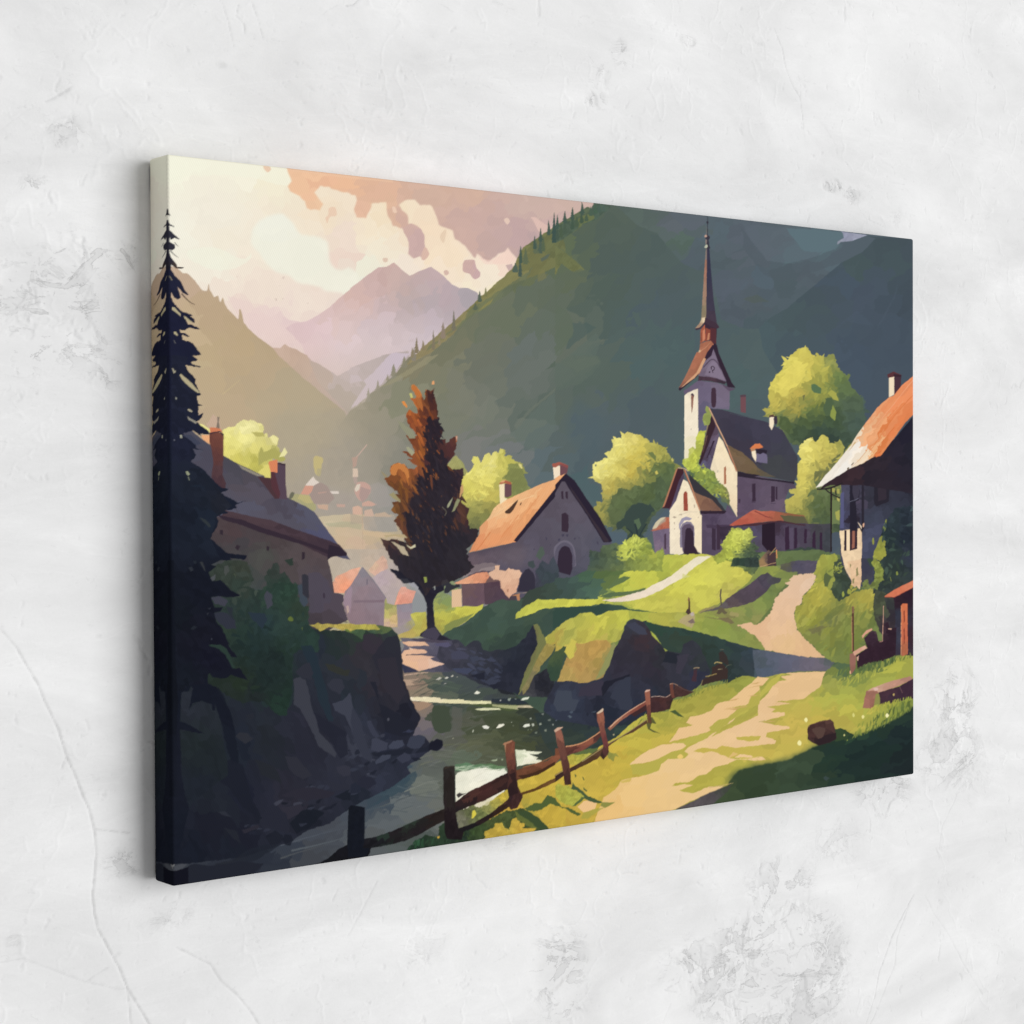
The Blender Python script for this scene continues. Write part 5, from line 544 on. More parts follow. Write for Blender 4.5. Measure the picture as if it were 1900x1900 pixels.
# woodshed on the right edge
P(78, Gf('M 1600 300 444a3c 1580 450 4f5740 1650 400 3a3d3e 1700 500 36303a 1650 600 3a3238', q=8, j=.08), 'M 1520 260 1620 300 1720 350 1720 900 1560 650 1510 520 1505 400', 1.5)
P(78.2, Gf('M 1750 400 30222c 1850 300 2c1f2c 1750 700 3b3c4b 1740 500 333542 1850 700 3a2630', q=6, j=.05), 'M 1690 330 1880 240 2000 200 2000 900 1830 880 1700 880 1710 500', .5)
P(78.5, Gf('M 1750 270 cf7252 1850 230 d27a5a', q=5, j=.03), 'M 1608 330 1700 270 1880 180 2000 130 2000 200 1880 245 1750 320 1700 342 1612 338', .3); L(78.6, '7f3b35', 1, 'M 1612 338 1700 342 1880 248', sm=False)
P(78.5, Gf('M 1790 500 d0704a 1790 700 c5684a 1790 820 ad6447', q=6, j=.03), 'M 1760 420 1775 400 1822 400 1825 870 1768 890', .3); P(78.6, '7f3b30', 'M 1785 470 1795 462 1797 560 1788 582', .2); P(78.6, '7f3b30', 'M 1786 640 1795 620 1797 760 1788 780', .2); L(78.7,'e9a070',.8,'M 1765 425 1762 880',sm=False)
L(79, '5b3d33', 4.2, 'M 1315 430 1316 850', 3.6, sm=False); L(79.1, 'c08a62', 1, 'M 1304 520 1308 840', 1, sm=False); P(79, '8b6a50', 'M 1312 420 1322 430 1322 490 1308 490', .2)
P(79, Gf('M 1310 950 95665a 1325 1000 8b5f52', q=0), 'M 1285 870 1320 860 1345 880 1340 1000 1300 1060 1288 990', .4); P(79.2, Gf('M 1380 830 cf9a82 1420 810 d8a88f', q=0), 'M 1315 850 1380 810 1430 790 1450 815 1400 840 1330 885', .4)
P(78.9, Gf('M 1450 850 33222d 1500 700 3b2a36 1600 800 30202b 1650 650 2f202b 1550 650 49383f', q=6, j=.06), 'M 1345 880 1450 815 1420 720 1490 650 1530 660 1555 750 1590 740 1590 590 1640 570 1660 640 1720 620 1710 880 1600 930 1450 960 1360 1010', .6)
P(79.2, 'd59a80', 'M 1398 700 1440 650 1490 628 1495 645 1430 690 1405 725', .3); L(79.2, 'cf9f88', 1.2, 'M 1598 420 1596 560 1588 750 1560 755', sm=False); P(79.3,'cfa58e','M 1640 630 1675 630 1672 642 1645 640',.2); P(79.1,'d7a892','M 1350 900 1370 880 1365 930 1355 930',.2)
dabs(79.5, 'M 1400 960 56683e 1600 920 4f613c 1800 870 75823f', 'M 1340 1000 1450 950 1600 920 1850 850 1860 900 1650 970 1400 1050', 60, 2.4, 38, ax=3.2, ang=-80, j=.12)
P(66, Gf('M 470 30 9a7a55 560 20 4a3d45', q=4), 'M 440 0 530 -100 600 -40 605 50 450 60', .6); L(66.2,'c9a070',1,'M 450 60 600 20'); P(66.1,'49363b','M 520 -60 600 -80 600 50 520 50',.4); L(66.2,'b58a5c',1.2,'H 540 1850 600 1780'); L(66.3,'d38f5a',2,'H 605 1800 608 1880',sm=False)
P(66.3, Gf('M 250 30 33433a 380 20 35403c 150 60 4a5c3f', q=6, j=.1), 'M 180 60 200 -20 440 -30 440 60 330 65 250 50', 1)

P(65.19, Gf('K 50 1500 30393a 300 1480 2b3237 500 1480 272c38 700 1450 272c38 100 1650 37413a 300 1650 33403b 500 1600 303b3c 600 1600 354540', q=10, j=.05, ax=4, ang=-8), 'J 1700 1420 K 0 1400 250 1400 480 1480 700 1440 880 1400 820 1480 640 1620 500 1720 300 1780 0 1820 J 1800 1700', .8)
# ---- river
P(60, Gf('J 550 1200 8f7a6a 620 1150 8b7769 560 1300 a58872 700 1200 867866 800 1150 4f5c4f 900 1100 49534f 1100 1150 444c4b 1000 1050 434650 1200 1250 444d47 900 1250 4a584c 1300 1200 3d424a 900 1350 46524a 680 1500 756a6a 700 1600 66606a 820 1450 434a3e 950 1500 545a50 1050 1500 535548 1200 1500 444b38 1500 1500 404632 1700 1450 363c33 1850 1450 333a38 1000 1650 5a5a50 1300 1650 50553f 1600 1650 464b35 900 1800 5b5f55 1200 1750 5d604a 1500 1400 434c38 O 800 700 585d58 1000 650 5a6555 700 900 686d65 600 1000 62686a 500 1150 5f6566 700 1150 676b6a 400 1250 5b6165 900 1200 6b6d66 300 900 3c4750 400 800 42505a 200 1050 3e4852 N 1850 1150 454b55 1700 1250 444850 1500 1350 41464f 1300 1450 353b46 1500 1500 3f4248 1100 1550 2a2f3a 900 1620 282c37 O 1100 1250 4f564c 200 1350 565a5c 600 1350 4c5450 K 100 1600 333a35 300 1600 2f3836 500 1500 2b3337 200 1480 282e3a', q=11, j=.025, ax=4, ang=-4), 'J 440 1030 700 1000 1000 900 1900 1250 K 600 1350 600 1900 O 1900 1300 X 1000 1700 280 1700 N 300 1560 1100 1300 1800 900 O 400 500 J 600 1500', .6)
P(60.5, Gf('J 500 980 34364a 560 1020 3a3a4e', q=0), 'J 470 960 540 990 640 1035 500 1050', .4)
P(60.5, Gf('J 600 760 dfb494 600 950 e3b48f 550 870 e0ae8a 700 930 d9ac8c', q=8, j=.015, ax=2), 'J 475 760 540 755 690 760 735 795 640 795 540 800 490 775', .5)
P(60.4, Gf('J 500 740 6b6672 700 740 6a6572 800 780 565364 650 820 5f5a68 900 800 444351 850 870 565264 950 900 3b3c4a', q=7, j=.04, ax=2.5), 'J 460 720 560 730 700 720 850 700 940 750 1000 850 1100 1000 900 1040 700 1040 470 960 470 850 500 800', .8)
P(60.6, Gf('J 600 850 dfb090 550 950 e2b490 700 960 dcb094 800 970 e0b9a0', q=9, j=.015, ax=2.2), 'J 470 880 500 840 560 825 680 830 715 850 700 865 520 878 640 882 780 900 740 910 770 935 880 965 760 1000 640 1030 560 1000 480 960', .6)
L(60.7, 'c9a892', 1.4, 'J 500 1070 600 1055 720 1045'); L(60.7, '3b3a45', .8, 'J 515 882 700 880 820 890'); P(60.7,'b0957f','J 490 1110 600 1105 640 1100 600 1120 560 1140 605 1160 520 1170',.6); L(60.7,'dfc2ac',2,'J 545 815 580 830')
for s, c_ in (('J 790 1110 830 1085 850 1095 825 1112','b8b3a6'),('J 870 1100 895 1082 912 1090 890 1105','d0ccbc'),('J 930 1080 950 1065 960 1075 945 1085','bdb9a8'),('J 862 1155 880 1140 895 1145','b5b2a5'),('J 1145 1240 1175 1212 1208 1230 1180 1245','e5e3d0'),('J 900 972 925 965 945 972 925 985','c9c1cc'),('J 853 930 870 930 868 942','bdb3a8'),('J 1385 1300 1398 1295 1395 1310','e0ddd0'),('J 980 1085 995 1080 993 1090','a9a698'),('J 945 1655 960 1650 955 1662','a9a690')): P(61.6, c_, s, .2)
P(61.5, Gf('J 700 1300 e9dcb4 1200 1320 dcd8a8 600 1290 e9dcc0 1000 1310 e5dcae', q=6, j=.03, ax=4), 'J 540 1290 560 1272 700 1270 835 1278 840 1290 1050 1295 1060 1305 1305 1308 1308 1335 1150 1335 900 1330 700 1318 580 1305', .5)
P(61.4, Gf('J 1450 1355 a3a678 1700 1350 c0b395', q=5, j=.06, ax=3), 'J 1310 1340 1450 1345 1600 1350 1740 1345 1770 1330 1798 1345 1780 1370 1550 1370 1560 1388 1400 1370 1320 1360', .4); P(61.5, 'd8d8ae', 'J 1155 1382 1250 1370 1380 1375 1400 1388 1250 1395 1180 1392', .3)
P(61.3, '4c5838', 'J 1060 1340 1310 1335 1500 1370 1560 1388 1480 1400 1250 1365', .5); P(61.2, Gf('J 620 1350 9f836c', q=0), 'J 560 1310 760 1330 720 1365 640 1400 600 1380', .8)
P(61.2, '414a3c', 'J 770 1350 850 1340 920 1370 935 1500 930 1590 850 1605 780 1590 755 1500 755 1400', 1.5); P(61.1,'5a5a54','J 940 1360 1040 1370 1030 1640 950 1640',1.5,a=.7); P(61.15,'2e353c','J 1310 1285 1860 1280 1880 1330 1500 1340 1310 1320',1)
P(61.2,'27292f','J 1370 1210 1400 1160 1460 1140 1560 1180 1600 1240 1540 1255 1400 1240',1); L(61.7,'5a5c68',.9,'J 1440 1185 1490 1140')
for s, c_ in (('J 1222 1540 1255 1532 1290 1550 1275 1568 1240 1565','e0ded2'),('J 1352 1560 1380 1525 1420 1520 1430 1530 1400 1550 1360 1562','e9e5d2'),('J 1600 1545 1620 1525 1660 1518 1668 1540 1620 1552','dfe0d0'),('J 1680 1520 1700 1515 1708 1535 1690 1545','b5b8a8'),('J 1750 1515 1770 1510 1775 1530 1755 1532','8f9585'),('J 1460 1285 1490 1280 1480 1308 1462 1305','8b9488'),('J 1520 1285 1540 1285 1538 1300','7d877c'),('J 1580 1300 1600 1280 1660 1270 1650 1290 1610 1298','d9dcc8'),('J 1128 1595 1138 1570 1146 1580 1138 1600','b5b8a5'),('J 1663 1468 1680 1462 1682 1478 1668 1480','8f9588'),('J 1770 1425 1795 1420 1790 1440','7a8078'),('J 1830 1480 1860 1475 1855 1495 1835 1492','6c736b'),('J 1800 1575 1820 1570 1822 1590 1805 1592','7f8575'),('J 1710 1598 1735 1592 1732 1610 1715 1610','6f7768'),('J 1870 1525 1885 1520 1885 1538','9aa095'),('J 1640 1575 1655 1570 1652 1585','6b735f'),('J 1670 1572 1685 1570 1680 1582','6b735f'),('K 130 1410 155 1400 170 1410 150 1425','4b5563'),('K 115 1445 135 1440 160 1455 140 1468','55606a'),('K 330 1410 380 1400 370 1415','454f5c'),('K 0 1485 20 1480 10 1495','5c6570'),('K 535 1615 550 1612 550 1628 540 1628','b0a37c'),('J 1488 1505 1500 1500 1502 1512','a5a998'),('J 1505 1535 1515 1532 1514 1545','7d836f')): P(65.9, c_, s, .2)
P(61.5, Gf('O 1200 800 e9e6d4 1350 820 eae8d6 1050 850 e2e0cc 1250 1080 d8d0b4 1150 900 efebd6', q=9, j=.015), 'O 975 800 1000 770 1130 745 1200 730 1260 725 1320 745 1430 735 1470 790 1470 900 1300 1100 1250 1140 1150 1100 980 1150', .6)
P(61.6, Gf('O 1650 650 f0eed8 1750 600 dfe0c4 1550 600 cdd2b4 1700 680 e0dcc0', q=6, j=.04, ax=3), 'O 1530 560 1620 560 1640 575 1780 580 1740 600 1660 600 1740 630 1720 650 1780 660 1760 680 1650 690 1545 715', .6)
P(61.4, Gf('O 1100 700 5d7d5e 1350 700 5d7a55', q=6, j=.06, ax=3), 'O 970 700 1080 680 1140 700 1300 690 1440 720 1440 745 1320 750 1260 720 1190 730 1100 745 975 755', 1); P(61.5,'9aa688','O 1300 660 1345 650 1365 645 1360 665 1320 668',.3); P(61.5,'8d9a7c','O 1398 650 1415 645 1418 662 1402 662',.3)
for a_, c_, w_ in (('O 250 1100 500 1010 700 960 860 930','555a5a',1.5),('O 200 1000 400 950 560 930','4f5a63',2),('O 150 1120 350 1080 450 1040','455058',3),('O 600 650 800 600 1100 560','6a6c60',1.6),('O 650 700 850 640','65685c',3),('O 850 520 1100 500 1350 480','62664f',1.4),('O 500 950 700 870 850 840','757970',2),('N 1250 1450 1600 1350 1850 1290','4b515b',3),('N 1350 1500 1700 1420 1880 1360','50565c',4),('N 1250 1570 1500 1490 1700 1440','4a4e52',3),('N 1750 1130 1850 1060 O 20 1020 100 990 240 970','59616e',3.4),('N 1500 1300 1700 1220 1880 1130','4c545f',3)): L(60.9, c_, w_, a_, .3, r=.6)
P(60.95, '334550', 'O 150 1020 400 870 560 780 620 760 600 850 520 930 300 1040 150 1110', 2, a=.7); P(60.95,'3b4550','O 0 1100 150 1020 260 980 300 1000 150 1120',1.5,a=.6)
# boulders on the right bank
dabs(64.4, 'J 900 800 4e4c5c 1000 870 434454 1150 900 3d4050 1000 950 464757 1200 1050 363a4a 1350 1050 373b4b', 'J 830 720 930 740 960 800 1300 880 1420 1000 1380 1180 1200 1130 950 1020 1000 930 850 850', 55, 4.5, 41, ax=1.8, ang=15, j=.12)
for s, c_ in (('J 930 870 1010 830 1100 880 1090 920 940 920','434456'),('J 1110 900 1180 890 1210 920 1130 960','3e4252'),('J 1240 1020 1280 990 1310 1020 1270 1070','3d4151'),('J 940 1010 1100 1000 1140 1020 1080 1060 980 1040','40455a'),('J 1240 1130 1300 1090 1340 1110 1380 1100 1350 1150 1290 1160','3a3e4e'),('J 960 780 1000 765 1015 800 980 820','45434f'),('J 780 780 900 750 940 790 900 810 800 800','54516a')): P(64.45, c_, s, .7)
P(64.44, '262834', 'J 1110 1070 1250 1040 1240 1110 1180 1100', 1); P(64.44, '262834', 'J 1280 1150 1380 1150 1400 1170 1330 1200', .6)
# autumn-tree trunk & roots
P(69, Gf('J 740 400 262430 740 600 2b2935', q=6, j=.06), 'J 640 280 600 250 660 240 760 260 830 200 870 230 870 280 810 310 770 370 768 450 780 540 785 610 820 660 850 700 940 745 800 745 640 710 650 680 710 640 710 560 706 400 680 340', .4)
P(69.2, '45404f', 'J 700 640 785 625 830 690 800 740 650 710', .8); P(69.1,'4c4553','J 560 735 700 730 850 745 930 760 800 770 600 750',.8)
P(70.2, Gf('J 500 150 25242f 900 100 23232e 700 100 22222e', q=6, j=.06), 'J 370 80 450 110 470 60 540 100 600 0 1080 -20 1110 40 1060 100 1000 150 960 200 870 170 820 200 760 260 640 260 560 220 480 200 400 130', 2)
P(70.3, Gf('J 900 250 33333a', q=0), 'J 850 190 900 180 940 230 1010 220 1020 250 960 270 900 310 870 300 880 240 850 250', 1.4); P(70.3,'34343c','J 440 170 520 170 570 210 500 220',1); P(70.6, 'a3b552', 'J 680 158 706 158 710 205 690 212', .3); P(70.6, '9b9f97', 'J 776 242 788 238 788 275 778 278', .2); P(70.3, '9b9aa0', 'J 530 215 590 210 630 250 630 270 570 250', .5)
# ---- left bank: grass top, cliff, boulders
CL = 'I 400 700 600 640 1510 620 1560 640 1900 660 J 0 640 250 600 370 620 440 690 460 760 470 850 480 1000 490 1100 540 1230 560 1290 600 1370 650 1460 640 1500 600 1570 580 1630 690 1640 740 1700 800 1660 860 1690 860 1740 800 1770 740 1770 O 700 600 520 720 560 780 400 900 200 1000 0 1100 N 1700 1250 1500 1310 1340 1420 900 1560 400 1620 -40 1640 -40 0 I 0 700'
P(80, Gf('I 1700 700 28332f 1600 800 272d38 J 100 680 2e3b33 350 680 33413a 200 750 322f36 100 900 343138 300 900 302d36 400 850 2f303a 50 1100 2a2f38 200 1200 2f2d36 400 1150 302c34 300 1400 252630 500 1400 22232e 400 1300 2b2a33 600 1500 242530 100 1500 2f3341 50 1700 3b3e4b 300 1700 252836 0 1300 262d36 I 1600 1300 282b36 1500 1500 2b2b38 1300 1500 282a36 1100 1600 24282f 900 1500 242833 500 1500 242a30 500 1700 22282a 700 1800 212730 900 1700 1f2430 1200 1750 242830 1500 1800 272834 1700 1600 262732 1850 1500 292b37 N 500 900 20252d 300 900 20222e 700 1100 22262f 900 1000 1f2230 1000 1100 1e212c 600 1300 1c1e29 900 1350 1e202c 400 1500 191d28 300 1200 1e212c 800 1500 1d212c 1200 1200 282a35 1100 1000 272936 1300 900 292934 1400 1050 2c2b36 1600 1000 2a2c38 1250 1350 252834 1500 1200 1e212b 1750 950 2c2e3c O 100 700 2a2c38 300 700 282c38 600 650 2e3140 100 850 2c2e3b 50 950 1e232d 200 850 2f3342 N 1800 750 2c2e3a I 1200 1200 233030 1100 1000 222f2d', q=13, j=.045, ax=2.4, ang=62), CL, 1)
P(80.3, Gf('I 1600 610 a8984c 1850 605 b3a04f J 100 630 ada34c', q=4, j=.08), 'I 1515 600 1570 600 1600 580 1640 600 1690 590 1740 600 1850 590 J 0 590 50 600 160 595 240 600 275 645 180 650 60 640 0 660 I 1870 640 1830 655 1780 635 1700 620 1650 650 1620 665 1600 640', .7)
P(80.2, Gf('I 1850 660 6b7c3c J 60 660 41563f 300 620 55633f 200 660 3f5342', q=6, j=.06), 'I 1830 640 J 50 640 160 640 275 645 240 600 370 620 390 650 300 690 200 680 140 650 110 740 30 680 I 1880 670', 1)
# ivy / dark shrubs at the left house
P(80.1, Gf('I 700 150 343c36 900 100 383e36 900 250 303c36 800 500 2b3736 1000 450 2b3835 1200 300 2b3d36 1300 300 2c4036 1200 100 343c38 1400 450 303e34 1100 600 28383a 1300 600 2c3c38 1000 800 22302f 1200 900 202b2b 1300 800 26362f 1500 700 293b35 900 650 283833 1100 1100 202c2b 1250 1350 22332c 1000 1250 22292a 850 1150 263127 800 1200 242c29 750 600 2b382f', q=9, j=.07), 'I 600 60 800 0 940 20 960 80 1000 180 960 240 1010 280 1090 280 1130 240 1100 170 1130 100 1170 80 1180 40 1210 25 1245 60 1250 130 1290 110 1330 170 1370 230 1380 200 1420 240 1410 330 1440 400 1480 430 1510 430 1515 600 1560 650 1610 700 1610 860 1500 850 1430 830 1370 880 1360 1250 1300 1440 1240 1450 1180 1400 1090 1310 900 1330 740 1250 560 1150 500 600', 1.8, f=.2)
dabs(80.15, 'I 900 200 38403a 1000 700 223030 1200 300 2f4238 1300 600 2b3c38 1100 1100 1f2a2a 850 1150 263227', 'I 700 150 950 100 1000 300 1200 200 1300 200 1480 500 1550 700 1350 900 1250 1350 900 1250 700 600', 90, 6, 42, jit=8, j=.08)
for s, c_ in (('I 605 350 690 335 750 360 765 395 730 435 640 400','3d3e4a'),('I 620 490 700 480 760 500 830 560 840 640 740 640 660 560','2f323e'),('I 1100 330 1130 290 1170 320 1178 430 1130 460 1115 380','40424c'),('I 730 60 760 50 780 100 740 145 725 110','464a48'),('I 1010 280 1050 290 1020 340','3f4a42'),('I 940 480 1100 500 1130 550 1080 640 1000 560','29343f'),('I 820 130 830 130 835 180','4b5544'),('I 600 170 650 130 640 190 620 200','4b4e52'),('I 750 430 800 440 820 560 770 500','2a3037')): P(80.2, c_, s, 1.2)
B(80.3, '5d6b33', 'I 1322 545 1345 525 1370 540 1365 568 1335 570', .6); P(80.3,'4c5a35','I 1445 630 1458 620 1455 660',.3); P(80.3, '33333c', 'I 1450 140 1480 130 1512 150 1515 355 1490 350 1455 310', .4); P(80.25,'3e4752','I 1410 240 1450 220 1455 320 1500 350 1510 390 1470 440 1430 390',1); P(80.22,'4d4754','I 1515 120 1620 120 1690 200 1730 300 1710 400 1660 400 1640 500 1515 480',1.5,a=.8)
P(40.5,'4f4650','I 1640 240 1700 180 1730 300 1840 320 1830 400 1880 560 1640 590',1)
P(80.25,'423a3f','I 1640 490 1700 450 1880 580 1520 590 1515 500',1.5,a=.5); B(80.3,'3c3340','I 1645 315 1660 310 1665 350 1650 355',.2); P(80.1,'2f3a34','I 1290 0 1370 -20 1370 50 1340 60',1)
# rocks & facets on the cliff
for s, c_ in (('I 1370 1110 1430 1085 1480 1110 1510 1200 1540 1370 1590 1500 1610 1600 1700 1690 1765 1790 1760 1835 1690 1790 1600 1730 1560 1620 1500 1500 1440 1390 1375 1340 1380 1160','3a3c46'),
 ('I 1390 1040 1480 960 1520 950 1555 1040 1540 1110 1480 1100 1430 1080','2e303a'),('I 1680 1160 1740 1100 1820 1100 1845 1180 1800 1250 1730 1210','32343f'),('I 1730 1330 1830 1300 1900 1230 J 30 1400 60 1560 130 1700 200 1830 200 1880 100 1820 20 1600 0 1560 I 1850 1450 1760 1400','3c3f4c'),
 ('I 835 1640 870 1600 940 1610 1000 1660 930 1710','2c2e36'),('I 920 1450 990 1420 1010 1460 980 1485','262932'),('I 1660 960 1740 970 1850 1020 1900 1020 1880 1080 1780 1060 1700 1020','31332f'),
 ('I 1290 1820 1400 1830 1460 1900 1540 1990 1550 2000 1460 2035 1390 2000 1330 1940','2d2e38'),('N 1010 650 1180 710 1230 780 1270 880 1200 840 1070 800 1050 720','25282f'),
 ('N 1770 720 1850 705 1900 720 1900 800 1840 810 1780 770','32333f'),('N 1640 850 1720 850 1790 885 1880 870 1900 910 1750 950 1700 900','2b2d39'),('N 1250 1100 1440 1070 1465 1110 1420 1160 1320 1210 1260 1180','2e2d38'),
 ('N 1100 1140 1180 1060 1300 1150 1340 1270 1300 1340 1200 1300 1060 1250','262834'),('N 660 1140 740 1135 800 1190 740 1180','2b2e38'),('N 890 1310 1040 1262 1055 1280 1030 1300 910 1340','2b2a34'),
 ('N 730 1285 850 1320 880 1440 800 1370','23262f'),('N 1250 990 1400 930 1520 905 1640 930 1760 960 1700 1010 1500 1030 1350 1000','2b2a35'),
 ('J 150 1500 190 1490 230 1580 275 1640 230 1650 180 1600','373a49'),('J 200 1660 240 1650 350 1700 340 1760 260 1780 190 1760','3b3e4d'),('J 350 1730 400 1680 480 1670 500 1720 440 1750 370 1755','3e4252'),
 ('J 520 1720 560 1640 640 1620 695 1640 690 1700 640 1750 560 1750','383c4b'),('J 230 1870 300 1810 380 1810 370 1840 240 1900','3d4150'),('J 420 1840 500 1790 550 1800 560 1850 480 1890','373a49'),
 ('J 480 1600 540 1575 590 1580 560 1600','33374a'),('J 20 1360 100 1500 130 1650 200 1840 190 1880 110 1820 70 1750 20 1600 0 1500','343744'),('O 70 850 120 800 210 820 240 880 160 930 80 900','272936'),('O 0 880 50 870 100 900 90 960 0 970','252936')): P(81, c_, s, .9)
for s, c_ in (('J 740 1700 800 1655 860 1680 865 1720 800 1765 720 1770','1b1c27'),('I 1440 800 1540 790 1590 900 1650 1100 1700 1300 1740 1500 1700 1500 1600 1300 1560 1100 1500 940','24303a'),('I 680 1180 740 1300 800 1460 830 1600 870 1880 800 1900 740 1700 700 1500 640 1300','191d27'),
 ('N 700 230 810 270 830 500 860 700 800 680 740 450','1a1e29'),('N 600 820 760 900 900 1100 1060 1200 980 1000 900 700 780 650 700 700','1d202b'),('N 1340 1250 1420 1150 1500 1110 1600 1120 1660 1150 1520 1290 1400 1340','1a1e27'),('N 1110 1370 1200 1310 1260 1350 1290 1390 1240 1440 1160 1450','1e212b'),
 ('N 1290 1350 1350 1350 1375 1400 1340 1450 1290 1440 1270 1400','1c1f29'),('J 560 1840 620 1830 660 1850 600 1870','1f222e'),('J 190 1790 300 1790 500 1750 700 1740 740 1700 720 1780 500 1800 350 1830 220 1820','21242f'),('N 1750 1000 1900 920 1900 1030 1840 1030','1c2029'),
 ('J 180 1130 240 1130 280 1400 330 1600 480 1640 560 1620 600 1570 580 1500 400 1400 280 1340','22242f'),('I 1540 1400 1700 1500 1860 1600 1880 1800 1800 1850 1700 1650 1600 1560','232531'),('N 660 1140 450 1210 500 1300 650 1380 720 1290 850 1290 800 1200','1d1f2a'),
 ('J 120 700 180 680 270 720 320 800 300 850 200 870 110 830','36303a'),('J 200 900 240 1000 300 1100 380 1300 450 1340 540 1320 500 1150 480 900 440 700 330 720','2b2b35'),('J 250 920 420 900 460 1100 520 1230 440 1340 300 1180','312e37')): P(80.9, c_, s, 1.1, a=.85)
B(81.5, '4a4b55', 'J 342 1470 358 1468 362 1490 345 1492', .2)
dabs(80.6, 'J 100 1700 30333f 500 1700 2f3240 N 1400 1200 282a35 O 100 800 2a2d3a N 1700 900 2c2e3a', 'J 100 1600 500 1700 700 1700 600 1800 O 500 700 200 900 N 1700 1100 1200 1200 1300 950 1700 850', 45, 6, 43, ax=1.8, ang=-10, j=.1, a=.6)
# ---- fence
DW = '22181a'
P(84, Gf('O 600 1450 24342a 800 1400 28382a 1000 1350 26332a 1200 1300 3a4a2c 1300 1200 4a5530 850 1300 2c3c2c', q=5, j=.12), 'O 500 1600 540 1460 610 1430 640 1380 700 1350 780 1370 830 1380 820 1280 870 1250 1000 1290 1100 1270 1300 1200 1450 1130 1600 1100 1700 1150 1800 1260 1900 1300 1900 1400 600 1600', 1.8, f=.3)
P(84.2, Gf('O 1400 1300 c0a23e 1500 1250 c4a640 1600 1300 c2a03e 1450 1250 b3a044 1350 1350 b59a3c', q=5, j=.08), 'O 1250 1400 1240 1320 1330 1280 1350 1240 1400 1240 1430 1280 1470 1310 1500 1200 1540 1190 1580 1240 1620 1250 1600 1290 1720 1290 1690 1340 1400 1400', 1.4, f=.3)
P(84.1, Gf('O 1100 1150 5a5f40 1250 1100 8a8a50 1200 1150 6b7445 1350 1050 a39a48 1030 1200 6b6a58 1400 1000 c2a93f', q=5, j=.12), 'O 980 1140 1100 1090 1130 1070 1200 1100 1250 1060 1300 1030 1460 930 1490 1000 1300 1150 1100 1280 1000 1290', 1.5, f=.3)
P(84.3,'d5c646','O 1130 1130 1150 1120 1170 1160 1150 1190 1125 1200',.6); P(84.3,'d8cfae','O 1170 1070 1200 1080 1220 1100 1230 1075 1270 1080 1290 1060 1300 1010 1200 1040',.6,a=.7)
dabs(84.3, 'O 650 1440 2c4a34 900 1380 2a3a2c 1150 1350 3a4c2c', 'O 520 1500 600 1400 800 1360 1200 1300 1300 1350 1000 1420 600 1500', 40, 3, 51, ax=2.4, ang=-80, j=.15)
P(84.1, Gf('O 1700 850 c8ac42 1850 950 c6aa40 1700 1000 bda53e 1800 1150 c5a63e 1650 1100 a89a40', q=7, j=.05, ax=2, ang=-20), 'O 1540 850 1700 780 1900 700 Q 100 750 100 1300 O 1900 1300 1840 1290 1750 1200 1620 1120 1560 1000', .8)
P(84.2, '4f5e33', 'O 1620 1110 1700 1060 1780 1050 1830 980 1900 1010 Q 60 1090 130 1100 240 1160 200 1170 100 1110 0 1080 O 1850 1060 1780 1110 1730 1130 1640 1130', 1.2, f=.3); P(84.2,'8f903c','O 1520 1130 1600 1180 1680 1240 1740 1290 1680 1290 1560 1220',1.5,a=.4)
P(84.15, '3c4c30', 'O 1550 1130 1640 1130 1760 1200 1840 1290 1760 1300 1650 1240 1560 1180', 1.2)
P(84.2, 'e8bd84', 'Q 205 1090 260 1040 330 1025 390 1060 370 1110 260 1145', .6); P(84.2, Gf('Q 130 1000 a7a845 200 960 b0ad48 60 950 a8a643', q=5, j=.08), 'Q 0 900 30 870 80 900 120 890 180 940 250 960 290 1000 230 1050 160 1085 60 1050 0 1000', 1); P(84.4, '46583a', 'Q 160 860 200 900 240 930 300 990 380 1020 440 1045 400 1060 300 1030 250 970 200 940 150 920', 1.2); P(84.4, '8a8a44', 'Q 430 1045 560 1048 500 1080 460 1100 420 1080', .6); P(84.3,'55663a','Q 290 1000 190 1080 160 1085 250 1000',.8); P(84.1,'a09c44','Q 370 1110 460 1100 300 1200 240 1200 260 1145',1,a=.7)
P(84.4,'4f5e38','Q 250 810 262 815 275 845 262 840',.3); P(84.4,'4f5e38','Q 180 780 200 800 190 820',.3); P(84.4,'55633a','Q 260 905 300 940 290 950 265 930',.3)
P(84.5, Gf('K 500 1800 8a8a42 550 1750 9a9443', q=4), 'K 470 1760 520 1790 560 1790 600 1830 560 1820 540 1870 490 1830', .8)
P(84.5, Gf('K 900 1460 5a5a34', q=4), 'K 850 1520 900 1450 940 1520 900 1510 880 1560 985 1615 900 1590 860 1570', .6); P(84.5,'475834','K 1060 1400 1120 1390 1200 1460 1130 1440',.8)
P(84.4, Gf('K 250 1800 a3a040 150 1850 b3a742 300 1850 c5bd55', q=5, j=.08), 'K 110 1820 250 1770 360 1790 340 1850 200 1900 130 1900', 1); P(84.5,'5c6b3e','K 110 1810 250 1760 400 1740 380 1790 240 1800',1)
dabs(84.6, 'K 800 1480 8a9044 700 1560 a09f4a 1100 1350 6b7540 1300 1220 8b9040 1500 1140 84893e', 'K 620 1640 740 1500 850 1400 880 1500 700 1600', 22, 2, 52, ax=3, ang=-75, j=.15)
dabs(66.05, 'K 1300 1220 84893e 1500 1150 84893e 1700 1100 8b9040 1000 1400 8b8a3c', 'K 900 1430 1100 1320 1300 1190 1500 1130 1700 1080 1700 1130 1500 1180 1200 1300 950 1450', 60, 2, 53, ax=3, ang=-75, j=.1)
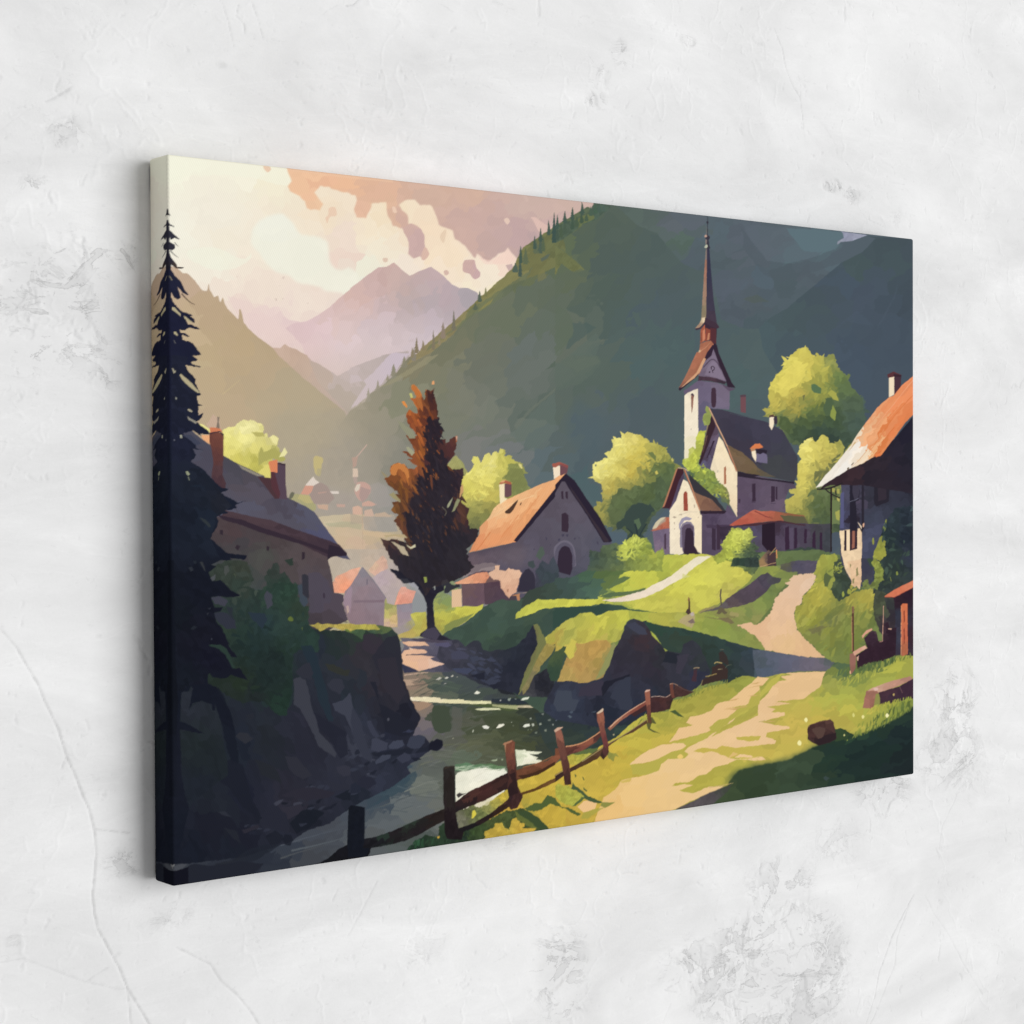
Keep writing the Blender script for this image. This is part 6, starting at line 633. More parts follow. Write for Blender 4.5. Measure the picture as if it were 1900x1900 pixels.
P(84.7, Gf('K 1000 1300 4a2f2e 1150 1220 493230 950 1350 3f2a2d 1100 1330 3b2b2b', q=6, j=.07), 'K 880 1270 1020 1270 1090 1230 1120 1150 1200 1190 1290 1220 1210 1260 1100 1280 1070 1380 950 1410 890 1420', 1)
for s, c_, w_, w2 in (('N 1700 1640 1780 1590 O 60 1450 200 1420 400 1370 600 1260 740 1210 860 1160 1000 1080 1150 1010 1300 930 1450 830', '', 0, 0),): pass
FR = '2a2423'
P(85, Gf('N 1700 1600 17181c 1850 1500 17171c O 0 1480 16151b 100 1450 17161b', q=6, j=.1), 'N 1520 1700 1600 1620 1700 1570 1780 1490 1900 1430 O 60 1400 200 1460 150 1600 0 1700', .8)
P(85, Gf('O 60 1250 161922 N 1890 1200 171a22', q=6, j=.06), 'N 1880 1100 1900 1080 O 10 1075 135 1095 130 1390 160 1400 180 1480 140 1560 N 1880 1560 1870 1430', .4)
P(85.2, Gf('O 250 1400 1c1b20 450 1340 211d20 600 1290 241e22 800 1180 27201f 300 1380 25302a 550 1250 2a342c 150 1430 1a191e', q=6, j=.12, ax=4, ang=-25), 'O 130 1390 230 1370 400 1310 560 1240 700 1175 870 1110 880 1220 760 1280 640 1350 500 1410 330 1450 180 1480 120 1470', .7)
P(85.4, Gf('O 900 850 26211f 900 1000 2b2624 930 1200 241c1f 940 1330 201a1d 900 780 2e2a28', q=6, j=.1, ax=3, ang=88), 'O 862 735 880 718 965 710 970 800 972 960 970 1060 975 1120 985 1200 1010 1310 1050 1330 1030 1400 900 1390 875 1330 870 1150 862 1000', .5); P(85.5,'38312b','O 880 716 965 709 968 725 930 722 870 745',.3)
P(85.3, Gf('O 1000 1040 3a2726 1150 1000 4c302b 1250 930 472b29 1350 880 3c2724 1420 830 2d1f20 1100 1080 2a2022 1000 1110 231d20 1300 960 3a2523', q=6, j=.1, ax=4, ang=-25), 'O 870 1110 960 1060 1100 950 1250 880 1400 800 1480 760 1500 780 1480 920 1400 950 1250 1030 1100 1090 980 1140 880 1200', .7); P(85.35,'3e3a38','O 985 980 1010 960 1040 970 1080 960 1000 1010',.4)
P(85.3, Gf('O 1100 1290 1d1a1d 1250 1220 2a1f20 1400 1120 33241f 1500 1060 47312a 1000 1330 1c191c', q=6, j=.1, ax=4, ang=-30), 'O 1000 1290 1150 1240 1300 1150 1440 1040 1520 970 1560 960 1600 980 1580 1020 1480 1090 1350 1170 1200 1260 1060 1320 1010 1340', .7)
P(85.6, Gf('O 1480 600 6c4136 1500 700 5f3a30 1510 800 4a2e2a 1500 1000 3f2928 1520 900 50352d 1480 950 2e2024 1470 550 7b4a38', q=5, j=.08, ax=3, ang=85), 'O 1430 495 1500 470 1525 490 1525 600 1540 740 1545 830 1555 900 1600 1000 1550 1100 1490 1120 1450 1060 1470 1000 1455 900 1470 820 1450 700 1440 600', .4); P(85.7, 'a8785a', 'O 1412 510 1430 495 1500 472 1500 485 1445 510 1440 600 1430 520', .3); P(85.65,'2b1e20','O 1470 790 1530 770 1550 900 1560 960 1470 1000 1460 930 1500 850',.8,a=.8)
P(85.55, Gf('O 1650 750 714632 1800 700 784a34 1900 640 7f4d38 1700 800 4f3322', q=5, j=.08, ax=4, ang=-18), 'O 1490 770 1600 730 1700 700 1830 660 1900 610 Q 0 550 40 540 50 640 0 690 O 1900 690 1780 760 1650 820 1560 840 1500 850', .5); P(85.56, '432c20', 'O 1550 800 1650 790 1780 740 1900 670 1900 700 1750 790 1600 835', .5); L(85.7,'a5663f',1.2,'O 1600 725 1750 680 1880 620')
P(85.5, Gf('O 1700 930 5b3f22 1850 860 6b4a2a', q=4, j=.08), 'O 1580 960 1700 920 1800 870 1900 820 Q 0 800 110 730 0 790 O 1900 860 1800 910 1700 950 1590 980', .5)
# posts to the right
P(85.8, Gf('K 40 1600 8a5848 60 1800 664138 100 1900 5c3a33 Q 100 850 3f2a26', q=5, j=.07, ax=3, ang=80), 'K 0 1580 50 1560 75 1640 92 1740 120 1850 Q 135 700 150 880 90 890 75 770 40 600 K 20 1720', .4); P(85.9, 'c9a58c', 'K -10 1580 20 1555 75 1546 60 1562 0 1600', .3)
P(85.75, Gf('K 200 1720 7f4a3d 350 1660 8b523f 150 1780 583530 400 1640 4f322f', q=5, j=.07, ax=4, ang=-25), 'K 90 1730 200 1715 330 1660 430 1570 465 1560 440 1620 380 1690 250 1770 110 1815', .4); L(85.85, 'cf9368', 2.2, 'K 100 1730 230 1705 350 1640 460 1562', 1.6)
P(85.6, Gf('K 50 1950 3b2a26 300 1850 4f3826 450 1760 5a4030', q=5, j=.08, ax=4, ang=-35), 'Q 0 800 200 700 350 590 480 510 600 440 720 370 850 280 860 310 720 400 600 450 480 540 400 640 200 740 100 790 0 860', .5); L(85.7, '9a8a5a', 1.8, 'Q 250 670 400 570 500 500 640 420 850 280', 1.4); L(85.7,'b09a5c',1.6,'Q 0 800 100 740',1)
P(85.9, Gf('K 420 1480 935b48 430 1560 7c4a3f 470 1680 6d3b3a 480 1780 4f3330', q=4, j=.07, ax=3, ang=80), 'K 385 1420 445 1395 455 1450 460 1560 490 1690 500 1780 470 1830 440 1790 445 1700 410 1560 390 1480', .4); P(86, 'd0b79c', 'K 385 1420 440 1375 450 1385 440 1405 400 1428', .3); P(85.7,'3a2a26','K 440 1760 500 1740 490 1800 450 1850 420 1820',.6)
P(85.7, Gf('K 700 1420 8b4f42 600 1480 9a6650 800 1350 7d453b', q=4, j=.08, ax=4, ang=-35), 'K 490 1560 560 1490 680 1400 760 1350 880 1280 885 1310 800 1370 700 1430 600 1500 510 1580', .4); L(85.8, 'd8ab8a', 1.8, 'K 510 1550 600 1465 720 1380 880 1285', 1.2); P(85.6,'3f2a2c','K 700 1430 860 1330 870 1380 740 1450',.6)
P(85.9, Gf('K 855 1240 9b5f4c 860 1400 6b4038 870 1480 5b4030', q=4, j=.06, ax=3, ang=85), 'K 832 1220 878 1205 885 1300 890 1420 895 1520 860 1510 850 1400 838 1300', .4); P(86, 'd8ad98', 'K 832 1222 845 1205 880 1200 878 1212 840 1225', .2)
L(85.7, 'b89a8a', 1.2, 'K 890 1268 960 1262 1030 1270 1085 1235'); P(85.8, '6a4036', 'K 1062 1150 1095 1135 1098 1200 1110 1270 1090 1280 1070 1240', .3); L(85.9, 'b58e74', 1.4, 'K 1065 1150 1100 1145 1140 1160', .8); L(85.7,'5d4a45',1.2,'K 1130 1160 1200 1200 1290 1222')
for s, c_ in (('K 1285 1020 1320 1000 1310 1130 1270 1120','443038'),('K 1460 990 1540 950 1600 1010 1600 1100 1400 1150 1350 1170 1380 1100 1450 1070','3c2f2c'),('K 1520 860 1560 840 1600 900 1610 980 1530 940','38312f')): P(66, c_, s, 1)
L(66.2, 'a08a6a', 1.6, 'K 1285 1005 1310 996 1338 1000'); L(66.2, 'b09a62', 1.8, 'K 1478 960 1500 945 1550 955'); L(66.2, '8d8060', 1.4, 'K 1510 1012 1555 1010'); L(66.2, '9a8550', 1.6, 'K 1395 1080 1440 1070 1500 1052'); L(66.2,'8d7a55',1.2,'K 1370 1110 1355 1160'); L(66.2,'6a6450',1,'K 1530 830 1565 826'); L(66.2,'5b6050',1,'K 1580 1000 1600 975 1640 970')
# ---- spruce along the left edge (the picture is mirrored round this edge)
S1, S2 = Gf('A 240 1100 222438 300 1600 1e2035 E 300 300 1e2134 500 1300 1d2230 I 300 300 171b26 600 700 191a26 300 1300 171b26 N 280 500 191c27 280 900 1a1d28 280 1400 181c27', q=10, j=.03), '1b1e2d'
P(90, '2a2a33', 'A 150 560 212 545 215 580 235 612 222 606 150 600', .1)
P(90, '30303c', 'A 150 640 212 648 225 685 270 710 262 714 222 700 222 740 265 780 322 830 300 826 268 815 246 830 232 832 224 800 222 850 270 878 276 910 250 930 222 925 222 950 150 950', .3)
L(90, '4b4b50', 1.6, 'A 270 855 290 880 307 893', .6); L(90, '45464a', 2, 'A 232 935 262 965 306 1000', .6)
P(90, Gf('A 240 1000 2a2a38 280 1070 453a36 240 1100 20222f', q=0), 'A 150 940 220 950 240 1000 290 1060 300 1085 355 1085 356 1094 310 1100 280 1095 236 1062 236 1110 A 150 1120', .4)
P(90, S1, 'A 150 1110 236 1108 275 1165 330 1222 360 1290 402 1346 385 1348 330 1305 296 1268 318 1330 325 1372 300 1385 270 1368 240 1318 240 1380 150 1400', .6)
P(90.2, '8f866c', 'A 216 1165 228 1170 252 1208 244 1210', .2); L(90, '4a3a33', 2.2, 'A 335 1330 380 1380 420 1415 460 1434', .8)
P(90, S1, 'A 150 1370 240 1370 262 1415 330 1490 380 1510 440 1534 430 1542 410 1540 450 1570 462 1598 440 1596 400 1570 360 1540 368 1560 400 1620 430 1620 512 1660 490 1664 400 1645 370 1670 340 1672 320 1665 322 1690 370 1700 410 1730 395 1732 340 1710 340 1760 400 1775 440 1790 520 1900 E 430 10 488 40 470 60 425 65 430 85 515 112 500 118 440 105 370 95 400 150 470 230 460 260 490 320 515 370 480 380 480 420 490 450 530 465 490 475 490 560 540 540 500 610 470 620 590 710 590 740 500 730 520 760 440 700 345 730 460 800 470 860 530 885 440 870 470 930 420 990 520 1050 600 1130 700 1230 770 1240 750 1260 700 1280 740 1310 830 1350 850 1370 950 1350 900 1365 830 1390 850 1420 770 1440 690 1440 780 1460 700 1480 660 1500 680 1540 660 1600 600 1700 690 1780 760 1840 940 1860 920 1900 780 1880 I 800 0 500 20 660 60 580 120 620 195 700 190 790 280 880 330 820 345 650 340 610 350 640 440 720 440 700 480 620 490 640 560 700 620 780 790 760 780 850 905 800 900 740 830 680 800 580 795 700 810 760 860 830 1010 870 1005 950 1115 880 1095 790 1070 730 1100 620 1090 590 1040 570 1110 580 1150 660 1180 700 1260 780 1400 830 1600 700 1500 640 1330 650 1400 620 1400 610 1340 520 1310 440 1330 400 1390 440 1200 420 1170 400 1220 330 1230 320 1500 360 1510 430 1550 550 1615 430 1600 320 1570 330 1900 N 320 700 350 900 400 1100 300 1600 150 1700', .9, f=.22)
P(90.1, Gf('E 350 300 202333 350 800 1f2233 500 1200 1f2430 600 1500 1e2532 400 1500 1b202c 700 1400 22252f I 500 300 171a25 500 700 191a25 600 900 181926 400 1100 171b24 500 1250 1a1c27 300 500 161a22', q=9, j=.08, ax=2, ang=40), 'E 240 0 400 20 370 95 470 300 480 560 400 700 340 730 440 850 420 990 600 1130 700 1280 800 1400 660 1500 640 1600 600 1700 I 700 0 500 100 600 200 700 300 600 340 640 500 680 700 700 790 600 800 780 1000 580 1060 540 1150 420 1160 330 1220 250 1200', .6)
P(90.15, Gf('I 280 600 141720 270 1200 14171f N 280 800 181b25', q=8, j=.05, ax=3, ang=90), 'I 150 0 265 0 275 900 300 1300 290 1500 N 290 700 300 1000 150 1000', .8)
for s in ('A 245 1455 270 1460 330 1520 325 1545 300 1520 245 1480', 'A 355 1540 375 1545 440 1600 400 1590 360 1560', 'E 315 185 330 175 430 260 510 355 480 350 400 290 340 230', 'A 262 1685 285 1685 305 1720 290 1722 265 1705'): P(90.3, 'b0a582', s, .3)
for s, c_ in (('E 245 125 262 125 270 150 280 140 282 160 262 172','a09a82'),('E 272 388 290 395 295 415 280 410','8c8c80'),('E 390 500 410 500 438 525 430 535 400 520','a89f86'),('E 385 565 430 595 480 620 470 640 400 600','8f8a7c'),('E 315 740 335 740 345 770 325 772','9c9c8a'),('E 372 1080 395 1080 415 1105 400 1120 380 1105','8f9478'),('E 390 1130 405 1130 412 1165 400 1160','6b7060'),('E 500 1505 560 1530 610 1590 590 1600 560 1570 540 1550','30363a'),('E 258 785 270 780 275 795 262 800','5a5c68'),('E 340 740 420 740 520 820 470 840 400 780','3e4254'),('A 262 1760 275 1770 285 1795 275 1790','6b6a66'),('E 400 1215 560 1240 500 1200','1f2633'),
 ('I 395 70 430 65 445 95 420 110','2c3038'),('I 415 640 450 610 480 625 440 650','23272f'),('I 500 20 530 20 560 110 540 90','33363a'),('I 570 450 610 440 600 460','2b2e38'),('I 605 735 612 725 620 740 610 745','3f424c'),('I 570 500 585 490 578 515','33363d'),('I 440 10 470 10 470 40 450 30','252b33')): P(90.4, c_, s, .4)
P(90.2, '2a3a34', 'I 585 785 700 790 750 820 830 1000 810 1010 740 880 680 830 600 800', .8); P(89.5, Gf('I 400 1400 282c35 600 1500 252a31 500 1700 21282b 600 1850 20262b N 500 900 1f242d', q=9, j=.05, ax=2, ang=70), 'I 330 1225 410 1225 440 1180 440 1330 400 1400 500 1310 620 1340 680 1400 720 1700 760 1900 N 760 800 500 1000 400 1100 330 900', 1)
P(90.5, '45484f', 'N 250 1650 330 1620 390 1622 340 1665 290 1685 250 1690', .4); P(90.4, '14151f', 'N 150 1660 250 1690 340 1670 395 1650 395 1880 150 1900', .5); P(90.3,'22252f','N 395 1640 470 1620 600 1640 900 1600 1100 1620 900 1800 395 1900',1)
P(90.2, Gf('N 700 1600 24272f 1000 1500 20242e', q=8, j=.05, ax=3, ang=-10), 'N 640 1620 800 1590 950 1490 1100 1440 1250 1450 1000 1600 700 1700', 1, a=.7)

WT = 'J 560 1100 760 1040 1200 1200 1400 1280 1800 1400 K 500 1500 300 1600 O 1500 600 1300 720 950 700 840 760 850 1000 400 1200 150 1250 150 1100 500 850 700 650 900 500 860 420 660 300 560 100'
WC = 'J 600 1200 9a8673 900 1150 5a6858 1300 1250 4d5650 700 1500 7b7478 1000 1500 5e625a 1500 1500 4b5440 1700 1450 454d44 O 700 700 6b6e68 1100 600 6b7060 600 1000 737874 300 950 4a5964 800 950 7b7f76'
dabs(61.05, WC, WT, 130, 3.2, 71, ax=6, ang=-6, a=.35, jit=6, j=.14)
dabs(61.06, 'J 900 1200 333d3c 1300 1400 38402f O 1100 600 4b5142 600 900 555b5a 300 1000 333f4a', WT, 80, 2.8, 72, ax=6, ang=-6, a=.35, jit=6, j=.1)
dabs(61.65, 'O 1000 740 a9b79c 1300 720 9fb096 1600 640 b9c3a5', 'O 970 720 1150 700 1450 715 1470 770 1300 745 1180 740 980 780', 26, 2.4, 73, ax=5, ang=-4, a=.8, j=.1)
dabs(61.66, 'O 1200 900 d2d0ba 1700 600 c9cfb4', 'O 975 800 1200 735 1470 760 1470 900 1200 1080 980 1150', 24, 2.2, 74, ax=6, ang=-12, a=.55, j=.06)
for pal_, n_, s_ in (('3a3e4c 343846 40424f 2f3240', 46, 5.2), ('1e212c 232633 1b1e28', 26, 4.2)):
    dabs(80.95, '', 'J 150 1560 500 1680 760 1660 850 1720 O 620 600 540 720 360 840 150 960 0 1060 N 1700 1160 1500 1250 1250 1380 1000 1420 900 1250 1200 1050 1500 900 1750 720 1850 600', n_, s_, 75+n_, ax=1.6, ang=-18, a=.75, pal=pal_, j=.06)
INK, KEY_LOC, KEY_SIZE, KEY_E, AMB = 1.0, (18.3, -26.3, 3.5), (28, 24), 10300, .365
# =====================================================================================================
#  3D scene: canvas print hung on a rough white plaster wall
# =====================================================================================================
import bpy
from mathutils import Matrix, Vector
sc = bpy.context.scene
CANVAS_W, CANVAS_H, DEPTH, ZC = 0.9347, 0.6, 0.0335, 1.5          # metres; ZC = height of the canvas centre
QUAD = np.array([(310.4, 287.5), (1695.3, 443.0), (1697, 1436.8), (320, 1646.8)])   # artwork corners in drawing units

def homography(src, dst):
    A = []
    for (x, y), (u, v) in zip(src, dst):
        A += [[x, y, 1, 0, 0, 0, -u*x, -u*y], [0, 0, 0, x, y, 1, -v*x, -v*y]]
    h = np.linalg.solve(np.array(A), np.array(dst).ravel()); return np.append(h, 1).reshape(3, 3)
RECT = np.array([(-CANVAS_W/2, CANVAS_H/2), (CANVAS_W/2, CANVAS_H/2), (CANVAS_W/2, -CANVAS_H/2), (-CANVAS_W/2, -CANVAS_H/2)])
HM = homography(RECT, QUAD)
def to_art(x, y, M=HM):
    d = M[2, 0]*x+M[2, 1]*y+M[2, 2]
    return (M[0, 0]*x+M[0, 1]*y+M[0, 2])/d, (M[1, 0]*x+M[1, 1]*y+M[1, 2])/d

def bilinear(img, px, py):
    h, w = img.shape[:2]; x = np.clip(px-RX-.5, 0, w-1.001); y = np.clip(py-RY-.5, 0, h-1.001)
    xi = x.astype(int); yi = y.astype(int); fx = (x-xi)[:, None]; fy = (y-yi)[:, None]
    return (img[yi, xi]*(1-fx)+img[yi, xi+1]*fx)*(1-fy)+(img[yi+1, xi]*(1-fx)+img[yi+1, xi+1]*fx)*fy

def to_world(x, y, z): return np.stack([x, -z, y+ZC], 1).astype(np.float32)   # wall in the XZ plane, room towards -Y

def make_mesh(name, co, faces, mat, parent=None, colors=None, wear=None, worn=None):
    me = bpy.data.meshes.new(name); n = len(co); f = np.asarray(faces, np.int32); nf, k = f.shape
    me.vertices.add(n); me.vertices.foreach_set('co', np.ascontiguousarray(co, np.float32).ravel())
    me.loops.add(nf*k); me.loops.foreach_set('vertex_index', f.ravel())
    me.polygons.add(nf); me.polygons.foreach_set('loop_start', np.arange(0, nf*k, k, dtype=np.int32))
    me.polygons.foreach_set('loop_total', np.full(nf, k, np.int32)); me.polygons.foreach_set('use_smooth', np.ones(nf, bool))
    me.update(calc_edges=True)
    if colors is not None:
        a = me.color_attributes.new('print_colour', 'FLOAT_COLOR', 'POINT')
        a.data.foreach_set('color', np.concatenate([colors, np.ones((n, 1))], 1).astype(np.float32).ravel())
    if wear is not None:
        a = me.attributes.new('wear', 'FLOAT', 'POINT'); a.data.foreach_set('value', wear.astype(np.float32).ravel())
    if worn is not None:
        a = me.attributes.new('worn', 'FLOAT', 'POINT'); a.data.foreach_set('value', worn.astype(np.float32).ravel())
    me.materials.append(mat)
    o = bpy.data.objects.new(name, me); sc.collection.objects.link(o)
    if parent: o.parent = parent
    return o
def grid_faces(nx, ny):
    i = np.arange(ny-1)[:, None]*nx+np.arange(nx-1)[None]; i = i.ravel()
    return np.stack([i, i+1, i+nx+1, i+nx], 1)[:, ::-1]

# ---------------------------------------------------------------- materials
def new_mat(name):
    m = bpy.data.materials.new(name); m.use_nodes = True; nt = m.node_tree; nt.nodes.clear()
    out = nt.nodes.new('ShaderNodeOutputMaterial'); b = nt.nodes.new('ShaderNodeBsdfPrincipled'); nt.links.new(b.outputs[0], out.inputs[0])
    return m, nt, b
def N(nt, t, **kw):
    n = nt.nodes.new(t)
    for k, v in kw.items():
        if k in n.inputs: n.inputs[k].default_value = v
        else: setattr(n, k, v)
    return n
def math_node(nt, op, a, b=None):
    n = nt.nodes.new('ShaderNodeMath'); n.operation = op
    for i, v in enumerate((a, b)):
        if v is None: continue
        if isinstance(v, (int, float)): n.inputs[i].default_value = v
        else: nt.links.new(v, n.inputs[i])
    return n.outputs[0]

def canvas_material():
    m, nt, b = new_mat('printed_canvas'); L_ = nt.links.new
    att = N(nt, 'ShaderNodeVertexColor', layer_name='print_colour'); tc = N(nt, 'ShaderNodeTexCoord')
    sep = N(nt, 'ShaderNodeSeparateXYZ'); L_(tc.outputs['Object'], sep.inputs[0])
    u = math_node(nt, 'ADD', sep.outputs['X'], sep.outputs['Y'])
    warp = N(nt, 'ShaderNodeTexNoise', Scale=260., Detail=2.); L_(tc.outputs['Object'], warp.inputs['Vector'])
    wv = math_node(nt, 'MULTIPLY', warp.outputs[0], 2.2)
    s1 = math_node(nt, 'SINE', math_node(nt, 'ADD', math_node(nt, 'MULTIPLY', math_node(nt, 'ADD', u, math_node(nt, 'MULTIPLY', sep.outputs['Z'], .55)), 2*math.pi/.0021), wv))
    s2 = math_node(nt, 'SINE', math_node(nt, 'ADD', math_node(nt, 'MULTIPLY', math_node(nt, 'SUBTRACT', u, math_node(nt, 'MULTIPLY', sep.outputs['Z'], 1.4)), 2*math.pi/.0017), wv))
    weave = math_node(nt, 'ADD', s1, math_node(nt, 'MULTIPLY', s2, .5))
    fine = N(nt, 'ShaderNodeTexNoise', Scale=900., Detail=2.); L_(tc.outputs['Object'], fine.inputs['Vector'])
    h = math_node(nt, 'ADD', math_node(nt, 'MULTIPLY', weave, .25), fine.outputs[0])
    bump = N(nt, 'ShaderNodeBump', Strength=.16, Distance=.0006); L_(h, bump.inputs['Height']); L_(bump.outputs[0], b.inputs['Normal'])
    val = math_node(nt, 'ADD', math_node(nt, 'MULTIPLY', weave, .03), 1.0)
    mul = N(nt, 'ShaderNodeVectorMath', operation='SCALE'); L_(att.outputs['Color'], mul.inputs[0]); L_(val, mul.inputs['Scale'])
    L_(mul.outputs[0], b.inputs['Base Color'])
    b.inputs['Roughness'].default_value = .75; b.inputs['Specular IOR Level'].default_value = .0
    return m

def plaster_material():
    m, nt, b = new_mat('white_plaster'); L_ = nt.links.new
    tc = N(nt, 'ShaderNodeTexCoord'); wear = N(nt, 'ShaderNodeAttribute', attribute_name='wear')
    mp = N(nt, 'ShaderNodeMapping'); mp.inputs['Rotation'].default_value = (0, math.radians(38), 0); mp.inputs['Scale'].default_value = (1, 1, 2.2)
    L_(tc.outputs['Object'], mp.inputs[0])
    cloud = N(nt, 'ShaderNodeTexNoise', Scale=4.2, Detail=7., Roughness=.6, Distortion=.7); L_(mp.outputs[0], cloud.inputs['Vector'])
    mid = N(nt, 'ShaderNodeTexNoise', Scale=26., Detail=6., Roughness=.65, Distortion=.5); L_(mp.outputs[0], mid.inputs['Vector'])
    fine = N(nt, 'ShaderNodeTexNoise', Scale=420., Detail=3., Roughness=.6); L_(tc.outputs['Object'], fine.inputs['Vector'])
    ramp = N(nt, 'ShaderNodeValToRGB'); e = ramp.color_ramp.elements
    e[0].position = .3; e[0].color = (.70, .70, .70, 1); e[1].position = .68; e[1].color = (.84, .84, .84, 1)
    L_(cloud.outputs[0], ramp.inputs[0])
    t = math_node(nt, 'ADD', math_node(nt, 'MULTIPLY', math_node(nt, 'SUBTRACT', mid.outputs[0], .5), .085), 1.)
    t = math_node(nt, 'ADD', t, math_node(nt, 'MULTIPLY', math_node(nt, 'SUBTRACT', fine.outputs[0], .5), .05))
    t = math_node(nt, 'SUBTRACT', t, wear.outputs['Fac'])
    worn = N(nt, 'ShaderNodeAttribute', attribute_name='worn').outputs['Fac']
    hsum = None
    def flakes(scale, level, rot, dark, edge, amt, lo):              # crisp flaked contours of a distorted noise
        mp2 = N(nt, 'ShaderNodeMapping'); mp2.inputs['Rotation'].default_value = (0, math.radians(rot), 0); mp2.inputs['Scale'].default_value = (1, 1, 1.7); mp2.inputs['Location'].default_value = (scale, 0, level*9)
        L_(tc.outputs['Object'], mp2.inputs[0])
        nz = N(nt, 'ShaderNodeTexNoise', Scale=scale, Detail=12., Roughness=.62, Distortion=1.3); L_(mp2.outputs[0], nz.inputs['Vector'])
        r = N(nt, 'ShaderNodeValToRGB'); e = r.color_ramp.elements; e[0].position = level-.006; e[0].color = (0, 0, 0, 1); e[1].position = level; e[1].color = (edge, edge, edge, 1)
        for p_, v_ in ((level+.004, edge), (level+.014, dark), (level+.10, dark), (level+.16, 0)):
            q_ = e.new(p_); q_.color = (v_, v_, v_, 1)
        L_(nz.outputs[0], r.inputs[0])
        k_ = math_node(nt, 'ADD', math_node(nt, 'MULTIPLY', worn, amt), lo)
        return math_node(nt, 'MULTIPLY', r.outputs[0], k_)
    f1 = flakes(12., .54, 40, .42, 1., .22, .006); f2 = flakes(34., .60, 60, .25, .9, .2, .012); f3 = flakes(9., .60, 35, .25, .8, .11, .016); f4 = flakes(60., .66, 10, .5, 1., .14, .05)
    fl = math_node(nt, 'ADD', math_node(nt, 'ADD', f1, f2), math_node(nt, 'ADD', f3, f4))
    t = math_node(nt, 'SUBTRACT', t, fl)
    vz = N(nt, 'ShaderNodeTexNoise', Scale=5., Detail=9., Roughness=.55, Distortion=1.2); mpv = N(nt, 'ShaderNodeMapping'); mpv.inputs['Rotation'].default_value = (0, math.radians(48), 0); mpv.inputs['Scale'].default_value = (.7, 1, 3.); L_(tc.outputs['Object'], mpv.inputs[0]); L_(mpv.outputs[0], vz.inputs['Vector'])
    rv = N(nt, 'ShaderNodeValToRGB'); e = rv.color_ramp.elements; e[0].position = .485; e[0].color = (0, 0, 0, 1); e[1].position = .5; e[1].color = (1, 1, 1, 1); q_ = e.new(.515); q_.color = (0, 0, 0, 1)
    L_(vz.outputs[0], rv.inputs[0]); t = math_node(nt, 'ADD', t, math_node(nt, 'MULTIPLY', rv.outputs[0], .022))
    mul = N(nt, 'ShaderNodeVectorMath', operation='SCALE'); L_(ramp.outputs[0], mul.inputs[0]); L_(t, mul.inputs['Scale'])
    L_(mul.outputs[0], b.inputs['Base Color'])
    hh = math_node(nt, 'ADD', math_node(nt, 'MULTIPLY', mid.outputs[0], .8), math_node(nt, 'MULTIPLY', fine.outputs[0], .08))
    hh = math_node(nt, 'SUBTRACT', hh, math_node(nt, 'MULTIPLY', fl, 2.2))
    bump = N(nt, 'ShaderNodeBump', Strength=.35, Distance=.0016); L_(hh, bump.inputs['Height']); L_(bump.outputs[0], b.inputs['Normal'])
    b.inputs['Roughness'].default_value = .7; b.inputs['Specular IOR Level'].default_value = .15
    return m

# ---------------------------------------------------------------- the canvas print
art = paint(SS); art = art+(art.mean(2, keepdims=True)-art)*.06                                                    # display-referred colours
lin_art = np.where(art <= .04045, art/12.92, ((art+.055)/1.055)**2.4)*INK
def art_colour(x, y):
    mx = np.where(np.abs(x) > CANVAS_W/2, np.sign(x)*(CANVAS_W-np.abs(x)), x)      # picture mirrored round the edges
    my = np.where(np.abs(y) > CANVAS_H/2, np.sign(y)*(CANVAS_H-np.abs(y)), y)
    px, py = to_art(mx, my); return np.clip(bilinear(lin_art, px, py), .0015, .95)
mc = canvas_material()
root = bpy.data.objects.new('canvas_print', None); sc.collection.objects.link(root)
root.location = (0, 0, ZC-CANVAS_H/2); root.empty_display_size = .1
root['label'] = 'landscape canvas print of a mountain village with a church, hung on the white plaster wall'
root['category'] = 'canvas print'
R1, R2 = .0022, .006; GAP = .0012
NX, NY = 1150, 840
xs = np.linspace(-CANVAS_W/2+R1, CANVAS_W/2-R1, NX); ys = np.linspace(-CANVAS_H/2+R1, CANVAS_H/2-R1, NY)
X, Y = np.meshgrid(xs, ys); X = X.ravel(); Y = Y.ravel()
shift = np.array([root.location[:]], np.float32)
front = make_mesh('printed_front', to_world(X, Y, np.full_like(X, DEPTH+GAP))-shift, grid_faces(NX, NY)[:, ::-1], mc, root, art_colour(X, Y))
# perimeter: (point, outward normal) sequence, corners repeated so that they round off
def perimeter(nx, ny, m=7):
    a, b_ = CANVAS_W/2-R1, CANVAS_H/2-R1; P_, Nn = [], []
    for (x0, y0), (x1, y1), ang, n in (((a, -b_), (a, b_), 0, ny), ((a, b_), (-a, b_), 90, nx), ((-a, b_), (-a, -b_), 180, ny), ((-a, -b_), (a, -b_), 270, nx)):
        for i in range(n+1):
            t = i/n; P_.append((x0+(x1-x0)*t, y0+(y1-y0)*t)); Nn.append((math.cos(math.radians(ang)), math.sin(math.radians(ang))))
        for j in range(1, m):
            q = math.radians(ang+90*j/m); P_.append((x1, y1)); Nn.append((math.cos(q), math.sin(q)))
    return np.array(P_), np.array(Nn)
PP, NN = perimeter(1000, 760)
prof = [(0., 0., 0.)]                                                            # outward, back, arc length
for k in range(1, 6): t = k/5*math.pi/2; prof.append((R1*math.sin(t), R1*(1-math.cos(t)), R1*t))
a0 = prof[-1][2]; side = DEPTH-R1-R2
for k in range(1, 31): prof.append((R1, R1+side*k/30, a0+side*k/30))
a1 = prof[-1][2]
for k in range(1, 7): t = k/6*math.pi/2; prof.append((R1-R2*(1-math.cos(t)), R1+side+R2*math.sin(t), a1+R2*t))
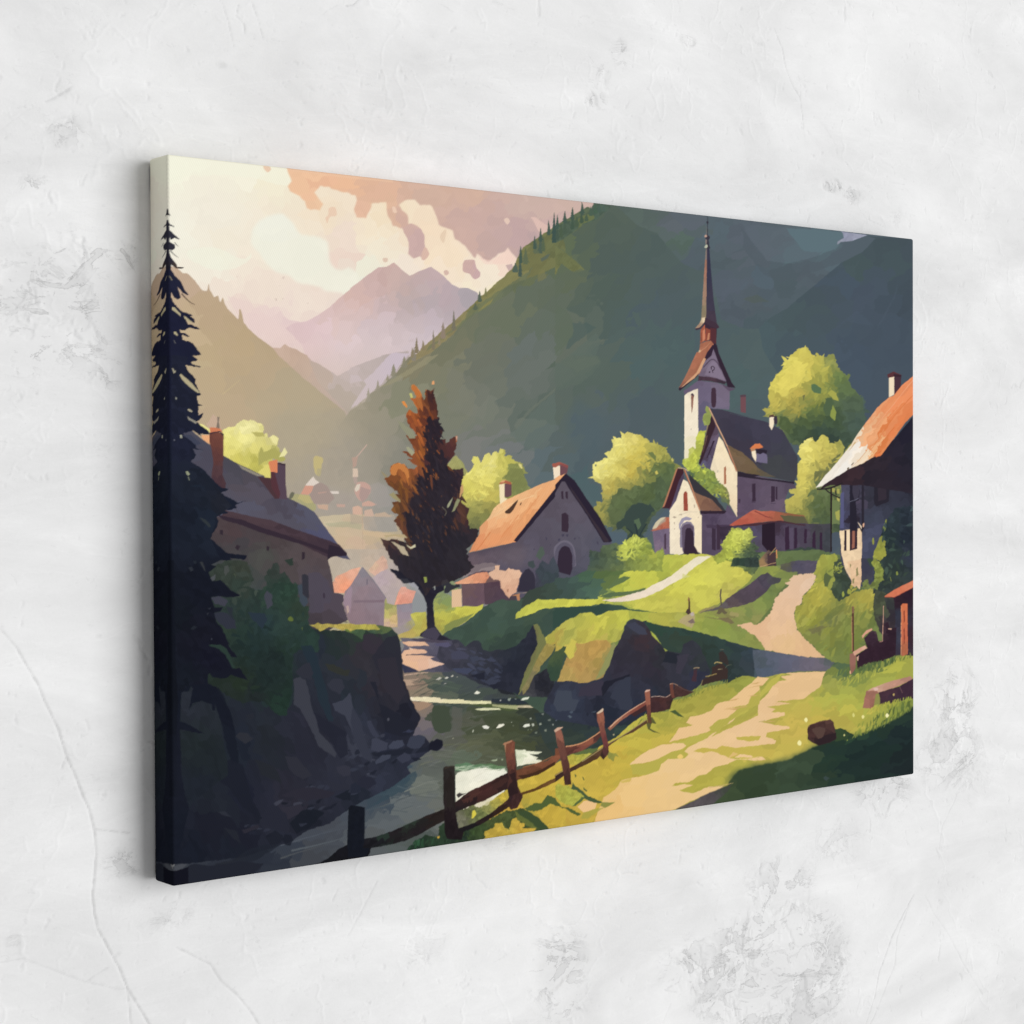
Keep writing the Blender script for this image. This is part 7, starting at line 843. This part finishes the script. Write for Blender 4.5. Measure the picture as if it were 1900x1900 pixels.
prof.append((R1-R2-.02, DEPTH, a1+R2*1.57+.02))
co, cx, cy = [], [], []
for o_, bk, arc in prof:
    p = PP+NN*o_; co.append(to_world(p[:, 0], p[:, 1], np.full(len(p), DEPTH+GAP-bk)))
    q = PP+NN*arc; cx.append(q[:, 0]); cy.append(q[:, 1])
nP = len(PP); rings = len(prof); co = np.concatenate(co)-shift
i = (np.arange(rings-1)[:, None]*nP+np.arange(nP)[None]).ravel(); j = (np.arange(rings-1)[:, None]*nP+(np.arange(nP)[None]+1) % nP).ravel()
edge = make_mesh('wrapped_edge', co, np.stack([i, i+nP, j+nP, j], 1), mc, root, art_colour(np.concatenate(cx), np.concatenate(cy)))

# ---------------------------------------------------------------- the plaster wall, with its cracks and worn patches
WP = DEPTH+GAP
CAM = np.array([-1.23262447, 0.033004, 1.40890111]); AX = np.array([[0.78175269, -0.00458748, 0.62357172], [0.01406718, 0.99984821, -0.01027993], [-0.6234299, 0.01680826, 0.78169856]]); FOC = 3578.056
def unproject(px, py):                                              # drawing units -> wall coordinates (used once, to lay out the traced cracks)
    d = np.stack([(np.asarray(px, float)-950)/FOC, -(np.asarray(py, float)-950)/FOC, -np.ones_like(np.asarray(px, float))], -1)@AX
    t = (-WP-CAM[2])/d[..., 2]; return CAM[0]+d[..., 0]*t, CAM[1]+d[..., 1]*t
def axis(lo, hi, n, far): 
    out = np.geomspace(.004, far, 16); return np.concatenate([(lo-out)[::-1], np.linspace(lo, hi, n), hi+out])
cxs, cys = unproject([0, 1900, 0, 1900], [0, 0, 1900, 1900])
wx = axis(cxs.min()-.02, cxs.max()+.02, 1120, 3.); wy = axis(cys.min()-.02, cys.max()+.02, 1120, 1.4)
GX, GY = np.meshgrid(wx, wy); SH = GX.shape
def fbm(x, y, f, o=5, seed=0, g=.55):
    s, a, t = 0, 1., 0
    for k in range(o): s = s+a*vnoise(x, y, f*2**k, seed+k*3); t += a; a *= g
    return s/t
gx, gy = GX*1000, GY*1000                                           # millimetres
wa, wb = fbm(gx, gy, .02, 4, 31)-.5, fbm(gx, gy, .02, 4, 47)-.5
height = np.zeros(SH); wear = np.zeros(SH)
height += (fbm(gx, gy, .006, 4, 61)-.5)*.001
# worn, flaked patches: terraces of a warped noise inside soft regions
n1 = fbm(gx+wa*60, gy+wb*60, .016, 6, 71, .62)
reg = np.zeros(SH)
for px, py, rx, ry, k in ((90, 560, 95, 85, 1.), (150, 470, 60, 40, .8), (40, 650, 70, 50, .9), (130, 630, 80, 60, .7), (110, 180, 55, 26, .35), (125, 240, 60, 45, .5), (250, 250, 60, 40, .3), (235, 470, 25, 40, .8), (60, 345, 30, 25, .5), (200, 690, 50, 40, .5),
                        (1770, 1300, 55, 80, .6), (1760, 1400, 70, 70, .7), (1640, 1470, 60, 45, .7), (1560, 1560, 90, 60, .35), (1450, 1650, 60, 70, .7), (1400, 1780, 90, 90, 1.), (1500, 1800, 80, 110, 1.), (1370, 1850, 80, 50, .8), (1280, 1790, 60, 60, .6), (1040, 1790, 60, 80, .75), (1060, 1870, 60, 40, .5), (1440, 1890, 120, 40, .8),
                        (310, 1700, 70, 40, .35), (235, 1600, 50, 30, .55), (1150, 100, 18, 30, .7), (1105, 185, 22, 22, .6), (1120, 140, 20, 30, .5), (1545, 345, 22, 14, .9), (1580, 360, 25, 25, .5), (1275, 75, 14, 10, 1.), (1660, 400, 20, 40, .4), (30, 1750, 40, 40, .35), (410, 120, 14, 10, .5), (560, 1690, 60, 40, .2), (930, 1560, 80, 30, .3), (1820, 1400, 50, 120, .3), (800, 1750, 60, 70, .3), (1380, 160, 40, 30, .15), (1700, 250, 120, 160, .12)):
    x0, y0 = unproject(px, py); x1, _ = unproject(px+rx, py); _, y1 = unproject(px, py+ry)
    reg = np.maximum(reg, k*np.exp(-((GX-x0)/(x1-x0))**2-((GY-y0)/(y0-y1))**2))
reg = np.clip(reg*1.25-.12+(n1-.5)*.5, 0, 1)*(reg > .02)
def sstep(a, b, x): t = np.clip((x-a)/(b-a), 0, 1); return t*t*(3-2*t)
n2 = fbm(gx+wa*90, gy+wb*90, .03, 5, 91, .6); rm = sstep(.08, .6, reg)
for lv, d in ((.47, .00045), (.55, .0005)):
    s_ = sstep(lv, lv+.03, n2); height -= s_*d*rm; wear += s_*(1-s_)*4*rm*.05+s_*rm*.012
wear += rm*.012
# scattered nicks
n3 = fbm(gx*1.+wa*60, gy*.8+wb*60, .11, 4, 131, .6); nick = sstep(.755, .80, n3); height -= nick*.0004; wear += nick*.05
n4 = fbm(gx, gy, .3, 2, 151); pit = sstep(.86, .93, n4); height -= pit*.0004; wear += pit*.06
# pale veins: slightly proud trowel lines
vn = np.abs(fbm(gx+gy*.7+wa*70, gy-gx*.4+wb*70, .0045, 5, 171, .5)-.5); vein = 1-sstep(.0, .006, vn); height += vein*.0003; wear -= vein*.018
vn = np.abs(fbm(gx+wa*50, gy+wb*90, .007, 5, 191, .5)-.52); vein = 1-sstep(.0, .004, vn); height += vein*.0003; wear -= vein*.016
# traced cracks
def crack(s, w=1., d=1., ox=0, oy=0, k=2.7143, jag=1.3, seed=1):
    p = np.array([float(v) for v in s.split()]).reshape(-1, 2)/k+np.array([ox, oy]); R = np.random.RandomState(seed); q = [p[0]]
    for a, b_ in zip(p[:-1], p[1:]):
        n = max(1, int(np.hypot(*(b_-a))/7))
        for i_ in range(1, n+1): q.append(a+(b_-a)*i_/n+(R.rand(2)-.5)*jag*(i_ < n))
    q = np.array(q); X_, Y_ = unproject(q[:, 0], q[:, 1]); wmm = .00055*w
    for m_ in range(len(q)-1):
        ax_, ay_, bx_, by_ = X_[m_], Y_[m_], X_[m_+1], Y_[m_+1]; pad = .004
        i0, i1 = np.searchsorted(wx, [min(ax_, bx_)-pad, max(ax_, bx_)+pad]); j0, j1 = np.searchsorted(wy, [min(ay_, by_)-pad, max(ay_, by_)+pad])
        gxx, gyy = GX[j0:j1, i0:i1], GY[j0:j1, i0:i1]; dx, dy = bx_-ax_, by_-ay_; L2 = dx*dx+dy*dy+1e-12
        t = np.clip(((gxx-ax_)*dx+(gyy-ay_)*dy)/L2, 0, 1); dd = np.hypot(gxx-ax_-t*dx, gyy-ay_-t*dy)
        ww = wmm*(.6+.9*R.rand()); g = np.exp(-(dd/ww)**2); CR[j0:j1, i0:i1] = np.maximum(CR[j0:j1, i0:i1], g*d*(.55+.6*R.rand()))
CR = np.zeros(SH)
crack('80 0 130 90 190 190 230 290 290 410 330 540 390 680 450 830 475 930 485 1040 475 1150 465 1250 475 1350 490 1420 540 1510 600 1620 640 1720 700 1820 760 1920', 1.35, 1., 0, 1200, seed=3)
crack('-60 -160 0 -90 80 0', 1.2, .6, 0, 1200, seed=4); crack('475 918 570 930 660 940', 1.2, .8, 0, 1200, seed=5); crack('636 1715 650 1800 658 1920', 1., .7, 0, 1200, seed=6)
crack('330 560 310 615', 1.2, .8, 0, 1200); crack('0 1590 120 1572 300 1640 430 1690 470 1660 540 1620', 1., .45, 0, 1200, seed=7); crack('440 1690 600 1725 636 1720', 1., .4, 0, 1200)
crack('890 1515 1000 1570 1060 1600 1110 1680 1190 1750 1250 1820 1310 1910', 1.2, .75, 0, 1200, seed=8); crack('1900 1180 1860 1260 1800 1370 1750 1460', 1., .5, 0, 1200, seed=9)
crack('1700 1225 1675 1280', 1.1, .6, 0, 1200); crack('650 1310 680 1270', 1., .4, 0, 1200); crack('1530 1740 1560 1718', 1, .5, 0, 1200)
crack('1115 0 1150 110 1180 240', .8, .5); crack('1265 0 1300 100 1325 190', .8, .55); crack('1200 25 1190 80 1228 120 1235 170', 1., .7); crack('1180 330 1250 440 1380 520 1480 590', .8, .2)
crack('1740 30 1780 25 1810 -5', 1.2, .8); crack('1700 25 1640 60 1600 95', .7, .4); crack('1310 670 1350 760 1390 820', .7, .25); crack('230 512 280 490 330 460 365 435', 1.6, .7); crack('0 660 130 560 180 540', .7, .2)
crack('640 140 680 240 700 340 730 420 770 490 785 580 792 690', .9, .6, 1200, 0, seed=11); crack('890 625 950 730 960 790', .8, .3, 1200, 0); crack('1220 915 1300 930', .9, .5, 1200, 0); crack('1115 1105 1200 1145', .9, .5, 1200, 0); crack('140 640 240 740 330 810', .7, .25, 1200, 0)
crack('1370 1740 1440 1830', .7, .25, 1200, 0)
crack('1345 1250 1290 1350 1240 1450 1200 1560 1170 1640 1150 1760 1100 1910', 1.2, .75, 1200, 1200, seed=12); crack('1320 1300 1260 1470 1250 1600 1210 1700 1150 1850 1120 1910', 1.1, .6, 1200, 1200, seed=13); crack('1400 1250 1450 1350 1520 1450 1590 1590 1690 1750', .9, .5, 1200, 1200, seed=14)
crack('230 1700 260 1780 290 1890', .9, .5, 1200, 1200); crack('120 1800 80 1900', .9, .4, 1200, 1200); crack('1630 670 1570 720 1540 800 1490 900 1470 1020', 1.2, .4, 1200, 1200, seed=15); crack('170 1240 300 1080 400 940', .7, .15, 1200, 1200)
crack('150 1740 90 1730 160 1690 170 1660', 1.2, .6, 1200, 1200); crack('610 1700 720 1697', 1.2, .5, 1030, 1280, 5)
height -= CR*.0008; wear += CR*.22
h_ = height; fade = np.exp(-np.maximum(0, np.maximum(np.abs(GX)-1.2, np.abs(GY)-1.2))*3); height = height*fade
# the wall stays behind the canvas
height = np.minimum(height, .0009)
wall = make_mesh('wall', to_world(GX.ravel(), GY.ravel(), height.ravel()), grid_faces(SH[1], SH[0])[:, ::-1], plaster_material(), None, None, wear.ravel(), rm.ravel())
wall['kind'] = 'structure'

# ---------------------------------------------------------------- light
def area(name, loc, target, sx, sy, energy, col=(1, 1, 1)):
    l = bpy.data.lights.new(name, 'AREA'); l.shape = 'RECTANGLE'; l.size = sx; l.size_y = sy; l.energy = energy; l.color = col
    o = bpy.data.objects.new(name, l); sc.collection.objects.link(o); o.location = loc
    o.rotation_euler = (Vector(target)-Vector(loc)).to_track_quat('-Z', 'Y').to_euler(); return o
area('soft_key_lamp', KEY_LOC, (0, 0, ZC), KEY_SIZE[0], KEY_SIZE[1], KEY_E, (1, 1, 1))  # large soft lamp, unseen, set to the right for the main light
w = bpy.data.worlds.new('World'); sc.world = w; w.use_nodes = True
w.node_tree.nodes['Background'].inputs[0].default_value = (1, 1, 1, 1); w.node_tree.nodes['Background'].inputs[1].default_value = AMB
# ---------------------------------------------------------------- camera
cam = bpy.data.cameras.new('camera'); cam.sensor_width = 36; cam.lens = 36*FOC/1900; cam.clip_end = 50; cam.clip_start = .05
co_ = bpy.data.objects.new('camera', cam); sc.collection.objects.link(co_)
def wv_(v): return Vector((v[0], -v[2], v[1]))
m3 = Matrix((wv_(AX[0]), wv_(AX[1]), wv_(AX[2]))).transposed(); M4 = m3.to_4x4()
# canvas front plane was solved at depth 0; the print's front sits WP in front of the wall
M4.translation = Vector((CAM[0], -(CAM[2]+WP), CAM[1]+ZC)); co_.matrix_world = M4; sc.camera = co_
sc.view_settings.view_transform = 'Standard'; sc.view_settings.look = 'None'; sc.view_settings.gamma = 1; sc.view_settings.exposure = 0
